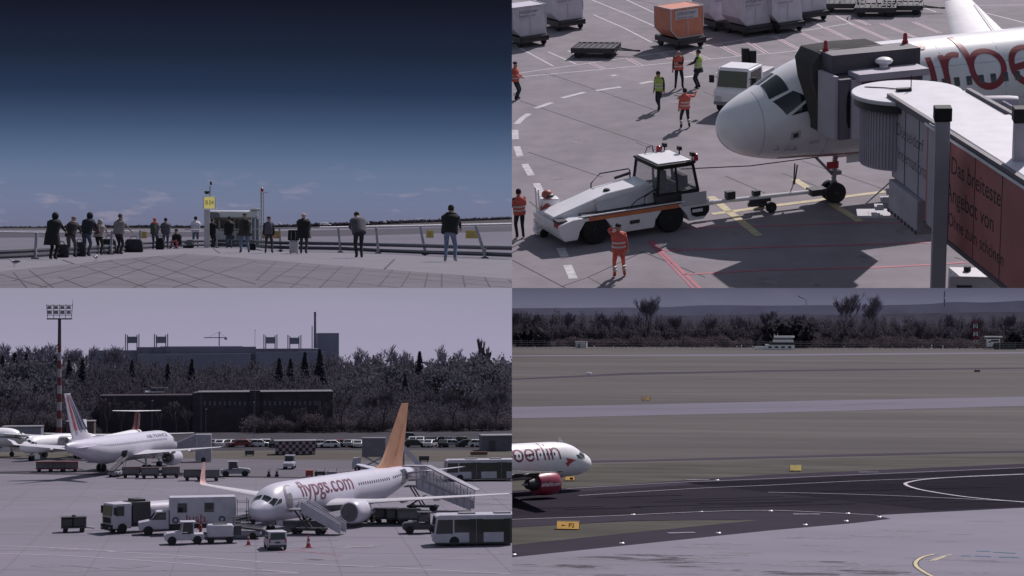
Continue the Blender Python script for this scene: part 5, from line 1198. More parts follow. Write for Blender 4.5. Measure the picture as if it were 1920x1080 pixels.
# trees: bare crowns, shared meshes
BARK = mat("bare_bark", c(72, 67, 76), .95, var=.2, scale=1, spec=.05); TWIG = mat("bare_twigs", c(104, 97, 110), .95, var=.25, scale=.4, spec=.05)
def bare_tree(seed, hgt, spread=.42, levels=5, thick=.016, narrow=False, minr=.05):
    rn = random.Random(seed); tr = MB(); cr = MB()
    def grow(p, d, L, r, lv):
        e = p + d * L; m_ = p.lerp(e, .5) + Vector((rn.uniform(-1, 1), rn.uniform(-1, 1), 0)) * L * .05
        (tr if lv <= 1 else cr).tube([p, m_, e], [r, r * .85, r * .68], 5 if lv < 2 else 3, cap=False)
        if lv >= levels: return
        n = rn.randint(3, 4) if lv < levels - 1 else 4
        for i in range(n):
            a = rn.uniform(0, 2 * PI); t = spread * rn.uniform(.6, 1.5); f = rn.uniform(.5, 1.0)
            side = Vector((math.cos(a), math.sin(a), 0)); nd = (d + side * t + Vector((0, 0, .3 if not narrow else .5))).normalized()
            grow(p + d * L * f, nd, L * rn.uniform(.6, .86), max(r * .55, minr), lv + 1)
    grow(Vector((0, 0, 0)), Vector((0, 0, 1)), hgt * .3, hgt * thick, 0)
    return tr, cr
def bush_mesh(seed, r=1.0, n=220, leaf=.16):
    rn = random.Random(seed); mb = MB()
    for _ in range(6): clumps(mb, Vector((rn.uniform(-.55, .55), rn.uniform(-.4, .4), rn.uniform(.25, .8))) * r, r * rn.uniform(.35, .6), n // 6, rn, leaf * 2.4)
    return mb
def conifer_mesh(seed, h=1.0, w=.2, n=420):
    rn = random.Random(seed); mb = MB()
    for _ in range(n):
        z = rn.random() ** 1.25; r = w * (1 - z) * rn.uniform(.35, 1.1) + .008; a = rn.uniform(0, 2 * PI); q = Vector((r * math.cos(a), r * math.sin(a), h * (.06 + .94 * z)))
        s = (.03 + .05 * (1 - z)) * h; o = Vector((math.cos(a), math.sin(a), -.5)).normalized() * s; t = Vector((-math.sin(a), math.cos(a), 0)) * s * .7
        mb.quad(q - o * .6 - t * .3, q + t, q + o, q - t)
    return mb
W_W = WOODF2 = twiggy("winter_wood", c(89, 84, 95))
DGRN = twiggy("dark_evergreen", c(66, 64, 72))
BR2 = twiggy("brown_scrub", c(96, 87, 93), .2)
big = []
for sd in (3, 8, 14):
    r = thing(W, "bare_tree", "x", "tree", (0, 0, 0)); tr, cr = bare_tree(sd, 27 + sd * .1, .4, 6, .014, minr=.05); tr.build("trunk", BARK, r); cr.build("crown", TWIG, r, smooth=False); big.append(r)
def plant_at(proto, px, base, top, y, label, first, href, group=None):
    p = W.at(px, base, y); h = (base - top) / F * y; p.z = max(-.5, p.z - 0) * 0
    hz = W.at(px, top, y).z
    s = hz / href
    if first: proto.matrix_world = pose(W, (p.x, y, 0), random.uniform(0, 6), s); proto["label"] = label; return proto
    return copy_tree(proto, W, (p.x, y, 0), random.uniform(0, 6), label, group, s)
bpy.context.view_layer.update()
def zmax(o): return max((max(v.co.z for v in ch.data.vertices) for ch in o.children if ch.type == 'MESH'), default=1)
hz_ = [zmax(b) for b in big]; random.seed(11)
plant_at(big[0], 1214, 640, 552, 1420, "tall bare tree standing alone left of the white boat shaped hut", True, hz_[0])
plant_at(big[1], 1583, 640, 547, 1420, "left of the two tall bare trees between white hut and lattice mast", True, hz_[1])
plant_at(big[2], 1638, 640, 549, 1420, "right of the two tall bare trees between white hut and lattice mast", True, hz_[2])
for px, top, y in ((1440, 571, 1430), (1265, 580, 1440), (1330, 584, 1440), (1395, 582, 1440), (1480, 588, 1430), (1720, 590, 1430), (1780, 576, 1440), (1830, 585, 1430), (1890, 578, 1440), (1005, 576, 1440), (1060, 574, 1440), (1130, 574, 1440), (965, 572, 1440), (1170, 578, 1440)):
    plant_at(big[(px // 7) % 3], px, 640, top + 9, y, "bare tree in the thin belt of wood beyond the airfield fence", False, hz_[(px // 7) % 3], "bare trees of the belt beyond the fence")
rnd = random.Random(9); mb = MB(); mb2 = MB(); base_b = [bush_mesh(s, 1.0, 640, .05) for s in (1, 2, 3)]
def scat(dst, src, p, sx, sz, a):
    o = len(dst.v); ca, sa = math.cos(a), math.sin(a)
    for v in src.v: dst.v.append(Vector((p.x + (v.x * ca - v.y * sa) * sx, p.y + (v.x * sa + v.y * ca) * sx, p.z + v.z * sz)))
    for f in src.f: dst.f.append([i + o for i in f]); dst.mi.append(0)
x = 945
while x < 2010:
    for row in range(3):
        t = (600, 608, 618)[row] + rnd.uniform(-7, 6) - (6 if x < 1230 and row == 0 else 0); y = 1480 - row * 25; hz = W.at(x, t, y).z
        if hz > 1: scat(mb, rnd.choice(base_b), Vector((W.at(x + rnd.uniform(-8, 8), 620, y).x, y, 0)), rnd.uniform(3.5, 7), hz, rnd.uniform(0, 6))
    if rnd.random() < .8:
        y = 1400; hz = W.at(x, 634 + rnd.uniform(-4, 5), y).z; scat(mb2, rnd.choice(base_b), Vector((W.at(x, 620, y).x, y, 0)), rnd.uniform(5, 9), max(hz, 3), rnd.uniform(0, 6))
    x += 8
put(W, mb.build("wood_belt", W_W, smooth=False), "dark thicket beyond the airfield fence, below the far hills", "wood", kind="stuff").matrix_world = W.M.copy()
put(W, mb2.build("scrub_belt", BR2, smooth=False), "low brown scrub along the airfield fence", "scrub", kind="stuff").matrix_world = W.M.copy()
for i, (px, t) in enumerate(((1012, 606), (1480, 606), (1500, 592), (1460, 592), (1912, 606), (985, 604))):
    y = 1395; r = thing(W, "evergreen_bush", "dark rounded evergreen in front of the thin wood belt", "bush", (W.at(px, 620, y).x, y, 0), i, "dark evergreens before the wood belt", W.at(px, t, y).z / 1.25)
    if i == 0: mm = bush_mesh(21, 1.0, 300, .13).build("foliage", DGRN, r, smooth=False); ms_ = MB().tube([(0, 0, 0), (0, 0, .5)], .06, 6).build("stem", BARK, r)
    else:
        for q in (mm, ms_): k = q.copy(); col.objects.link(k); k.parent = r
# fence with posts
fy = 1330; fn_ = thing(W, "airfield_fence", "long pale wire fence on thin posts along the far side of the airfield", "fence", (0, fy, 0)); mb = MB(); xa, xb = W.at(945, 640, fy).x, W.at(2000, 640, fy).x
FEN = mat("fence_grey", c(104, 100, 112), .8)
for z in (1.3, 2.6, 3.9, 5.0): mb.tube([(xa, 0, z), (xb, 0, z)], .09, 4)
mb.build("wire", FEN, fn_); mb = MB(); k = 0; x = xa
pst = MB(); pst.bar((0, 0, 0), (0, 0, 5.4), .22, .22); pst.bar((0, 0, 5.3), (0, -.6, 6.0), .15, .15); pm = None
while x < xb:
    if pm is None: pm = pst.build("post", FEN, fn_); pm.location.x = x
    elif k < 98: q = pm.copy(); col.objects.link(q); q.location.x = x; q.parent = fn_
    k += 1; x += 4.1
# low furniture along the far runway
def bx(px, by, w, h, d=3.0): pass
def at_ground(px, by): return W.g(px, by)
q = W.g(1090, 653); hu = thing(W, "white_cabin", "white rectangular cabin by the fence at the left of the runway view", "cabin", q); s = q.y / F
mb = MB(); mb.box(0, 0, .3, 21 * s, 6, 11 * s); mb.build("wall", WHITE, hu, bevel=.1); mb = MB(); mb.box(0, 0, .3 + 11 * s, 22.5 * s, 6.6, 1.1 * s); mb.build("roof", GREYW, hu); mb = MB(); mb.box(-4 * s, -3.02, .3, 3 * s, .1, 7 * s); mb.build("door", GREY, hu)
q = W.g(1456, 655.5); ht = thing(W, "control_hut", "white two storey hut like a boat by the far airfield fence", "hut", q); s = q.y / F
mb = MB(); mb.box(6 * s, 0, .2, 54 * s, 8, 9 * s); mb.box(-30 * s, 0, .2, 20 * s, 6, 5 * s); mb.build("lower_storey", WHITE, ht, bevel=.1)
mb = MB(); mb.box(10 * s, 0, 9.1 * s, 46 * s, 8.5, 4.5 * s); mb.build("window_band", DARK, ht); mb = MB(); mb.box(12 * s, 0, 13.7 * s, 38 * s, 8, 4.6 * s); mb.build("upper_storey", WHITE, ht, bevel=.1)
mb = MB(); mb.box(12 * s, 0, 18.4 * s, 36 * s, 7.5, 3.4 * s); mb.build("upper_window_band", GREY, ht); mb = MB(); mb.box(14 * s, 0, 21.9 * s, 38 * s, 9, 3.5 * s); mb.build("roof", WHITE, ht, bevel=.1); mb = MB()
for x in (-4, 2): mb.bar((x * s, 0, 18 * s), (x * s, 0, 30 * s), .25, .25)
mb.build("aerial", GREYW, ht)
for x in (-12, 0, 12, 24): mb = MB(); mb.box(x * s, -4.03, 3 * s, 6 * s, .1, 3.4 * s); mb.build("window", DARK, ht)
# lattice mast in red and white, hut on stilts, barrier blocks
q = W.g(1829, 652.5); s = q.y / F; lm = thing(W, "lattice_mast", "short red and white lattice mast by the fence at the right", "mast", q)
for i in range(7):
    mb = MB(); z0, z1 = i * 7.3 * s, (i + 1) * 7.3 * s; w = 3.2 * s
    for a, b in ((-w, -w), (w, -w), (w, w), (-w, w)): mb.bar((a, b, z0), (a, b, z1), .95 * s, .95 * s)
    for a, b in (((-w, -w), (w, -w)), ((w, w), (-w, w))): mb.bar((*a, z0), (*b, z1), .6 * s, .6 * s); mb.bar((*b, z0), (*a, z1), .6 * s, .6 * s); mb.bar((*a, z1), (*b, z1), .6 * s, .6 * s)
    mb.build("lattice_section", WHITE if i % 2 else RED, lm)
q = W.g(1860, 655); s = q.y / F; st_ = thing(W, "stilt_hut", "white hut with a flat overhanging roof beside the red and white lattice mast", "hut", q)
mb = MB(); mb.prism([(-9 * s, 5 * s), (-1 * s, 5 * s), (2 * s, 12 * s), (13 * s, 13 * s), (13 * s, 19 * s), (-10 * s, 19 * s)], 'y', -4, 4); mb.build("cabin", WHITE, st_); mb = MB(); mb.box(2 * s, 0, 22 * s, 31 * s, 10, 2 * s); mb.build("roof", WHITE, st_)
mb = MB(); mb.box(4 * s, -4.03, 14 * s, 14 * s, .1, 3.6 * s); mb.box(-5 * s, -4.03, 12 * s, 4 * s, .1, 3 * s); mb.box(1 * s, 0, 19 * s, 20 * s, 7, 2.9 * s); mb.build("window", DARK, st_)
for x in (-9, 13): mb = MB(); mb.bar((x * s, -3, 0), (x * s, -3, 22 * s), .8 * s, .8 * s); mb.build("leg", GREYW, st_)
q = W.g(1884, 655.2); mb = MB(); mb.box(0, 0, 0, 40 * q.y / F, .6, 10.5 * q.y / F)
for k in range(9): mb.box((-18 + k * 4.5) * q.y / F, -.4, 0, .5, .3, 10.7 * q.y / F)
put(W, mb.build("screen_fence", mat("dark_green_paint", c(32, 52, 56), .8)), "dark green screen fence under the flat roofed white hut", "fence", q)
for px, m, lab in ((1809, RED, "red container block left of the lattice mast"), (1819, WHITE, "white container block between red block and lattice mast")):
    q = W.g(px, 652.5); s = q.y / F; o = thing(W, "barrier_block", lab, "block", q); mb = MB(); mb.box(0, 0, 0, 9 * s, 3, 8 * s); mb.build("body", m, o, bevel=.15); mb = MB(); mb.box(0, -1.53, 1.5 * s, 1.8 * s, .06, 6 * s); mb.box(0, 0, 8 * s, 9.6 * s, 3.4, 1 * s); mb.build("panel", WHITE if m is RED else RED, o)
rnd = random.Random(2); pc = None
for px in (1003, 1010, 1114, 1142, 1150, 1178, 1382, 1390, 1412, 1418, 1427, 1582, 1661, 1673, 1692, 1703, 1712, 1722, 1730, 1747, 1768, 1786, 1795, 1843, 1882, 1894):
    q = W.g(px, 653 + rnd.uniform(-1, 1)); s = q.y / F; sc_h = rnd.uniform(.6, 1.6)
    if pc is None:
        pc = thing(W, "runway_marker", "low white marker post by the far runway's edge", "marker", q, 0, "white markers along the far runway", s); mb = MB(); mb.box(0, 0, 0, 2.2, 2, 1.4, top=(.6, .6)); mb.build("base", WHITE, pc); mb = MB(); mb.bar((0, 0, 1.4), (0, 0, 3.2), .7, .7); mb.ball(0, 0, 3.4, .7, .7, .5, 8, 5); mb.build("lamp_head", WHITE, pc)
    else: copy_tree(pc, W, q, 0, None, None, s * sc_h)
# taxiway signs
SY = lit(mat("sign_yellow", c(212, 166, 100), .55, var=.06), .5); SYP = lit(mat("sign_pale_yellow", c(190, 166, 112), .6, var=.1), .5)  # added glow brightens the shaded faces of the taxiway signs
def sign(px, by, w, h, label, m=SY, words=None, posts=2):
    q = W.g(px, by); s = q.y / F * 1.0; o = thing(W, "taxiway_sign", label, "sign", q, 0); mb = MB(); mb.box(0, 0, 1.6 * s, w * s, .5, h * s); cs = mb.build("case", DARK, o, bevel=.03)
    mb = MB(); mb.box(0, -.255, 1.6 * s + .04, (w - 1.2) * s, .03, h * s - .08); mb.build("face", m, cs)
    for k in range(posts): mb = MB(); mb.bar(((k - (posts - 1) / 2) * w * .5 * s, 0, 0), ((k - (posts - 1) / 2) * w * .5 * s, 0, 1.7 * s), .15, .15); mb.build("leg", GREY, o)
    if words: lettering(words, h * s * .72, (w * s * .15, -.275, 1.6 * s + h * s * .24), (1, 0, 0), (0, 0, 1), TXD, cs, center=True, weight=.01); 
    return o, s
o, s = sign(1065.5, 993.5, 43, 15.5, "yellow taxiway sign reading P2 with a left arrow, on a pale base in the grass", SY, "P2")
mb = MB(); z = 1.6 * s + 15.5 * s * .47
mb.box(-8.5 * s, -.275, z - .03, 7.5 * s, .01, .07); mb.add([(-12.5 * s, -.28, z), (-9.5 * s, -.28, z + 2.2 * s), (-9.5 * s, -.28, z + 1.2 * s), (-11 * s, -.28, z), (-9.5 * s, -.28, z - 1.2 * s), (-9.5 * s, -.28, z - 2.2 * s)], [(0, 1, 2, 3), (0, 3, 4, 5)]); mb.build("arrow", TXD, o)
mb = MB(); mb.box(0, 0, 0, 60 * s, 1.4, .05); mb.build("base_slab", CON4, o)
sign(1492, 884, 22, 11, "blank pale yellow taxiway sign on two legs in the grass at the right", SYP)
o, s = sign(1211, 752, 17, 7, "small distant orange and white taxiway sign on the middle grass strip", lit(mat("sign_dull_orange", c(178, 140, 102), .6), .3)); mb = MB()
for x in (-6, -2.5): mb.box(x * s, -.29, 1.7 * s, 1.4 * s, .02, 6 * s)
mb.build("white_bar", GREYW, o)
o, s = sign(1069, 902, 19, 8, "yellow taxiway sign half hidden behind the taxiing airliner's red engine", SY); mb = MB(); mb.box(3 * s, -.29, 3 * s, 6 * s, .02, 4 * s); mb.build("dark_mark", TXD, o)
q = W.g(1104, 702); mb = MB(); s = q.y / F; mb.box(0, 0, 0, 9.5 * s, 1.2, 3.2 * s); mb.box(0, 0, 3.2 * s, 7 * s, 1, 1 * s); put(W, mb.build("marker_board", WHITE, bevel=.1), "low white marker board alone on the upper grass strip at the left", "marker board", q)
q = W.g(1832, 698.5); mb = MB(); s = q.y / F; mb.prism([(-5.5 * s, 0), (5.5 * s, 0), (4.6 * s, 2 * s), (1.5 * s, 3.6 * s), (-1 * s, 3.6 * s), (-2 * s, 2.2 * s), (-5.2 * s, 2 * s)], 'y', -.9, .9); o = put(W, mb.build("parked_car", DARK, bevel=.1), "small dark car alone on the upper grass strip at the right", "car", q + Vector((0, 0, .3)))
for a in (-3.2, 3.2): wheel(o, a * s, -.9, .4, .2); 
# runway edge lights
lp = None
for px, py in [y7(910, 622), y7(1420, 602), y7(1540, 362), y7(825, 836), y7(1550, 760), y7(14, 922), y8(20, 594), y8(280, 698), y8(588, 670), y8(600, 613), y8(836, 640)]:
    q = W.g(px, py)
    if lp is None:
        lp = thing(W, "runway_light", "low white runway edge light with a dark cap", "runway light", q, 0, "runway edge lights", .42); mb = MB(); mb.lathe([(0, .62), (.1, .6), (.3, .34), (.34, .02)], (0, 0, 0), 'z', 12); mb.build("base", WHITE, lp); mb = MB(); mb.lathe([(.3, .16), (.62, .17), (.75, .12), (.8, .01)], (0, 0, 0), 'z', 10); mb.build("lamp", DARK, lp)
    else: copy_tree(lp, W, q, 0, None, None, .42)
# far chimney with smoke and a pale tower
q = W.at(1512, 572, 1820); ch2 = thing(W, "wind_turbine", "pale chimney with a drifting wisp of smoke, on the far hills", "chimney", (q.x, q.y, q.z)); s = q.y / F; ch2.name = "factory_chimney"
mb = MB(); mb.tube([(0, 0, -4 * s), (0, 0, 6 * s)], [1.3 * s, 1.0 * s], 8); mb.build("shaft", GREYW, ch2)
mb = MB(); mb.tube(smooth_line([(0, 0, 6 * s), (-1 * s, 0, 10 * s), (-6 * s, 0, 13 * s), (-11 * s, 0, 15 * s), (-15 * s, 0, 18 * s)]), [0.6 * s + .02 * i for i in range(25)], 8); mb.build("smoke", mat("pale_smoke", c(150, 146, 162), 1), ch2)
q = W.at(1771, 570, 1820); tw = thing(W, "radio_tower", "slim pale tower on the far hills above the lattice mast", "tower", q); mb = MB(); mb.tube([(0, 0, -5 * s), (0, 0, 24 * s)], [1.6 * s, 1.1 * s], 8); mb.build("shaft", mat("pale_tower", c(124, 120, 136), .8), tw); mb = MB(); mb.lathe([(9 * s, 1.3 * s), (9.5 * s, 2 * s), (11 * s, 2 * s), (12 * s, 1.2 * s)], (0, 0, 0), 'z', 10); mb.build("platform", GREYW, tw)
# taxiing airliner
AN = W.at(1104, 872, 226); AHd = R(47); hx4, hy4 = math.cos(AHd), math.sin(AHd)
P4 = aircraft(W, "airliner", "white taxiing airliner with red engine and red lettering, cut by the view's left edge", (AN.x, AN.y, 0), AHd, zc=3.7, k=1.02, eng=dict(d=10.2, y=5.75, z=-2.0, r=1.28, L=4.1), eng_mat=mat("engine_red", c(144, 50, 74), .4, var=.05), wing=dict(mat=DARK), gear=5.07, main=17.7)
cockpit(P4, 1.02); windows(P4, -1, 6.8, 18, .53, 66)
DR4 = mat("livery_magenta", c(120, 40, 74), .5)
vs, fs = strokes("airberlin", 1.38, .22); wd = max(v.x for v in vs); v, f = wrap(P4, -1, vs, fs, 6.0 + wd, R(84)); mb = MB(); mb.add(v, f); mb.build("lettering", DR4, P4.root, smooth=False)
mb = MB(); e = P4.root; ring = []
vs, fs = text_geo("airberlin.com", .62, 1.0, .008); wd = max(v.x for v in vs); out = []
for q in vs:
    a = (q.y - .2) / 1.34; out.append((-10.2 - 3.2 + q.x * 2.75 / wd + .1, -5.75 - 1.36 * math.cos(a), 3.7 - 2.0 + 1.36 * math.sin(a)))
mb.add(out, fs); mb.build("engine_lettering", WHITE, P4.root, smooth=False)
mb = MB(); mb.prism([(-4.0, 5.7), (-4.5, 6.35), (-4.75, 6.35), (-4.6, 5.7)], 'y', -.03, .03); mb.build("antenna_blade", GREYW, P4.root)
mb = MB()                                   # wing-tip like arrow at the end of the lettering
for q in ([(3.6, -88), (5.2, -98), (5.0, -92), (5.3, -80)], [(4.0, -92), (5.4, -96), (4.9, -110), (4.6, -98)]): skin_patch(P4, q, None, "", mb=mb, n=3, off=.02)
mb.build("arrow_emblem", mat("livery_pink", c(178, 60, 70), .5), P4.root)
# ================================================================== the apron with the two airliners (lower left)
A = APRON
def u1(x, y): return (x / 4, 540 + y / 4)
def u2(x, y): return (480 + x / 4, 540 + y / 4)
def u3(x, y): return (x / 4, 810 + y / 4)
def u4(x, y): return (480 + x / 4, 810 + y / 4)
APC = mat("wide_apron_concrete", c(114, 109, 122), .85, var=.08, scale=.12, stretch=(.3, 1, 1), var2=.1, scale2=.02, spec=.2)
TXW = mat("taxi_asphalt", c(92, 88, 98), .85, var=.1, scale=.1, stretch=(.2, 1, 1), spec=.15); GRS = mat("winter_turf", c(86, 82, 79), .95, var=.18, scale=.12, stretch=(.3, 1, 1), spec=.05); PRK = mat("car_park_asphalt", c(60, 57, 65), .9, var=.2, scale=.1, spec=.1)
mb = MB(); mb.quad(A.g(-80, 1150), A.g(1000, 1150), A.g(1000, 690), A.g(-80, 690)); structure(A, mb, "ground", PRK)
sheet(A, "concrete_apron", [(-80, 1150), (1000, 1150), (1000, 904), (-80, 887)], .01, APC)
sheet(A, "taxiway", [(-80, 887), (1000, 904), (1000, 868), (400, 860), (-80, 858)], .01, TXW)
sheet(A, "turf_strip", [(-80, 858), (400, 860), (1000, 868), (1000, 843), (400, 845), (-80, 848)], .01, GRS)
sheet(A, "apron_edge_strip", [(-80, 887), (1000, 904), (1000, 901), (-80, 884)], .02, PRK)
def mark3(name, m, w, *lns):
    mb = MB()
    for ln in lns: ribbon(mb, [A.g(*q) for q in ln], w, .03)
    structure(A, mb, name, m)
mark3("apron_line", mat("worn_apron_line", c(158, 152, 164), .8), .28, [(-40, 1037), (120, 1042), (240, 1049.5), (360, 1058), (490, 1069)], [(-40, 1022), (140, 1029), (215, 1034)], [(200, 1034), (330, 1042), (490, 1054)], [(480, 1054), (720, 1064), (990, 1078)], [(480, 1068), (560, 1075)], [(-40, 880), (240, 884)], [(540, 878), (700, 884)], [(600, 1030), (700, 1024)], [(250, 1046), (360, 1046)])
mark3("red_stand_line", PINK, .16, [(520, 1036), (590, 1028)], [(560, 1033), (640, 1042)])
mb = MB()
for y in (912, 926, 942, 960, 981, 1006, 1036, 1072): ribbon(mb, [A.g(-70, y - 4), A.g(1000, y + 4)], .1, .022)
for i in range(-4, 15): ribbon(mb, [A.g(480 + (i - 5) * 100, 900), A.g(480 + (i - 5) * 182, 1140)], .09, .022)
structure(A, mb, "slab_joint", mat("apron_joint", c(100, 94, 106), .9))
mb = MB(); rnd = random.Random(8)
for _ in range(16):
    x, y = rnd.uniform(0, 900), rnd.uniform(915, 1070); ln = rnd.uniform(60, 200); ribbon(mb, smooth_line([A.g(x, y), A.g(x + ln * .5, y + rnd.uniform(-2, 3)), A.g(x + ln, y + rnd.uniform(-4, 5))]), .3, .024)
structure(A, mb, "tyre_mark", mat("tyre_mark", c(103, 97, 109), .9, var=.2))
mb = MB(); rnd = random.Random(31)
for _ in range(40):
    q = A.g(rnd.uniform(0, 950), rnd.uniform(915, 1075)); r = rnd.uniform(.3, 1.4); mb.quad(*[(q.x + r * 2 * rnd.uniform(.7, 1.2) * math.cos(2 * PI * i / 10), q.y + r * rnd.uniform(.7, 1.2) * math.sin(2 * PI * i / 10), .02) for i in range(10)])
structure(A, mb, "apron_stain", mat("apron_stain", c(112, 106, 118), .85, var=.2))
mb = MB(); mb.quad(A.at(-200, 720, 1180), A.at(1000, 720, 1180), A.at(1000, 540, 1180), A.at(-200, 540, 1180))
structure(A, mb, "sky", sky_mat("pale_lilac_sky", [(0, c(158, 153, 176)), (.4, c(154, 149, 172)), (1, c(150, 146, 165))], A.at(480, 650, 1180).z, A.at(480, 540, 1180).z, (c(166, 160, 184), .008, .05, .45, .8, .5, (-1, 2))))
# stadium, power station, crane
HZ1 = mat("hazed_blue_grey", c(128, 127, 148), .9, var=.1, scale=.05, spec=.1); HZ2 = mat("hazed_blue_grey_dark", c(110, 108, 126), .9, var=.1, scale=.05, spec=.1); HZ3 = mat("hazed_pale_grey", c(140, 138, 158), .9, var=.08, scale=.04, spec=.1)  # haze of distance is painted into these blue-grey colours
def farbox(px0, py0, px1, y, d, m, name, par, o):
    a, b = A.at(px0, py0, y), A.at(px1, py0, y); mb = MB(); mb.box((a.x + b.x) / 2 - o.x, d / 2 + (y - o.y), 0, b.x - a.x, d, a.z); return mb.build(name, m, par)
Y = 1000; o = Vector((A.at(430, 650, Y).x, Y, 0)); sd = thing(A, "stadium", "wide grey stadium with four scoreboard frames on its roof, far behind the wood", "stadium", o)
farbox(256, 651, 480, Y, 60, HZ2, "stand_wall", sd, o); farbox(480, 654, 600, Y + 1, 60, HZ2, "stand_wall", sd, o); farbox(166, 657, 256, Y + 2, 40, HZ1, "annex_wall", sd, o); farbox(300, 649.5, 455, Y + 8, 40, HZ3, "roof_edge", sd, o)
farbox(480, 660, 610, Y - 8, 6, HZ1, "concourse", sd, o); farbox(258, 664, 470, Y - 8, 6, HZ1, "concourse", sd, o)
for px, pt_ in ((248, 626), (302, 626), (507, 627), (552, 628)):
    fr = MB(); a = A.at(px, 652, Y - 1) - o; t = A.at(px, pt_, Y - 1) - o; s = Y / F
    for dx in (-12, -8.5, 8.5, 12): fr.bar((a.x + dx * s, -1, a.z - 3), (a.x + dx * s, -1, t.z - (2 * s if abs(dx) < 10 else 0)), .5, .5)
    f_ = fr.build("scoreboard_frame", HZ2, sd); mb = MB(); mb.box(a.x, -1.2, t.z - 17 * s, 19 * s, 1.2, 12 * s); mb.build("scoreboard", HZ2, f_)
    mb = MB()
    for k in range(4): mb.box(a.x, -1.85, t.z - (16 - k * 3) * s, 18 * s, .06, 1.6 * s)
    mb.build("slat", HZ1, f_)
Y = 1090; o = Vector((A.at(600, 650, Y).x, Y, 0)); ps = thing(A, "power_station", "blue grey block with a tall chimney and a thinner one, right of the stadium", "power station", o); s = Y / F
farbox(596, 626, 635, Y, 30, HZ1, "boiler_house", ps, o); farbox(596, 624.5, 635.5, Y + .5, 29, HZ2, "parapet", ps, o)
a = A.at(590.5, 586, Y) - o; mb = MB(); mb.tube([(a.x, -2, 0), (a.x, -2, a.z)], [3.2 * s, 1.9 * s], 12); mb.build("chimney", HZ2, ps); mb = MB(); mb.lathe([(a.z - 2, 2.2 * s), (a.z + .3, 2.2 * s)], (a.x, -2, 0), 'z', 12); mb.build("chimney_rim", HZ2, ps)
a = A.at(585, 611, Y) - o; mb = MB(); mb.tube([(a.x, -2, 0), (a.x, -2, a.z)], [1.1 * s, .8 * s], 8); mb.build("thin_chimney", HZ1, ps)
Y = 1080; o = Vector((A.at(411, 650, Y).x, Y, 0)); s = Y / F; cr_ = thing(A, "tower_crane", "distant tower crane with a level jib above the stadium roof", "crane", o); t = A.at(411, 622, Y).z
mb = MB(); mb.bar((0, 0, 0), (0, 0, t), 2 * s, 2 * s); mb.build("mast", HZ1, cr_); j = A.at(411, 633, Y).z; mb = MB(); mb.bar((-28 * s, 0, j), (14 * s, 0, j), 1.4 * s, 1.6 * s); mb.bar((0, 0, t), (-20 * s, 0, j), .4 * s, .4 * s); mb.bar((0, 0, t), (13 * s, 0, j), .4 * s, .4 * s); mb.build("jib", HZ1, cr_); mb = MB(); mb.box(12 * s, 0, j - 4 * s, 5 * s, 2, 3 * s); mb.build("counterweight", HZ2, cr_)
# trees
BT3 = mat("hazed_bare_twigs", c(128, 122, 138), .95, var=.2, scale=.3, spec=.05); VT3 = mat("verge_twigs", c(92, 86, 94), .95, var=.2, scale=.3, spec=.05); EV3 = twiggy("wood_evergreen", c(88, 87, 99), .1, .3); MX3 = twiggy("wood_brush", c(84, 80, 91), .14, .03); BR3 = twiggy("near_brush", c(92, 86, 94), .2)  # skyline twigs are paler: haze is put into their colour
random.seed(17)
protos = {}
def proto3(kind):
    if kind in protos: return protos[kind], False
    r = thing(A, {'bare': "bare_tree", 'poplar': "poplar", 'conifer': "conifer", 'round': "bare_tree", 'dark': "evergreen_tree", 'verge': "bare_tree"}[kind], "x", "tree")
    if kind in ('bare', 'verge'): tr, cr = bare_tree(5, 16, .5, 5, .016, minr=.06)
    elif kind == 'round': tr, cr = bare_tree(9, 16, .6, 5, .018, minr=.08)
    elif kind == 'poplar': tr, cr = bare_tree(12, 22, .16, 6, .014, True, .1)
    elif kind == 'conifer': tr, cr = MB().tube([(0, 0, 0), (0, 0, .85)], [.03, .008], 6), conifer_mesh(4, 1, .2, 1000)
    else: tr, cr = MB().tube([(0, 0, 0), (0, 0, .8)], [.04, .015], 6), bush_mesh(33, 1.0, 2600, .036)
    tr.build("trunk", BARK, r); cr.build("crown", {'verge': VT3, 'bare': BT3, 'round': BT3, 'poplar': TWIG, 'conifer': EV3, 'dark': EV3}[kind], r, smooth=False)
    protos[kind] = (r, zmax(r)); return protos[kind], True
def tree3(kind, px, top, y, label, group=None):
    (r, h), new = proto3(kind); z = A.at(px, top, y).z; x = A.at(px, 700, y).x
    if new: r.matrix_world = pose(A, (x, y, 0), 1.0, z / h); r["label"] = label; 
    else: r = copy_tree(r, A, (x, y, 0), random.uniform(0, 6), label, None, z / h)
    if group: r["group"] = group
    elif "group" in r: del r["group"]
tree3('poplar', 909, 632, 560, "slender pointed poplar rising above the treeline near the right edge")
tree3('conifer', 600, 653, 520, "narrow dark conifer in front of the power station block")
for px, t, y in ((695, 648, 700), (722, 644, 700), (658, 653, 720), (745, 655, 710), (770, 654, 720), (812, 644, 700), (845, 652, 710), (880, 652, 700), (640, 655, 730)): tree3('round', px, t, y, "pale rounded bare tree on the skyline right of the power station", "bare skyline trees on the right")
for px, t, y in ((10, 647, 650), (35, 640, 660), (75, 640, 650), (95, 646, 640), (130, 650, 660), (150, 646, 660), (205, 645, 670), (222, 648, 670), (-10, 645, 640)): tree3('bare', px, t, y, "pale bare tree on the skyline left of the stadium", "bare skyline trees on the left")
for px, t, y in ((5, 664, 540), (28, 660, 545), (50, 662, 540), (104, 665, 530), (130, 672, 520), (155, 672, 520), (248, 673, 540), (360, 672, 540), (524, 670, 530), (545, 671, 530), (572, 659, 540), (787, 658, 560), (315, 681, 530), (672, 686, 500), (760, 700, 480), (855, 710, 480)): tree3('conifer', px, t, y, "dark conifer standing up out of the dark wood", "dark conifers in the wood")
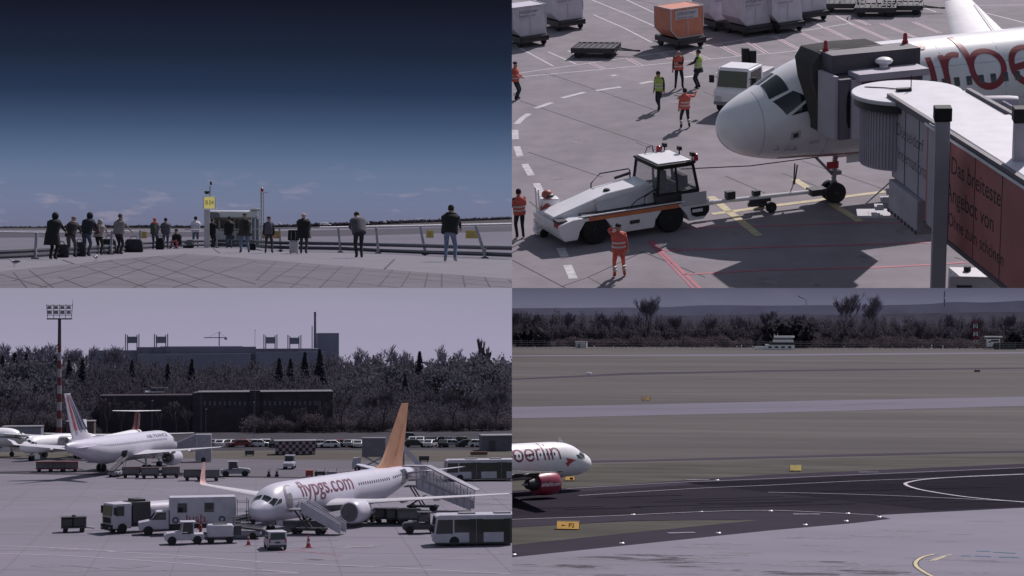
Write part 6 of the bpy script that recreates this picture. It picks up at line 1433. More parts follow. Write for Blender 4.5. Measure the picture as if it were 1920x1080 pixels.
for px, t, y in ((30, 668, 530), (60, 670, 525), (690, 684, 500), (720, 672, 520), (850, 680, 500), (940, 676, 505), (925, 660, 540), (870, 700, 470), (650, 700, 480), (100, 690, 480), (15, 700, 470)): tree3('dark', px, t, y, "dark spreading evergreen in the wood behind the apron", "dark evergreens in the wood")
rnd = random.Random(77); mb = MB(); mb2 = MB(); bb = [bush_mesh(s, 1.0, 1080, .036) for s in (41, 42, 43, 44)]
for row, (tp, y) in enumerate(((668, 620), (680, 570), (692, 530), (706, 495), (722, 470), (742, 455), (765, 440))):
    x = -75
    while x < 985:
        t = tp + rnd.uniform(-7, 9) + (4 if 250 < x < 600 and row == 0 else 0) + (6 if x < 200 and row == 0 else 0); z = A.at(x, t, y).z
        q = Vector((A.at(x + rnd.uniform(-5, 5), 700, y).x, y + rnd.uniform(-5, 5), 0))
        if not (200 < x < 610 and row > 4): scat(mb, rnd.choice(bb), q, rnd.uniform(3, 5.2), max(z, 3) / 1.15, rnd.uniform(0, 6))
        x += 13
x = -75
while x < 985:
    if not (180 < x < 475):
        y = 425; z = A.at(x, 785 + rnd.uniform(-18, 18), y).z; scat(mb2, rnd.choice(bb), Vector((A.at(x, 700, y).x, y, 0)), rnd.uniform(2, 3.6), max(z, 2) / 1.1, rnd.uniform(0, 6))
    x += 10
put(A, mb.build("dark_wood", MX3, smooth=False), "dense dark wood filling the background behind the apron and below the stadium", "wood", kind="stuff").matrix_world = A.M.copy()
put(A, mb2.build("roadside_brush", BR3, smooth=False), "brownish brush along the car park at the wood's foot", "brush", kind="stuff").matrix_world = A.M.copy()
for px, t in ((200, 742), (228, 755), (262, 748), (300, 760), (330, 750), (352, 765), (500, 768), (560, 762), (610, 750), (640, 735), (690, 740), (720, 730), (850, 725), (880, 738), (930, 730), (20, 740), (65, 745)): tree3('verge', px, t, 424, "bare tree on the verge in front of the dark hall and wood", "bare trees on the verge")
# dark brick hall
Y = 432; o = Vector((A.at(400, 800, Y).x, Y, 0)); s = Y / F; hl = thing(A, "brick_hall", "long dark brick hall with pale roof edge and slit windows before the wood", "hall", o); DBR = mat("dark_brick", c(68, 62, 70), .9, var=.2, scale=.6, spec=.1); DBR2 = mat("darker_brick", c(64, 58, 66), .9, var=.2, scale=.6, spec=.1)
wl3 = farbox(361, 737, 624, Y, 14, DBR, "wall", hl, o); farbox(185, 742, 362, Y + 1, 12, DBR2, "low_wing", hl, o)
a, b = A.at(370, 736.5, Y) - o, A.at(625, 736.5, Y) - o; mb = MB(); mb.box((a.x + b.x) / 2, 7, a.z, b.x - a.x, 14.6, .14); mb.build("roof_edge", mat("pale_roof_edge", c(92, 88, 99), .7), hl)
me = None
for i in range(24):
    px = 384 + i * 9.4
    if 470 < px < 492: continue
    a = A.at(px, 760, Y) - o; mb = MB(); mb.box(a.x, -.03, a.z, .34, .06, 7.5 * s); mb.build("window", mat("slit_window", c(94, 92, 106), .4), wl3)
a, b = A.at(468, 732, Y) - o, A.at(488, 732, Y) - o; mb = MB(); mb.box((a.x + b.x) / 2, -.3, 0, b.x - a.x, .6, a.z); mb.build("entrance_tower", DBR2, hl)
q = A.at(295, 735, 470); cb = thing(A, "pale_canopy", "pale curved canopy roof catching light among the dark trees left of the hall", "canopy", (q.x, q.y, 0)); z = q.z; s = 470 / F; PC = mat("pale_canopy", c(98, 98, 112), .6)
mb = MB(); mb.loft([[(x * s, y, z + k * s) for y, k in ((-2, 0), (0, 3), (2, 0))] for x in (-22, 14)]); mb.box(4 * s, 0, z + 6 * s, 30 * s, 2, 2.5 * s); mb.box(-24 * s, 0, z + 5 * s, 7 * s, 1, 2 * s); mb.build("roof", PC, cb)
mb = MB()
for x in (-15, 10): mb.bar((x * s, 0, 0), (x * s, 0, z + 6 * s), .3, .3)
mb.build("support", HZ2, cb)
# floodlight mast and lamp posts
q = A.g(111, 832); s = q.y / F; fm = thing(A, "floodlight_mast", "tall red and white floodlight mast with a rack of lamps on the left", "floodlight mast", q); zt_ = A.at(111, 598, q.y).z
for i in range(15):
    z0, z1 = zt_ * i / 15, zt_ * (i + 1) / 15; r0, r1 = (5.2 - i * .16) * s, (5.2 - (i + 1) * .16) * s
    mb = MB(); mb.tube([(0, 0, z0), (0, 0, z1)], [r0, r1], 10, cap=i in (0, 14)); mb.build("mast_section", (mat("mast_white", c(150, 142, 154), .7), mat("mast_red", c(104, 46, 58), .7))[i % 2] if i < 12 else DARK, fm)
mb = MB(); mb.box(0, 0, zt_ - 1 * s, 44 * s, 2.4, 2.2 * s)
for dx in (-21, -10.5, 0, 10.5, 21): mb.bar((dx * s, 0, zt_), (dx * 1.12 * s, 0, zt_ + 27 * s), .9 * s, .9 * s)
for z in (7, 15, 25): mb.bar((-23 * s, 0, zt_ + z * s), (23 * s, 0, zt_ + z * s), 1 * s, 1 * s)
mb.bar((23 * s, 0, zt_ + 25 * s), (24 * s, 0, zt_ + 35 * s), .6 * s, .6 * s); mb.build("lamp_rack", DARK, fm)
for r_ in range(2):
    for k in range(4): mb = MB(); mb.box((-17 + k * 11.5) * s, -.9, zt_ + (9 + r_ * 9) * s, 8 * s, 1.2, 5.5 * s, top=(.8, .8)); mb.build("lamp", GREY if k < 3 else HZ3, fm)
def lamppost(px, base, top, label, y, group="street lamps by the wood", arm=9):
    x = A.at(px, base, y).x; z = A.at(px, top, y).z; s = y / F; o = thing(A, "street_lamp", label, "street lamp", (x, y, 0), 0, group); mb = MB(); mb.tube([(0, 0, 0), (0, 0, z)], [.5 * s, .35 * s], 6); mb.build("pole", HZ2, o); mb = MB(); mb.box(arm * .2 * s, 0, z, arm * s, .5, 1.4 * s, top=(.9, .7)); mb.build("lamp_head", HZ3, o)
for px, t in ((377, 718), (745, 721), (803, 714), (915, 715)): lamppost(px, 830, t, "thin street lamp with a pale flat head against the dark wood", 415)
lamppost(478, 830, 620, "tall thin pale mast standing before the wood near the middle", 420, None, 2)
for px, t in ((285, 752), (476, 755), (386, 768), (745, 758)): lamppost(px, 835, t, "short pale lamp post along the car park", 400, "car park lamp posts", 3)
W3V = mat("dull_white_paint", c(172, 168, 182), .45, var=.1, scale=1.2); G3V = mat("dull_grey_paint", c(138, 134, 148), .5, var=.12, scale=1.2); W3A = mat("airliner_white", c(190, 186, 202), .35, var=.05)  # white and grey paints duller than the shared ones
# --- vehicles, built facing +x
def box_body(mb, prof, w): mb.prism(prof, 'y', -w / 2, w / 2)
def wheels4(o, xs, w, r, ww=.28):
    for x in xs:
        for s in (-1, 1): wheel(o, x, s * (w / 2 - ww / 2 + .02), r, ww, GREY)
def side_glass(o, polys, w, name="window", m=None):
    for pl in polys:
        for s in (-1, 1): mb = MB(); mb.add([(x, s * (w / 2 + .015), z) for x, z in pl], [tuple(range(len(pl)))]); mb.build(name, m or GLASS, o, smooth=False)
CARC = [mat("car_" + n, rgb, .35, .2) for n, rgb in (("white", (.6, .58, .63)), ("silver", (.3, .29, .33)), ("dark", (.03, .03, .04)), ("blue", (.05, .06, .1)), ("red", (.2, .04, .05)))]
def make_car(q, rz, label, m, group):
    o = thing(A, "parked_car", label, "car", q, rz, group); mb = MB(); box_body(mb, [(-2.1, .3), (2.1, .3), (2.15, .7), (1.1, .88), (.5, 1.4), (-1.3, 1.42), (-1.95, .95), (-2.15, .85)], 1.7); mb.build("body", m, o, bevel=.06)
    side_glass(o, [[(.95, .9), (.45, 1.33), (-.3, 1.35), (-.3, .92)], [(-.4, .92), (-.4, 1.35), (-1.25, 1.34), (-1.7, .95)]], 1.7); mb = MB(); mb.add([(1.1, -.7, .92), (1.1, .7, .92), (.53, .65, 1.38), (.53, -.65, 1.38)], [(0, 1, 2, 3)]); mb.add([(-1.93, -.7, .98), (-1.93, .7, .98), (-1.34, .65, 1.39), (-1.34, -.65, 1.39)], [(0, 1, 2, 3)]); mb.build("windscreen", GLASS, o)
    wheels4(o, (-1.3, 1.3), 1.7, .32, .2); return o
rnd = random.Random(3); cars = {}
for px in list(range(400, 520, 17)) + list(range(10, 100, 16)) + list(range(600, 690, 15)) + list(range(765, 850, 13)) + list(range(775, 930, 15)):
    py = 838 + rnd.uniform(-1.5, 1.5) if px < 700 else rnd.choice((824, 832, 838)); k = rnd.choice((0, 0, 1, 1, 2, 2, 3, 4)); q = A.g(px + rnd.uniform(-3, 3), py); rz = rnd.choice((0, PI, .3, 1.2, 1.4))
    lab = ("white", "silver", "dark", "blue", "red")[k] + " car parked in the rows before the wood"
    if k not in cars: cars[k] = make_car(q, rz, lab, CARC[k], "cars parked before the wood")
    else: copy_tree(cars[k], A, q, rz)
# striped hut
q = A.g(554, 853); s = q.y / F; hu = thing(A, "checkered_hut", "low hut painted in red and white checks on the turf strip", "hut", q); w = 74 * s; h = 24 * s
mb = MB(); mb.box(0, 2, .1, w, 4, h); wa = mb.build("wall", G3V, hu); mb = MB(); n = 12; ck = mat("check_dark_red", c(72, 38, 50), .7)
for r_ in range(4):
    for k in range(n):
        if (k + r_) % 2 == 0: mb.box(-w / 2 + (k + .5) * w / n, -.02, .1 + r_ * h / 4, w / n, .03, h / 4)
mb.build("painted_checks", ck, wa); mb = MB(); mb.box(0, 2, .1 + h, w + .4, 4.4, .15); mb.build("roof", GREY, hu)
# right-hand white shed and green-brown sheds
def shed(px, by, w, h, m, label, d=5, name="shed"):
    q = A.g(px, by); s = q.y / F; o = thing(A, name, label, "shed", q); mb = MB(); mb.box(0, d / 2, 0, w * s, d, h * s); mb.build("wall", m, o, bevel=.05); mb = MB(); mb.box(0, d / 2, h * s, (w + 2) * s, d + .4, .2); mb.build("roof", GREY, o); mb = MB(); mb.box(-w * .2 * s, -.02, .05, w * .2 * s, .05, h * .7 * s); mb.build("door", DARK, o); return o
shed(935, 846, 62, 28, mat("grey_shed", c(92, 90, 104), .7), "pale grey shed at the right edge behind the far bus"); shed(40, 826, 70, 24, G3V, "low white building behind the regional aircraft at the left edge"); shed(150, 822, 50, 30, mat("brown_shed", c(92, 78, 82), .8), "brownish building behind the red tail fin")
q = A.g(898, 855); mb = MB(); mb.box(0, 0, .2, 2.9, 1, .55); put(A, mb.build("crate_stack", mat("rusty_brown", c(92, 66, 58), .8), bevel=.05), "rusty brown trough on the turf above the far bus", "trough", q)
for px, py, lab in ((795, 866, "dark equipment box on the turf left of the far bus"), (468, 855, "dark equipment box on the turf near the middle")):
    q = A.g(px, py); mb = MB(); mb.box(0, 0, .25, 1.6, 1, .65); mb.box(0, 0, .9, 1.7, 1.1, .08); mb.box(-.6, 0, 0, .15, .8, .3); mb.box(.6, 0, 0, .15, .8, .3); put(A, mb.build("equipment_box", DARK), lab, "box", q)
# airport buses
def bus(q, rz, label, L=13.5, group="apron buses"):
    o = thing(A, "apron_bus", label, "bus", q, rz, group); W_ = 3.0; Hh = 3.05
    mb = MB(); box_body(mb, [(-L / 2, .3), (L / 2, .3), (L / 2 + .1, 1.2), (L / 2 - .15, Hh - .15), (L / 2 - .5, Hh), (-L / 2 + .2, Hh), (-L / 2, Hh - .2)], W_); bd = mb.build("body", W3V, o, bevel=.08)
    mb = MB(); mb.add([(L / 2 + .11, -1.35, 1.25), (L / 2 + .11, 1.35, 1.25), (L / 2 - .1, 1.35, 2.75), (L / 2 - .1, -1.35, 2.75)], [(0, 1, 2, 3)]); mb.v = [v + Vector((.02, 0, 0)) for v in mb.v]; mb.build("windscreen", GLASS, o)
    for s in (-1, 1):
        y = s * (W_ / 2 + .012)
        mb = MB(); mb.add([(-L / 2 + .3, y, 1.35), (L / 2 - 1.9, y, 1.35), (L / 2 - 1.9, y, 2.6), (-L / 2 + .3, y, 2.6)], [(0, 1, 2, 3)]); mb.build("window_band", GLASS, o); mb = MB(); mb.add([(L / 2 - 1.75, y, 1.25), (L / 2 - .1, y, 1.25), (L / 2 - .3, y, 2.6), (L / 2 - 1.75, y, 2.6)], [(0, 1, 2, 3)]); mb.build("driver_window", GLASS, o)
        for x in (-L * .32, -L * .05, L * .2):
            mb = MB(); mb.add([(x - .7, y + s * .008, .35), (x + .7, y + s * .008, .35), (x + .7, y + s * .008, 2.65), (x - .7, y + s * .008, 2.65)], [(0, 1, 2, 3)]); mb.build("door", GLASS, o); mb = MB(); mb.bar((x, y + s * .015, .35), (x, y + s * .015, 2.65), .05, .04); mb.build("door_edge", GREY, o)
        mb = MB(); mb.box(0, s * (W_ / 2 + .01), .25, L, .03, .14); mb.build("skirt", DARK, o)
    mb = MB()
    for x in (-3.5, 0, 3.5): mb.box(x, 0, Hh + .001, 1.6, 1.4, .14)
    mb.build("roof_hatch", GREY, o)
    wheels4(o, (-L * .33, L * .36), W_, .5, .3)
    for s in (-1, 1): mb = MB(); mb.box(L / 2 + .07, s * 1.1, .7, .06, .4, .2); mb.build("headlight", G3V, o)
    return o
bq = A.g(898, 1023); bus(Vector((bq.x + 2.4, bq.y + 1.0, 0)), PI, "white apron bus at the lower right, cut by the view's edge")
bq = A.g(905, 902); bus(Vector((bq.x + 2.0, bq.y + 1.5, 0)), PI, "white apron bus further back at the right, beyond the orange tail", 14.5)
def tow_truck(q, rz, label, sc=1.0, name="baggage_tractor", m=None):
    o = thing(A, name, label, "tractor", q, rz, None, sc); m = m or W3V
    mb = MB(); box_body(mb, [(-1.7, .4), (1.75, .4), (1.8, .85), (1.6, 1.05), (.35, 1.18), (.3, .95), (-1.7, .95)], 1.5); mb.build("body", m, o, bevel=.05)
    mb = MB()
    for x in (.35, -.75):
        for s in (-1, 1): mb.bar((x, s * .7, .95), (x - (.2 if x > 0 else 0), s * .66, 1.95), .1, .1)
    mb.build("cab_post", m, o); mb = MB(); mb.box(-.3, 0, 1.95, 1.35, 1.5, .1); mb.build("cab_roof", m, o, bevel=.03); mb = MB(); mb.box(-.55, 0, .95, .35, 1.2, .55); mb.bar((.15, .3, 1.0), (-.05, .3, 1.4), .05, .05); mb.build("seat", DARK, o)
    mb = MB(); mb.add([(.38, -.66, 1.2), (.38, .66, 1.2), (.18, .62, 1.9), (.18, -.62, 1.9)], [(0, 1, 2, 3)]); mb.build("windscreen", GLASS, o); side_glass(o, [[(.3, 1.15), (.14, 1.9), (-.68, 1.9), (-.68, 1.1)]], 1.42)
    wheels4(o, (-1.1, 1.15), 1.5, .4, .3); return o
def baggage_cart(q, rz, label, group=None, m=None, load=True):
    o = thing(A, "baggage_cart", label, "cart", q, rz, group); mb = MB(); mb.box(0, 0, .45, 2.6, 1.5, .15)
    mb.build("deck", m or DARK, o); mb = MB()
    for x in (-1.25, 1.25):
        for s in (-1, 1): mb.bar((x, s * .7, .6), (x, s * .7, 1.55), .07, .07)
        mb.bar((x, -.7, 1.1), (x, .7, 1.1), .06, .06)
    mb.box(0, 0, 1.55, 2.65, 1.55, .08); mb.build("frame", m or DARK, o)
    mb = MB(); mb.box(0, 0, .6, 2.4, .06, .9); mb.build("curtain", GREY, o); mb = MB(); mb.tube([(1.3, 0, .45), (2.1, 0, .35)], .05, 6); mb.build("drawbar", DARK, o); wheels4(o, (-.85, .85), 1.4, .26, .16); return o
# --- white airliner with the orange tail
HD = R(180 + 60); NQ = A.g(487, 1010); nx = A.at(473, 970, 197)
OT = mat("tail_orange", c(172, 126, 103), .55, var=.1, scale=.6)
g3 = A.g(496, 1012)
P3 = aircraft(A, "airliner", body=W3A, belly=G3V, label= "white airliner with an orange tail fin and dark red lettering, parked in front", p=(A.at(473, 960, 198).x, 198.5, 0), rz=HD, L=38.0, nose=NOSE_B, zc=3.25, k=1.0, eng=dict(d=11.9, y=5.0, z=-1.6, r=1.22, L=4.4), wing=dict(d=12.6, y=1.6, z=-1.0, c=7.0, ky=5.6, kc=4.4, span=19.4, tipc=1.5, sweep=27, dih=3.4),
              fin=dict(d=29.5, c=5.9, h=7.6, tc=1.9, sw=36), fin_mat=OT, winglet=2.5, winglet_mat=mat("winglet_pink", c(176, 140, 142), .5), gear=3.9, main=19.0, stab=dict(d=32.6, c=3.6, span=7.0, tc=1.3, sw=32, z=.9, dih=7))
cockpit(P3, .97); windows(P3, 1, 20.5, 28.5, .55, 66); windows(P3, 1, 29.5, 33, .55, 66)
FL = mat("livery_plum", c(104, 56, 78), .5)
vs, fs = text_geo("flypgs.com", 2.75, .98, .03); wd = max(v.x for v in vs); vs = [Vector((v.x * 12.0 / wd, v.y, 0)) for v in vs]; v, f = wrap(P3, 1, vs, fs, 7.2, R(78)); mb = MB(); mb.add(v, f); mb.build("lettering", FL, P3.root, smooth=False)
pts = arc(5.3, 0, 1.25, 1.5, 60, 340, 30); vs, fs = [], []
for i, (x, y) in enumerate(pts):
    w = .12 + .3 * math.sin(PI * i / 30); n_ = (Vector((x - 5.3, y, 0))).normalized(); vs += [Vector((x, y, 0)) + n_ * w / 2, Vector((x, y, 0)) - n_ * w / 2]
fs = [(2 * i, 2 * i + 1, 2 * i + 3, 2 * i + 2) for i in range(30)]; v, f = wrap(P3, 1, vs, fs, 0, R(74)); mb = MB(); mb.add(v, f); mb.build("round_emblem", mat("livery_grey", c(120, 110, 126), .5), P3.root, smooth=False)
vs, fs = text_geo("flypgs", 1.7, 1, .02); wd = max(v.x for v in vs); mb = MB(); fz = P3.zt + 1.2
mb.add([(-(31.2 + (v.x / wd) * 4.6 * .62 + 1.7), .30 - .0 + v.y * 0, fz + (v.x / wd) * 4.8 + v.y * .35 * 1.0) for v in vs], fs); mb.build("fin_lettering", mat("fin_red", c(168, 92, 72), .5), P3.fin, smooth=False)
mb = MB(); skin_patch(P3, [(4.3, 60), (5.2, 60), (5.2, 108), (4.3, 108)], None, "", mb=mb, n=5, off=.012); mb.build("open_door", GREY, P3.root)
mb = MB(); skin_patch(P3, [(33.4, 58), (34.2, 58), (34.2, 100), (33.4, 100)], None, "", mb=mb, n=5, off=.012); mb.build("open_door", DARK, P3.root)
M3 = A.M.inverted() @ P3.root.matrix_world
def stair(door, out, L, zt, rzoff, label, covered=False, name="passenger_stairs"):
    """steps climbing to a door; door = (d, side offset) in aircraft coordinates"""
    p = M3 @ Vector((-door[0], door[1], 0)); hd = HD + R(rzoff); o = thing(A, name, label, "stairs", p, hd); n = 16     # +x leads away from the door, downwards
    mb = MB(); mb.box(.6, 0, zt - .12, 1.6, 1.9, .12)
    for i in range(n): f = i / n; mb.box(1.4 + L * f, 0, zt - (zt - .3) * (f + 1 / n) - .06, L / n * 1.05, 1.5, .07)
    mb.build("steps", GREY, o)
    for s in (-1, 1):
        mb = MB(); mb.loft([[(1.3, s * .8 + e, zt - .35), (1.3 + L, s * .8 + e, .15), (1.3 + L, s * .8 + e, 1.15), (1.3, s * .8 + e, zt + .85)] for e in (-.03, .03)]); mb.build("side_panel", W3V, o)
        mb = MB(); mb.bar((-.2, s * .9, zt + 1.0), (1.3, s * .9, zt + 1.0), .06, .06); mb.bar((1.3, s * .82, zt + 1.0), (1.3 + L, s * .82, 1.3), .06, .06); mb.build("handrail", STEEL, o)
    if covered:
        mb = MB(); mb.loft([[(-.4, -1, zt + 2.25), (-.4, 1, zt + 2.25), (-.4, 1, zt + 2.4), (-.4, -1, zt + 2.4)], [(2.6, -1, zt + 2.25), (2.6, 1, zt + 2.25), (2.6, 1, zt + 2.4), (2.6, -1, zt + 2.4)], [(2.0 + L, -1, 2.35), (2.0 + L, 1, 2.35), (2.0 + L, 1, 2.5), (2.0 + L, -1, 2.5)]]); mb.build("canopy", G3V, o)
        mb = MB()
        for s in (-1, 1):
            for i in range(9): f = i / 8; mb.bar((1.3 + L * f, s * .85, zt - (zt - .3) * f), (1.3 + L * f, s * .95, zt + 2.3 - (zt - .0) * f if f > .12 else zt + 2.3), .08, .08)
        mb.build("canopy_post", STEEL, o)
        for s in (-1, 1): mb = MB(); mb.loft([[(1.3, s * .87 + e, zt + .8), (1.3 + L, s * .87 + e, 1.1), (1.3 + L, s * .87 + e, 2.2), (1.3, s * .87 + e, zt + 2.1)] for e in (-.02, .02)]); mb.build("glazing", gm, o)
    mb = MB(); mb.bar((.5, -.6, zt - .1), (2.0, -.6, .5), .14, .14); mb.bar((.5, .6, zt - .1), (2.0, .6, .5), .14, .14); mb.bar((.2, -.6, .5), (2.2, -.6, zt * .62), .1, .1); mb.bar((.2, .6, .5), (2.2, .6, zt * .62), .1, .1); mb.box(1.9, 0, .4, 3.6, 1.4, .22); mb.build("undercarriage", DARK, o)
    wheels4(o, (.6, 3.2), 1.5, .34, .2); return o
stair((4.75, 2.0), 0, 4.4, 2.6, 96, "white boarding stairs at the front door of the orange tailed airliner")
stair((33.8, 1.4), 0, 6.6, 2.9, 100, "covered boarding stairs at the rear door of the orange tailed airliner", True)
# van, fuel truck, box truck, service tractors, cones
q = A.g(516, 1032); vn = thing(A, "small_van", "small white van seen from behind, in front of the nose of the orange tailed airliner", "van", q + Vector((0, 1.6, 0)), R(97))
mb = MB(); box_body(mb, [(-1.95, .3), (1.9, .3), (2.0, .8), (1.2, 1.0), (.55, 1.75), (-1.85, 1.82), (-1.98, 1.0)], 1.75); mb.build("body", W3V, vn, bevel=.08)
mb = MB(); mb.add([(-1.985, -.72, 1.05), (-1.985, .72, 1.05), (-1.88, .66, 1.68), (-1.88, -.66, 1.68)], [(0, 1, 2, 3)]); mb.v = [v - Vector((.02, 0, 0)) for v in mb.v]; mb.build("rear_window", GLASS, vn); side_glass(vn, [[(1.1, 1.05), (.5, 1.65), (-.4, 1.68), (-.4, 1.05)], [(-.6, 1.05), (-.6, 1.68), (-1.7, 1.7), (-1.75, 1.05)]], 1.75)
mb = MB(); mb.box(-1.99, 0, .32, .1, 1.7, .22); mb.box(-2.0, 0, .72, .03, .5, .13); mb.build("bumper", DARK, vn)
for s in (-1, 1): mb = MB(); mb.box(-1.99, s * .78, .75, .05, .14, .4); mb.build("tail_lamp", RED, vn)
wheels4(vn, (-1.25, 1.3), 1.72, .3, .2)
q = A.g(250, 1001); ft = thing(A, "fuel_truck", "large white tanker truck with a black front grille, behind the box truck", "tanker truck", q + Vector((1.6, 3.2, 0)), R(208), None, 1.06)
mb = MB(); box_body(mb, [(2.6, .5), (4.6, .5), (4.65, 1.5), (4.5, 2.95), (2.6, 3.0)], 2.5); cbf = mb.build("cab", W3V, ft, bevel=.08)
mb = MB(); mb.add([(4.66, -1.1, 1.75), (4.66, 1.1, 1.75), (4.54, 1.05, 2.75), (4.54, -1.05, 2.75)], [(0, 1, 2, 3)]); mb.v = [v + Vector((.02, 0, 0)) for v in mb.v]; mb.build("windscreen", GLASS, cbf); side_glass(cbf, [[(4.3, 1.75), (4.2, 2.7), (3.4, 2.7), (3.4, 1.75)]], 2.5)
mb = MB(); mb.box(4.68, 0, 1.05, .04, 1.7, .55); mb.box(4.7, 0, .35, .2, 2.5, .55); mb.build("grille", BLACK, cbf)
for s in (-1, 1):
    mb = MB(); mb.box(4.81, s * .95, .5, .05, .3, .2); mb.build("headlight", G3V, cbf); mb = MB(); mb.box(4.5, s * 1.55, 1.9, .15, .3, .75); mb.build("mirror", BLACK, cbf)
mb = MB(); rings = [[(x, 1.2 * math.cos(2 * PI * k / 20), 2.0 + .95 * math.sin(2 * PI * k / 20)) for k in range(20)] for x in (-4.8, .5)]; mb.loft(rings); mb.build("tank", W3V, ft)
mb = MB(); mb.box(1.5, 0, 1.0, 1.9, 2.4, 2.05); mb.box(1.5, 0, 3.05, 1.2, 1.6, .25); mb.build("pump_cabinet", DARK, ft, bevel=.05); mb = MB(); mb.box(-.4, 0, .55, 9.2, 1.2, .4); mb.box(-1.5, 1.1, .5, 3, .3, .5); mb.build("chassis", DARK, ft); wheels4(ft, (3.6, -2.2, -3.6), 2.5, .52, .32)
q = A.g(352, 1004); bt = thing(A, "box_truck", "white box truck with two square windows, red lettering and a pickup cab", "box truck", q + Vector((.2, 2.0, 0)), R(185), None, 1.06)
mb = MB(); mb.box(-1.15, 0, 1.05, 6.4, 2.4, 2.6); bxb = mb.build("box", W3V, bt, bevel=.05)
mb = MB(); box_body(mb, [(2.1, .55), (5.0, .55), (5.05, 1.25), (3.9, 1.45), (3.3, 2.3), (2.1, 2.35)], 2.0); mb.build("cab", W3V, bt, bevel=.08); side_glass(bt, [[(3.8, 1.5), (3.25, 2.2), (2.4, 2.22), (2.4, 1.5)]], 2.0)
mb = MB(); mb.add([(3.93, -.85, 1.5), (3.93, .85, 1.5), (3.34, .8, 2.25), (3.34, -.8, 2.25)], [(0, 1, 2, 3)]); mb.v = [v + Vector((.02, 0, .01)) for v in mb.v]; mb.build("windscreen", GLASS, bt)
for x in (1.05, -1.55): mb = MB(); mb.box(x - .2, 1.22, 2.2, .85, .05, .85); w_ = mb.build("box_window", GLASS, bxb); mb = MB(); mb.box(x - .2, 1.215, 2.15, .95, .03, .95); mb.build("window_frame", GREY, bxb)
RTX = mat("truck_lettering", c(150, 52, 62), .5); DIS = mat("truck_emblem", c(64, 66, 84), .5)
lettering("Jush", .95, (.55, 1.225, 1.3), (-1, 0, 0), (0, 0, 1), RTX, bxb, width=1.9)
mb = MB(); mb.box(-.35, 1.222, 1.22, 2.5, .02, .06); mb.build("underline", RTX, bxb)
for x in (1.5, -3.0):
    mb = MB(); mb.lathe([(1.215, .32), (1.24, .32), (1.24, .01)], (x, 0, 1.45), 'y', 18); mb.build("emblem", DIS, bxb); mb = MB(); mb.lathe([(1.2405, .16), (1.25, .16), (1.25, .01)], (x, 0, 1.45), 'y', 14); mb.build("emblem_centre", W3V, bxb)
mb = MB(); mb.box(-.5, 0, .55, 7.6, 1.1, .35); mb.box(-4.6, 0, 1.0, .5, 2.2, .1); mb.build("chassis", DARK, bt); mb = MB()
for s in (-1, 1): mb.bar((-4.5, s * 1.0, 1.0), (-4.5, s * 1.0, 3.4), .07, .07); mb.bar((-5.6, s * 1.0, 1.0), (-5.6, s * 1.0, 3.3), .07, .07); mb.bar((-4.5, s, 3.0), (-5.6, s, 3.0), .05, .05); mb.bar((-4.5, s, 2.2), (-5.6, s, 2.2), .05, .05)
mb.box(-5.1, 0, .95, 1.5, 2.2, .1); mb.build("tail_lift", STEEL, bt); wheels4(bt, (4.1, -2.6), 2.2, .46, .3)
tow_truck(A.g(345, 1022) + Vector((0, 1, 0)), R(187), "small white tractor with a person in red beside it, in front of the box truck", 1.1)
person(A, A.g(376, 1012), R(80), "person in a red top standing between the white tractor and the white generator", cloth("red_top", c(130, 48, 56)), DTR, arms=('front', 'front'), h=1.8)
q = A.g(412, 1020); gu = thing(A, "generator_trailer", "white rounded generator trailer behind the small white tractor", "generator", q + Vector((0, 1, 0)), R(184), None, 1.15)
mb = MB(); box_body(mb, [(-1.1, .55), (1.1, .55), (1.15, 1.5), (1.0, 1.62), (-1.0, 1.62), (-1.15, 1.5)], 1.5); mb.build("housing", W3V, gu, bevel=.12); mb = MB(); mb.box(0, 0, 1.62, 1.2, .9, .06); mb.box(-1.1, 0, .7, .3, 1.2, .7); mb.box(-1.5, .2, .7, .6, .8, .8); mb.build("vent_panel", DARK, gu); mb = MB(); mb.box(0, 0, .35, 2.6, 1.3, .2); mb.tube([(1.2, 0, .45), (1.9, 0, .4)], .06, 6); mb.build("chassis", DARK, gu); wheels4(gu, (-.8, .8), 1.4, .3, .2)
q = A.g(137, 999); dc = baggage_cart(q + Vector((0, .8, 0)), R(4), "dark four wheeled cart standing alone on the apron at the left", None); mb = MB(); mb.box(-.7, 0, .62, 1.1, 1.3, .85); mb.box(.6, 0, .62, 1.2, 1.35, .95); mb.box(.0, 0, 1.4, .4, .5, .4); mb.build("load", DARK, dc, bevel=.05)
def cone(px, py, label, sc=1.0, group=None):
    q = A.g(px, py); o = thing(A, "traffic_cone", label, "cone", q, 0, group, sc); mb = MB(); mb.box(0, 0, 0, .62, .62, .06); mb.build("base", RED, o)
    for i, (z0, z1, m) in enumerate(((.06, .4, RED), (.4, .62, W3V), (.62, .85, RED), (.85, 1.0, W3V), (1.0, 1.2, RED))): mb = MB(); f = lambda z: .24 - .18 * z / 1.2; mb.tube([(0, 0, z0), (0, 0, z1)], [f(z0), f(z1)], 12); mb.build("cone_band", m, o)
cone(578.5, 1027, "tall red and white cone beside the front boarding stairs", 1.05); cone(466, 1022, "red and white cone between the generator and the airliner's nose", .85); cone(669, 892, "small red cone on the far apron edge left of the orange tail", 1.1)
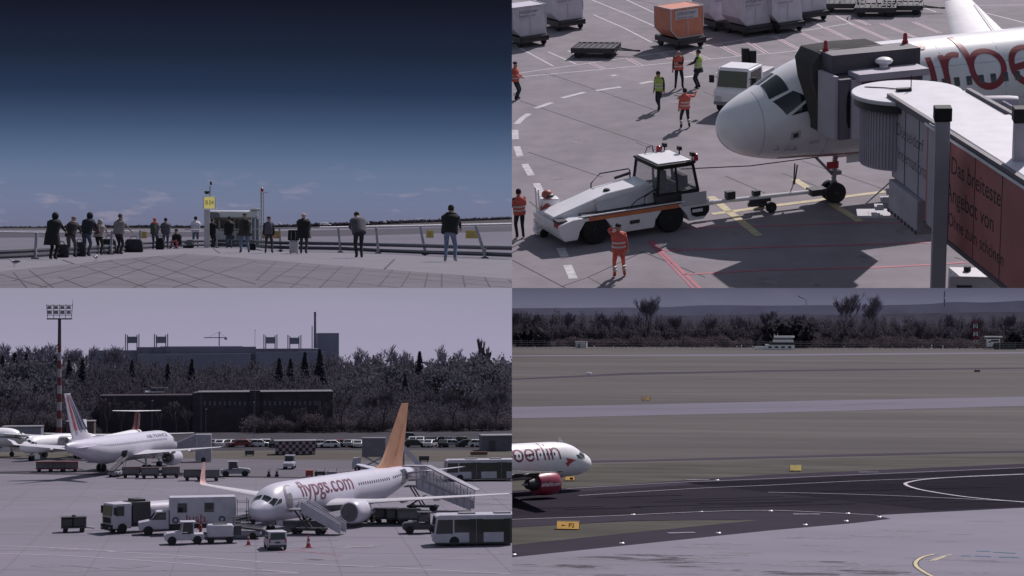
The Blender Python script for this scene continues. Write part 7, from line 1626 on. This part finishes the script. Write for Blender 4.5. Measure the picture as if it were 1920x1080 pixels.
# loaders behind the trucks
def loader(q, rz, label, L=6, up=1.4, sc=1.0):
    o = thing(A, "belt_loader", label, "belt loader", q, rz, None, sc); mb = MB(); box_body(mb, [(-L / 2, .4), (L / 2, .4), (L / 2, .8), (-L / 2, .8)], 1.5); mb.build("chassis", G3V, o, bevel=.04); mb = MB(); mb.bar((-L / 2 - .3, .2, .9), (L / 2 + 1, .2, .9 + up), .8, .18, up=(0, 0, 1)); mb.build("belt", DARK, o)
    mb = MB()
    for s in (-.25, .65): mb.bar((-L / 2 - .3, s, 1.15), (L / 2 + 1, s, 1.15 + up), .05, .12)
    mb.build("belt_rail", STEEL, o); mb = MB(); mb.box(L * .2, -.55, .8, .9, .4, .5); mb.bar((L * .1, -.55, 1.3), (L * .1, -.55, 2.1), .05, .05); mb.bar((L * .3, -.55, 1.3), (L * .3, -.55, 2.1), .05, .05); mb.box(L * .2, -.55, 2.1, 1.2, .6, .06); mb.build("driver_stand", DARK, o); wheels4(o, (-L * .32, L * .32), 1.5, .36, .24); return o
loader(A.g(452, 1000) + Vector((0, 2, 0)), R(10), "pale belt loader between the box truck and the airliner's nose", 4.5, 1.0); loader(A.g(455, 1012) + Vector((0, 1, 0)), R(170), "second pale belt loader, nearer, right of the generator", 3.6, .6)
for i, (px, py) in enumerate(((724, 980), (745, 981), (765, 982))): baggage_cart(A.g(px, py), R(5), ("left", "middle", "right")[i] + " baggage cart of the three under the wing of the orange tailed airliner", "carts under the wing")
tow_truck(A.g(790, 1000), R(180), "dark tractor in the shade under the covered stairs", 1.1, m=DARK)
# --- white airliner with the striped tail, seen from behind
HB = R(68); TQ = A.at(120, 830, 286)
P5 = aircraft(A, "airliner", body=W3A, belly=G3V, label= "white airliner with blue and red stripes on its tail, seen from behind at the left", p=(A.at(322, 850, 316).x, 318.0, 0), rz=HB, L=36.5, zc=3.75, eng=dict(d=11.0, y=5.75, z=-1.8, r=1.15), fin=dict(d=29.3, c=5.6, h=7.1, tc=1.8, sw=40), winglet=.9)
cockpit(P5); windows(P5, -1, 6.2, 30, .6, 68, mat("cabin_window_grey", c(96, 100, 118), .3)); M5 = A.M.inverted() @ P5.root.matrix_world
for j, (f0, f1, mm_) in enumerate(((.08, .22, "b"), (.32, .42, "b"), (.52, .6, "b"), (.70, .82, "r"))):
    mb = MB(); fn = P5.fn
    for s in (-1, 1):
        def fp(u, f):
            ch = fn['c'] + (fn['tc'] - fn['c']) * f; d0 = fn['d'] + .1 + P5.dd * f; return (-(d0 + ch * u), s * (ch * .062 + .03), P5.zt + .9 + (fn['h'] - .9) * f)
        mb.quad(fp(f0, .12), fp(f1, .12), fp(f1 * .9 + .05, .97), fp(f0 * .9 + .05, .97))
    mb.build("tail_stripe", mat("stripe_blue", c(44, 48, 84), .5) if mm_ == "b" else mat("stripe_red", c(150, 42, 58), .5), P5.fin, smooth=False)
vs, fs = text_geo("AIR FRANCE", 1.0, 1, .01); wd = max(v.x for v in vs); vs = [Vector((v.x * 7.5 / wd, v.y, 0)) for v in vs]; v, f = wrap(P5, -1, vs, fs, 5.2 + 7.5, R(56)); mb = MB(); mb.add(v, f); mb.build("lettering", mat("lettering_blue", c(70, 74, 100), .5), P5.root, smooth=False)
mb = MB(); skin_patch(P5, [(20.5, -128), (22.4, -128), (22.4, -96), (20.5, -96)], None, "", mb=mb, n=5, off=.02); mb.build("open_hold_door", BLACK, P5.root)
o = loader(A.g(222, 893), R(75), "belt loader leading up to the open hold of the striped tail airliner", 5, 1.6)
for i, (px, py, lab) in enumerate(((246, 896, "baggage cart under the fuselage of the striped tail airliner"), (281, 897, "baggage cart beneath the engine of the striped tail airliner"), (320, 896, "baggage cart in front of the engine of the striped tail airliner"), (362, 901, "left of the two dark carts right of the striped tail airliner"), (394, 902, "right of the two dark carts right of the striped tail airliner"))): baggage_cart(A.g(px, py), R(4), lab, "baggage carts by the striped tail airliner", mat("cart_maroon", c(70, 44, 52), .7) if i < 3 else DARK)
for i, (px, lab) in enumerate(((84, "left red baggage cart below the regional aircraft"), (106, "middle red baggage cart below the regional aircraft"), (130, "right red baggage cart below the regional aircraft"))): baggage_cart(A.g(px, 885), R(3), lab, "red carts below the regional aircraft", mat("cart_red", c(112, 44, 54), .6))
o = tow_truck(A.g(441, 893), R(0), "long grey low tractor parked on the taxiway edge right of the striped tail airliner", 1.0, "towing_tractor", G3V); o.matrix_world = o.matrix_world @ Matrix.Diagonal((1.25, 1.25, 1.1, 1))
q = A.g(352, 866); sc3 = thing(A, "mobile_stairs", "tall pale mobile boarding stairs at the nose of the striped tail airliner", "stairs", q, R(180), None, 1.0); mb = MB(); mb.box(-2.6, 0, .2, 2.6, 2.2, 4.4); mb.build("tower", mat("stair_tower", c(150, 146, 160), .5), sc3, bevel=.08); mb = MB(); mb.loft([[(-1.3, y, 2.6), (-1.3, y, 4.6), (5.0, y, 1.8), (5.0, y, .8)] for y in (-1, 1)]); mb.build("ramp", G3V, sc3); mb = MB(); mb.box(-2.6, -1.13, 1.2, 1.6, .05, 2.8); mb.build("glazed_panel", GLASS, sc3); wheels4(sc3, (-2.6, 2.0), 2.2, .4, .25)
# regional aircraft at the far left, and the T-tail fin
PR = aircraft(A, "regional_aircraft", "white regional aircraft with dark cockpit windows at the far left behind the wing", (A.at(40, 855, 330).x, 330, 0), R(236), L=19, zc=2.7, k=.72, wing=dict(d=8, y=1.2, z=1.0, c=3.2, ky=4, kc=2.8, span=12, tipc=1.4, sweep=4, dih=2), eng=dict(d=6.5, y=4.2, z=.6, r=.6, L=3.4), fin=dict(d=14, c=3, h=2.6, tc=1.6, sw=25), stab=dict(d=16, c=1.6, span=3.6, tc=1), gear=2.6, main=10, cat="aircraft"); cockpit(PR, .72)
PB = aircraft(A, "business_jet", "white aircraft with a dark cheat line cut by the view's left edge", (A.at(55, 858, 345).x, 346, 0), R(8), L=24, zc=3.4, k=.8, wing=dict(d=9, span=10, tipc=1.2, c=4, ky=3.5, kc=2.8), eng=False, gear=3.2, main=11, cat="aircraft"); cockpit(PB, .8)
mb = MB()
for i in range(20): skin_patch(PB, [(1.5 + i * .9, -82), (2.4 + i * .9, -82), (2.4 + i * .9, -90), (1.5 + i * .9, -90)], None, "", n=2, mb=mb)
mb.build("cheat_line", DARK, PB.root)
PT = aircraft(A, "turboprop_aircraft", "aircraft with a red T shaped tail standing behind the striped tail airliner", (A.at(188, 850, 325).x, 326, 0), R(261), L=30, zc=2.9, k=.68, wing=dict(d=12, y=1.2, z=.9, c=3, ky=4, kc=2.6, span=13, tipc=1.4, sweep=3, dih=2), eng=dict(d=10, y=4.2, z=.6, r=.55, L=3.6), fin=dict(d=24.5, c=4.4, h=3.6, tc=3.0, sw=22), fin_mat=mat("tail_dark_red", c(112, 40, 54), .5), stab=dict(c=2.4, span=4.3, tc=1.4, sw=10, dih=1), tee=True, gear=2.4, main=13, cat="aircraft")
mb = MB(); a0 = PT.fn
for sgn in (-1, 1):
    ptsA = [(.0, 0), (.35, 2.0), (.65, 2.3), (.95, 2.0), (1.1, 0)]
    for (x0, z0), (x1, z1) in zip(ptsA, ptsA[1:]): mb.bar((-(a0['d'] + 1.5 + 1.4 * x0 + z0 * .4), sgn * .36, PT.zt + .7 + z0), (-(a0['d'] + 1.5 + 1.4 * x1 + z1 * .4), sgn * .36, PT.zt + .7 + z1), .04, .26, up=(1, 0, 0))
mb.build("fin_emblem", G3V, PT.fin)
# far middle: jeep, red box, catering box, mobile stairs behind the tail
tow_truck(A.g(543, 879), R(262), "dark topped white utility truck driving on the far taxiway", 1.05, "utility_truck")
q = A.g(580, 894); mb = MB(); mb.box(0, 0, .15, 1.1, 1, .75); mb.box(0, 0, .9, 1.2, 1.1, .08); mb.box(-.4, 0, 0, .15, .9, .16); mb.box(.4, 0, 0, .15, .9, .16); put(A, mb.build("red_tool_box", RED, bevel=.03), "red box on the far apron edge", "box", q)
for px, lab in ((622, "pale equipment trolley left of the orange tail"), (600, "dark small trolley beside the red box"), (519, "dark post on the far apron edge under the hut"), (504, "smaller dark post left of the hut's front")):
    q = A.g(px, 894); o = thing(A, "equipment_trolley", lab, "trolley", q); mb = MB(); w = 1.6 if px > 590 else .35; mb.box(0, 0, .3, w, .7, .5); mb.build("body", G3V if px == 622 else DARK, o, bevel=.03); mb = MB(); mb.bar((w * .4, 0, .7), (w * .5, 0, 1.25), .08, .08); mb.bar((-w * .4, 0, .7), (-w * .3, 0, 1.0), .08, .08); mb.build("handle", DARK, o); wheels4(o, (-w * .35, w * .35), .7, .18, .1)
q = A.g(701, 884); ct = thing(A, "catering_truck", "raised pale catering box on scissor legs behind the fuselage, left of the orange tail", "catering truck", q, R(176)); mb = MB(); mb.box(0, 0, 2.3, 3.6, 2.4, 2.9); mb.build("box", mat("catering_grey", c(104, 100, 112), .6), ct, bevel=.05); mb = MB()
for s in (-1, 1): mb.bar((-1.5, s * .9, .7), (1.5, s * .9, 2.3), .12, .14); mb.bar((1.5, s * .9, .7), (-1.5, s * .9, 2.3), .12, .14)
mb.build("scissor_lift", STEEL, ct); mb = MB(); mb.box(-.3, 0, .45, 6, 2.2, .3); mb.build("chassis", G3V, ct); mb = MB(); box_body(mb, [(2.0, .5), (3.3, .5), (3.35, 1.3), (3.1, 2.1), (2.0, 2.15)], 2.1); mb.build("cab", W3V, ct, bevel=.06); mb = MB(); mb.add([(3.37, -.9, 1.35), (3.37, .9, 1.35), (3.14, .85, 2.0), (3.14, -.85, 2.0)], [(0, 1, 2, 3)]); mb.build("windscreen", GLASS, ct)
mb = MB(); mb.box(0, -1.21, 2.6, 3.0, .03, .12); mb.box(0, -1.21, 4.8, 3.0, .03, .12); mb.box(-1.4, -1.21, 2.6, .12, .03, 2.3); mb.box(1.4, -1.21, 2.6, .12, .03, 2.3); mb.build("door_frame", G3V, ct); wheels4(ct, (-2.2, 2.5), 2.2, .45, .3)
q = A.g(776, 900); ms3 = thing(A, "mobile_stairs", "white mobile boarding stairs rising just right of the orange tail", "stairs", q, R(0)); mb = MB(); mb.loft([[(-1.6, y, 4.2), (-1.6, y, 5.2), (2.0, y, 1.4), (2.0, y, .4)] for y in (-.8, .8)]); mb.build("ramp", W3V, ms3); mb = MB(); mb.box(-2, 0, .3, 1.2, 1.5, 3.8); mb.build("lift_frame", GREY, ms3); wheels4(ms3, (-2, 1.4), 1.5, .36, .22)
# ------------------------------------------------------------------ parts that come in several pieces: one object each
def split_part(o):
    bm = bmesh.new(); bm.from_mesh(o.data); bmesh.ops.remove_doubles(bm, verts=bm.verts, dist=1e-5); seen = set(); groups = []
    for f in bm.faces:
        if f in seen: continue
        st, comp = [f], []; seen.add(f)
        while st:
            q = st.pop(); comp.append(q)
            for e in q.edges:
                for g in e.link_faces:
                    if g not in seen: seen.add(g); st.append(g)
        groups.append(comp)
    for comp in groups[1:]:
        vs = {v: i for i, v in enumerate(dict.fromkeys(v for f in comp for v in f.verts))}
        me = bpy.data.meshes.new(o.name.split('.')[0]); me.from_pydata([v.co.copy() for v in vs], [], [[vs[v] for v in f.verts] for f in comp])
        for m in o.data.materials: me.materials.append(m)
        me.polygons.foreach_set("use_smooth", [True] * len(me.polygons)); me.set_sharp_from_angle(angle=R(45))
        k = bpy.data.objects.new(me.name, me); col.objects.link(k); k.parent = o.parent; k.matrix_local = o.matrix_local.copy()
    bmesh.ops.delete(bm, geom=[f for comp in groups[1:] for f in comp], context='FACES'); bm.to_mesh(o.data); bm.free()
for o in list(bpy.data.objects):
    if o.type == 'MESH' and o.name.split('.')[0] in ("ears", "reflective_band", "pitot_probe", "access_hatch", "panel_seam", "belly_stripe", "hazard_strip", "flap_fairing", "gear_door", "lower_storey"): split_part(o)
# ------------------------------------------------------------------ end the two left-hand places at their own boundary (x = 0)
bpy.context.view_layer.update()
def trim(o):
    for ch in list(o.children): trim(ch)
    if o.type != 'MESH': return
    xs = [(o.matrix_world @ Vector(b)).x for b in o.bound_box]
    if max(xs) <= 0: return
    if min(xs) > 0: bpy.data.objects.remove(o); return
    inv = o.matrix_world.inverted(); co = inv @ Vector((0, 0, 0)); no = (o.matrix_world.to_3x3().transposed() @ Vector((1, 0, 0))).normalized()
    me = o.data.copy(); o.data = me; bm = bmesh.new(); bm.from_mesh(me)
    bmesh.ops.bisect_plane(bm, geom=bm.verts[:] + bm.edges[:] + bm.faces[:], plane_co=co, plane_no=no, clear_outer=True); bm.to_mesh(me); bm.free()
for pl in (TERRACE, APRON):
    for o in list(pl.objs): trim(o)
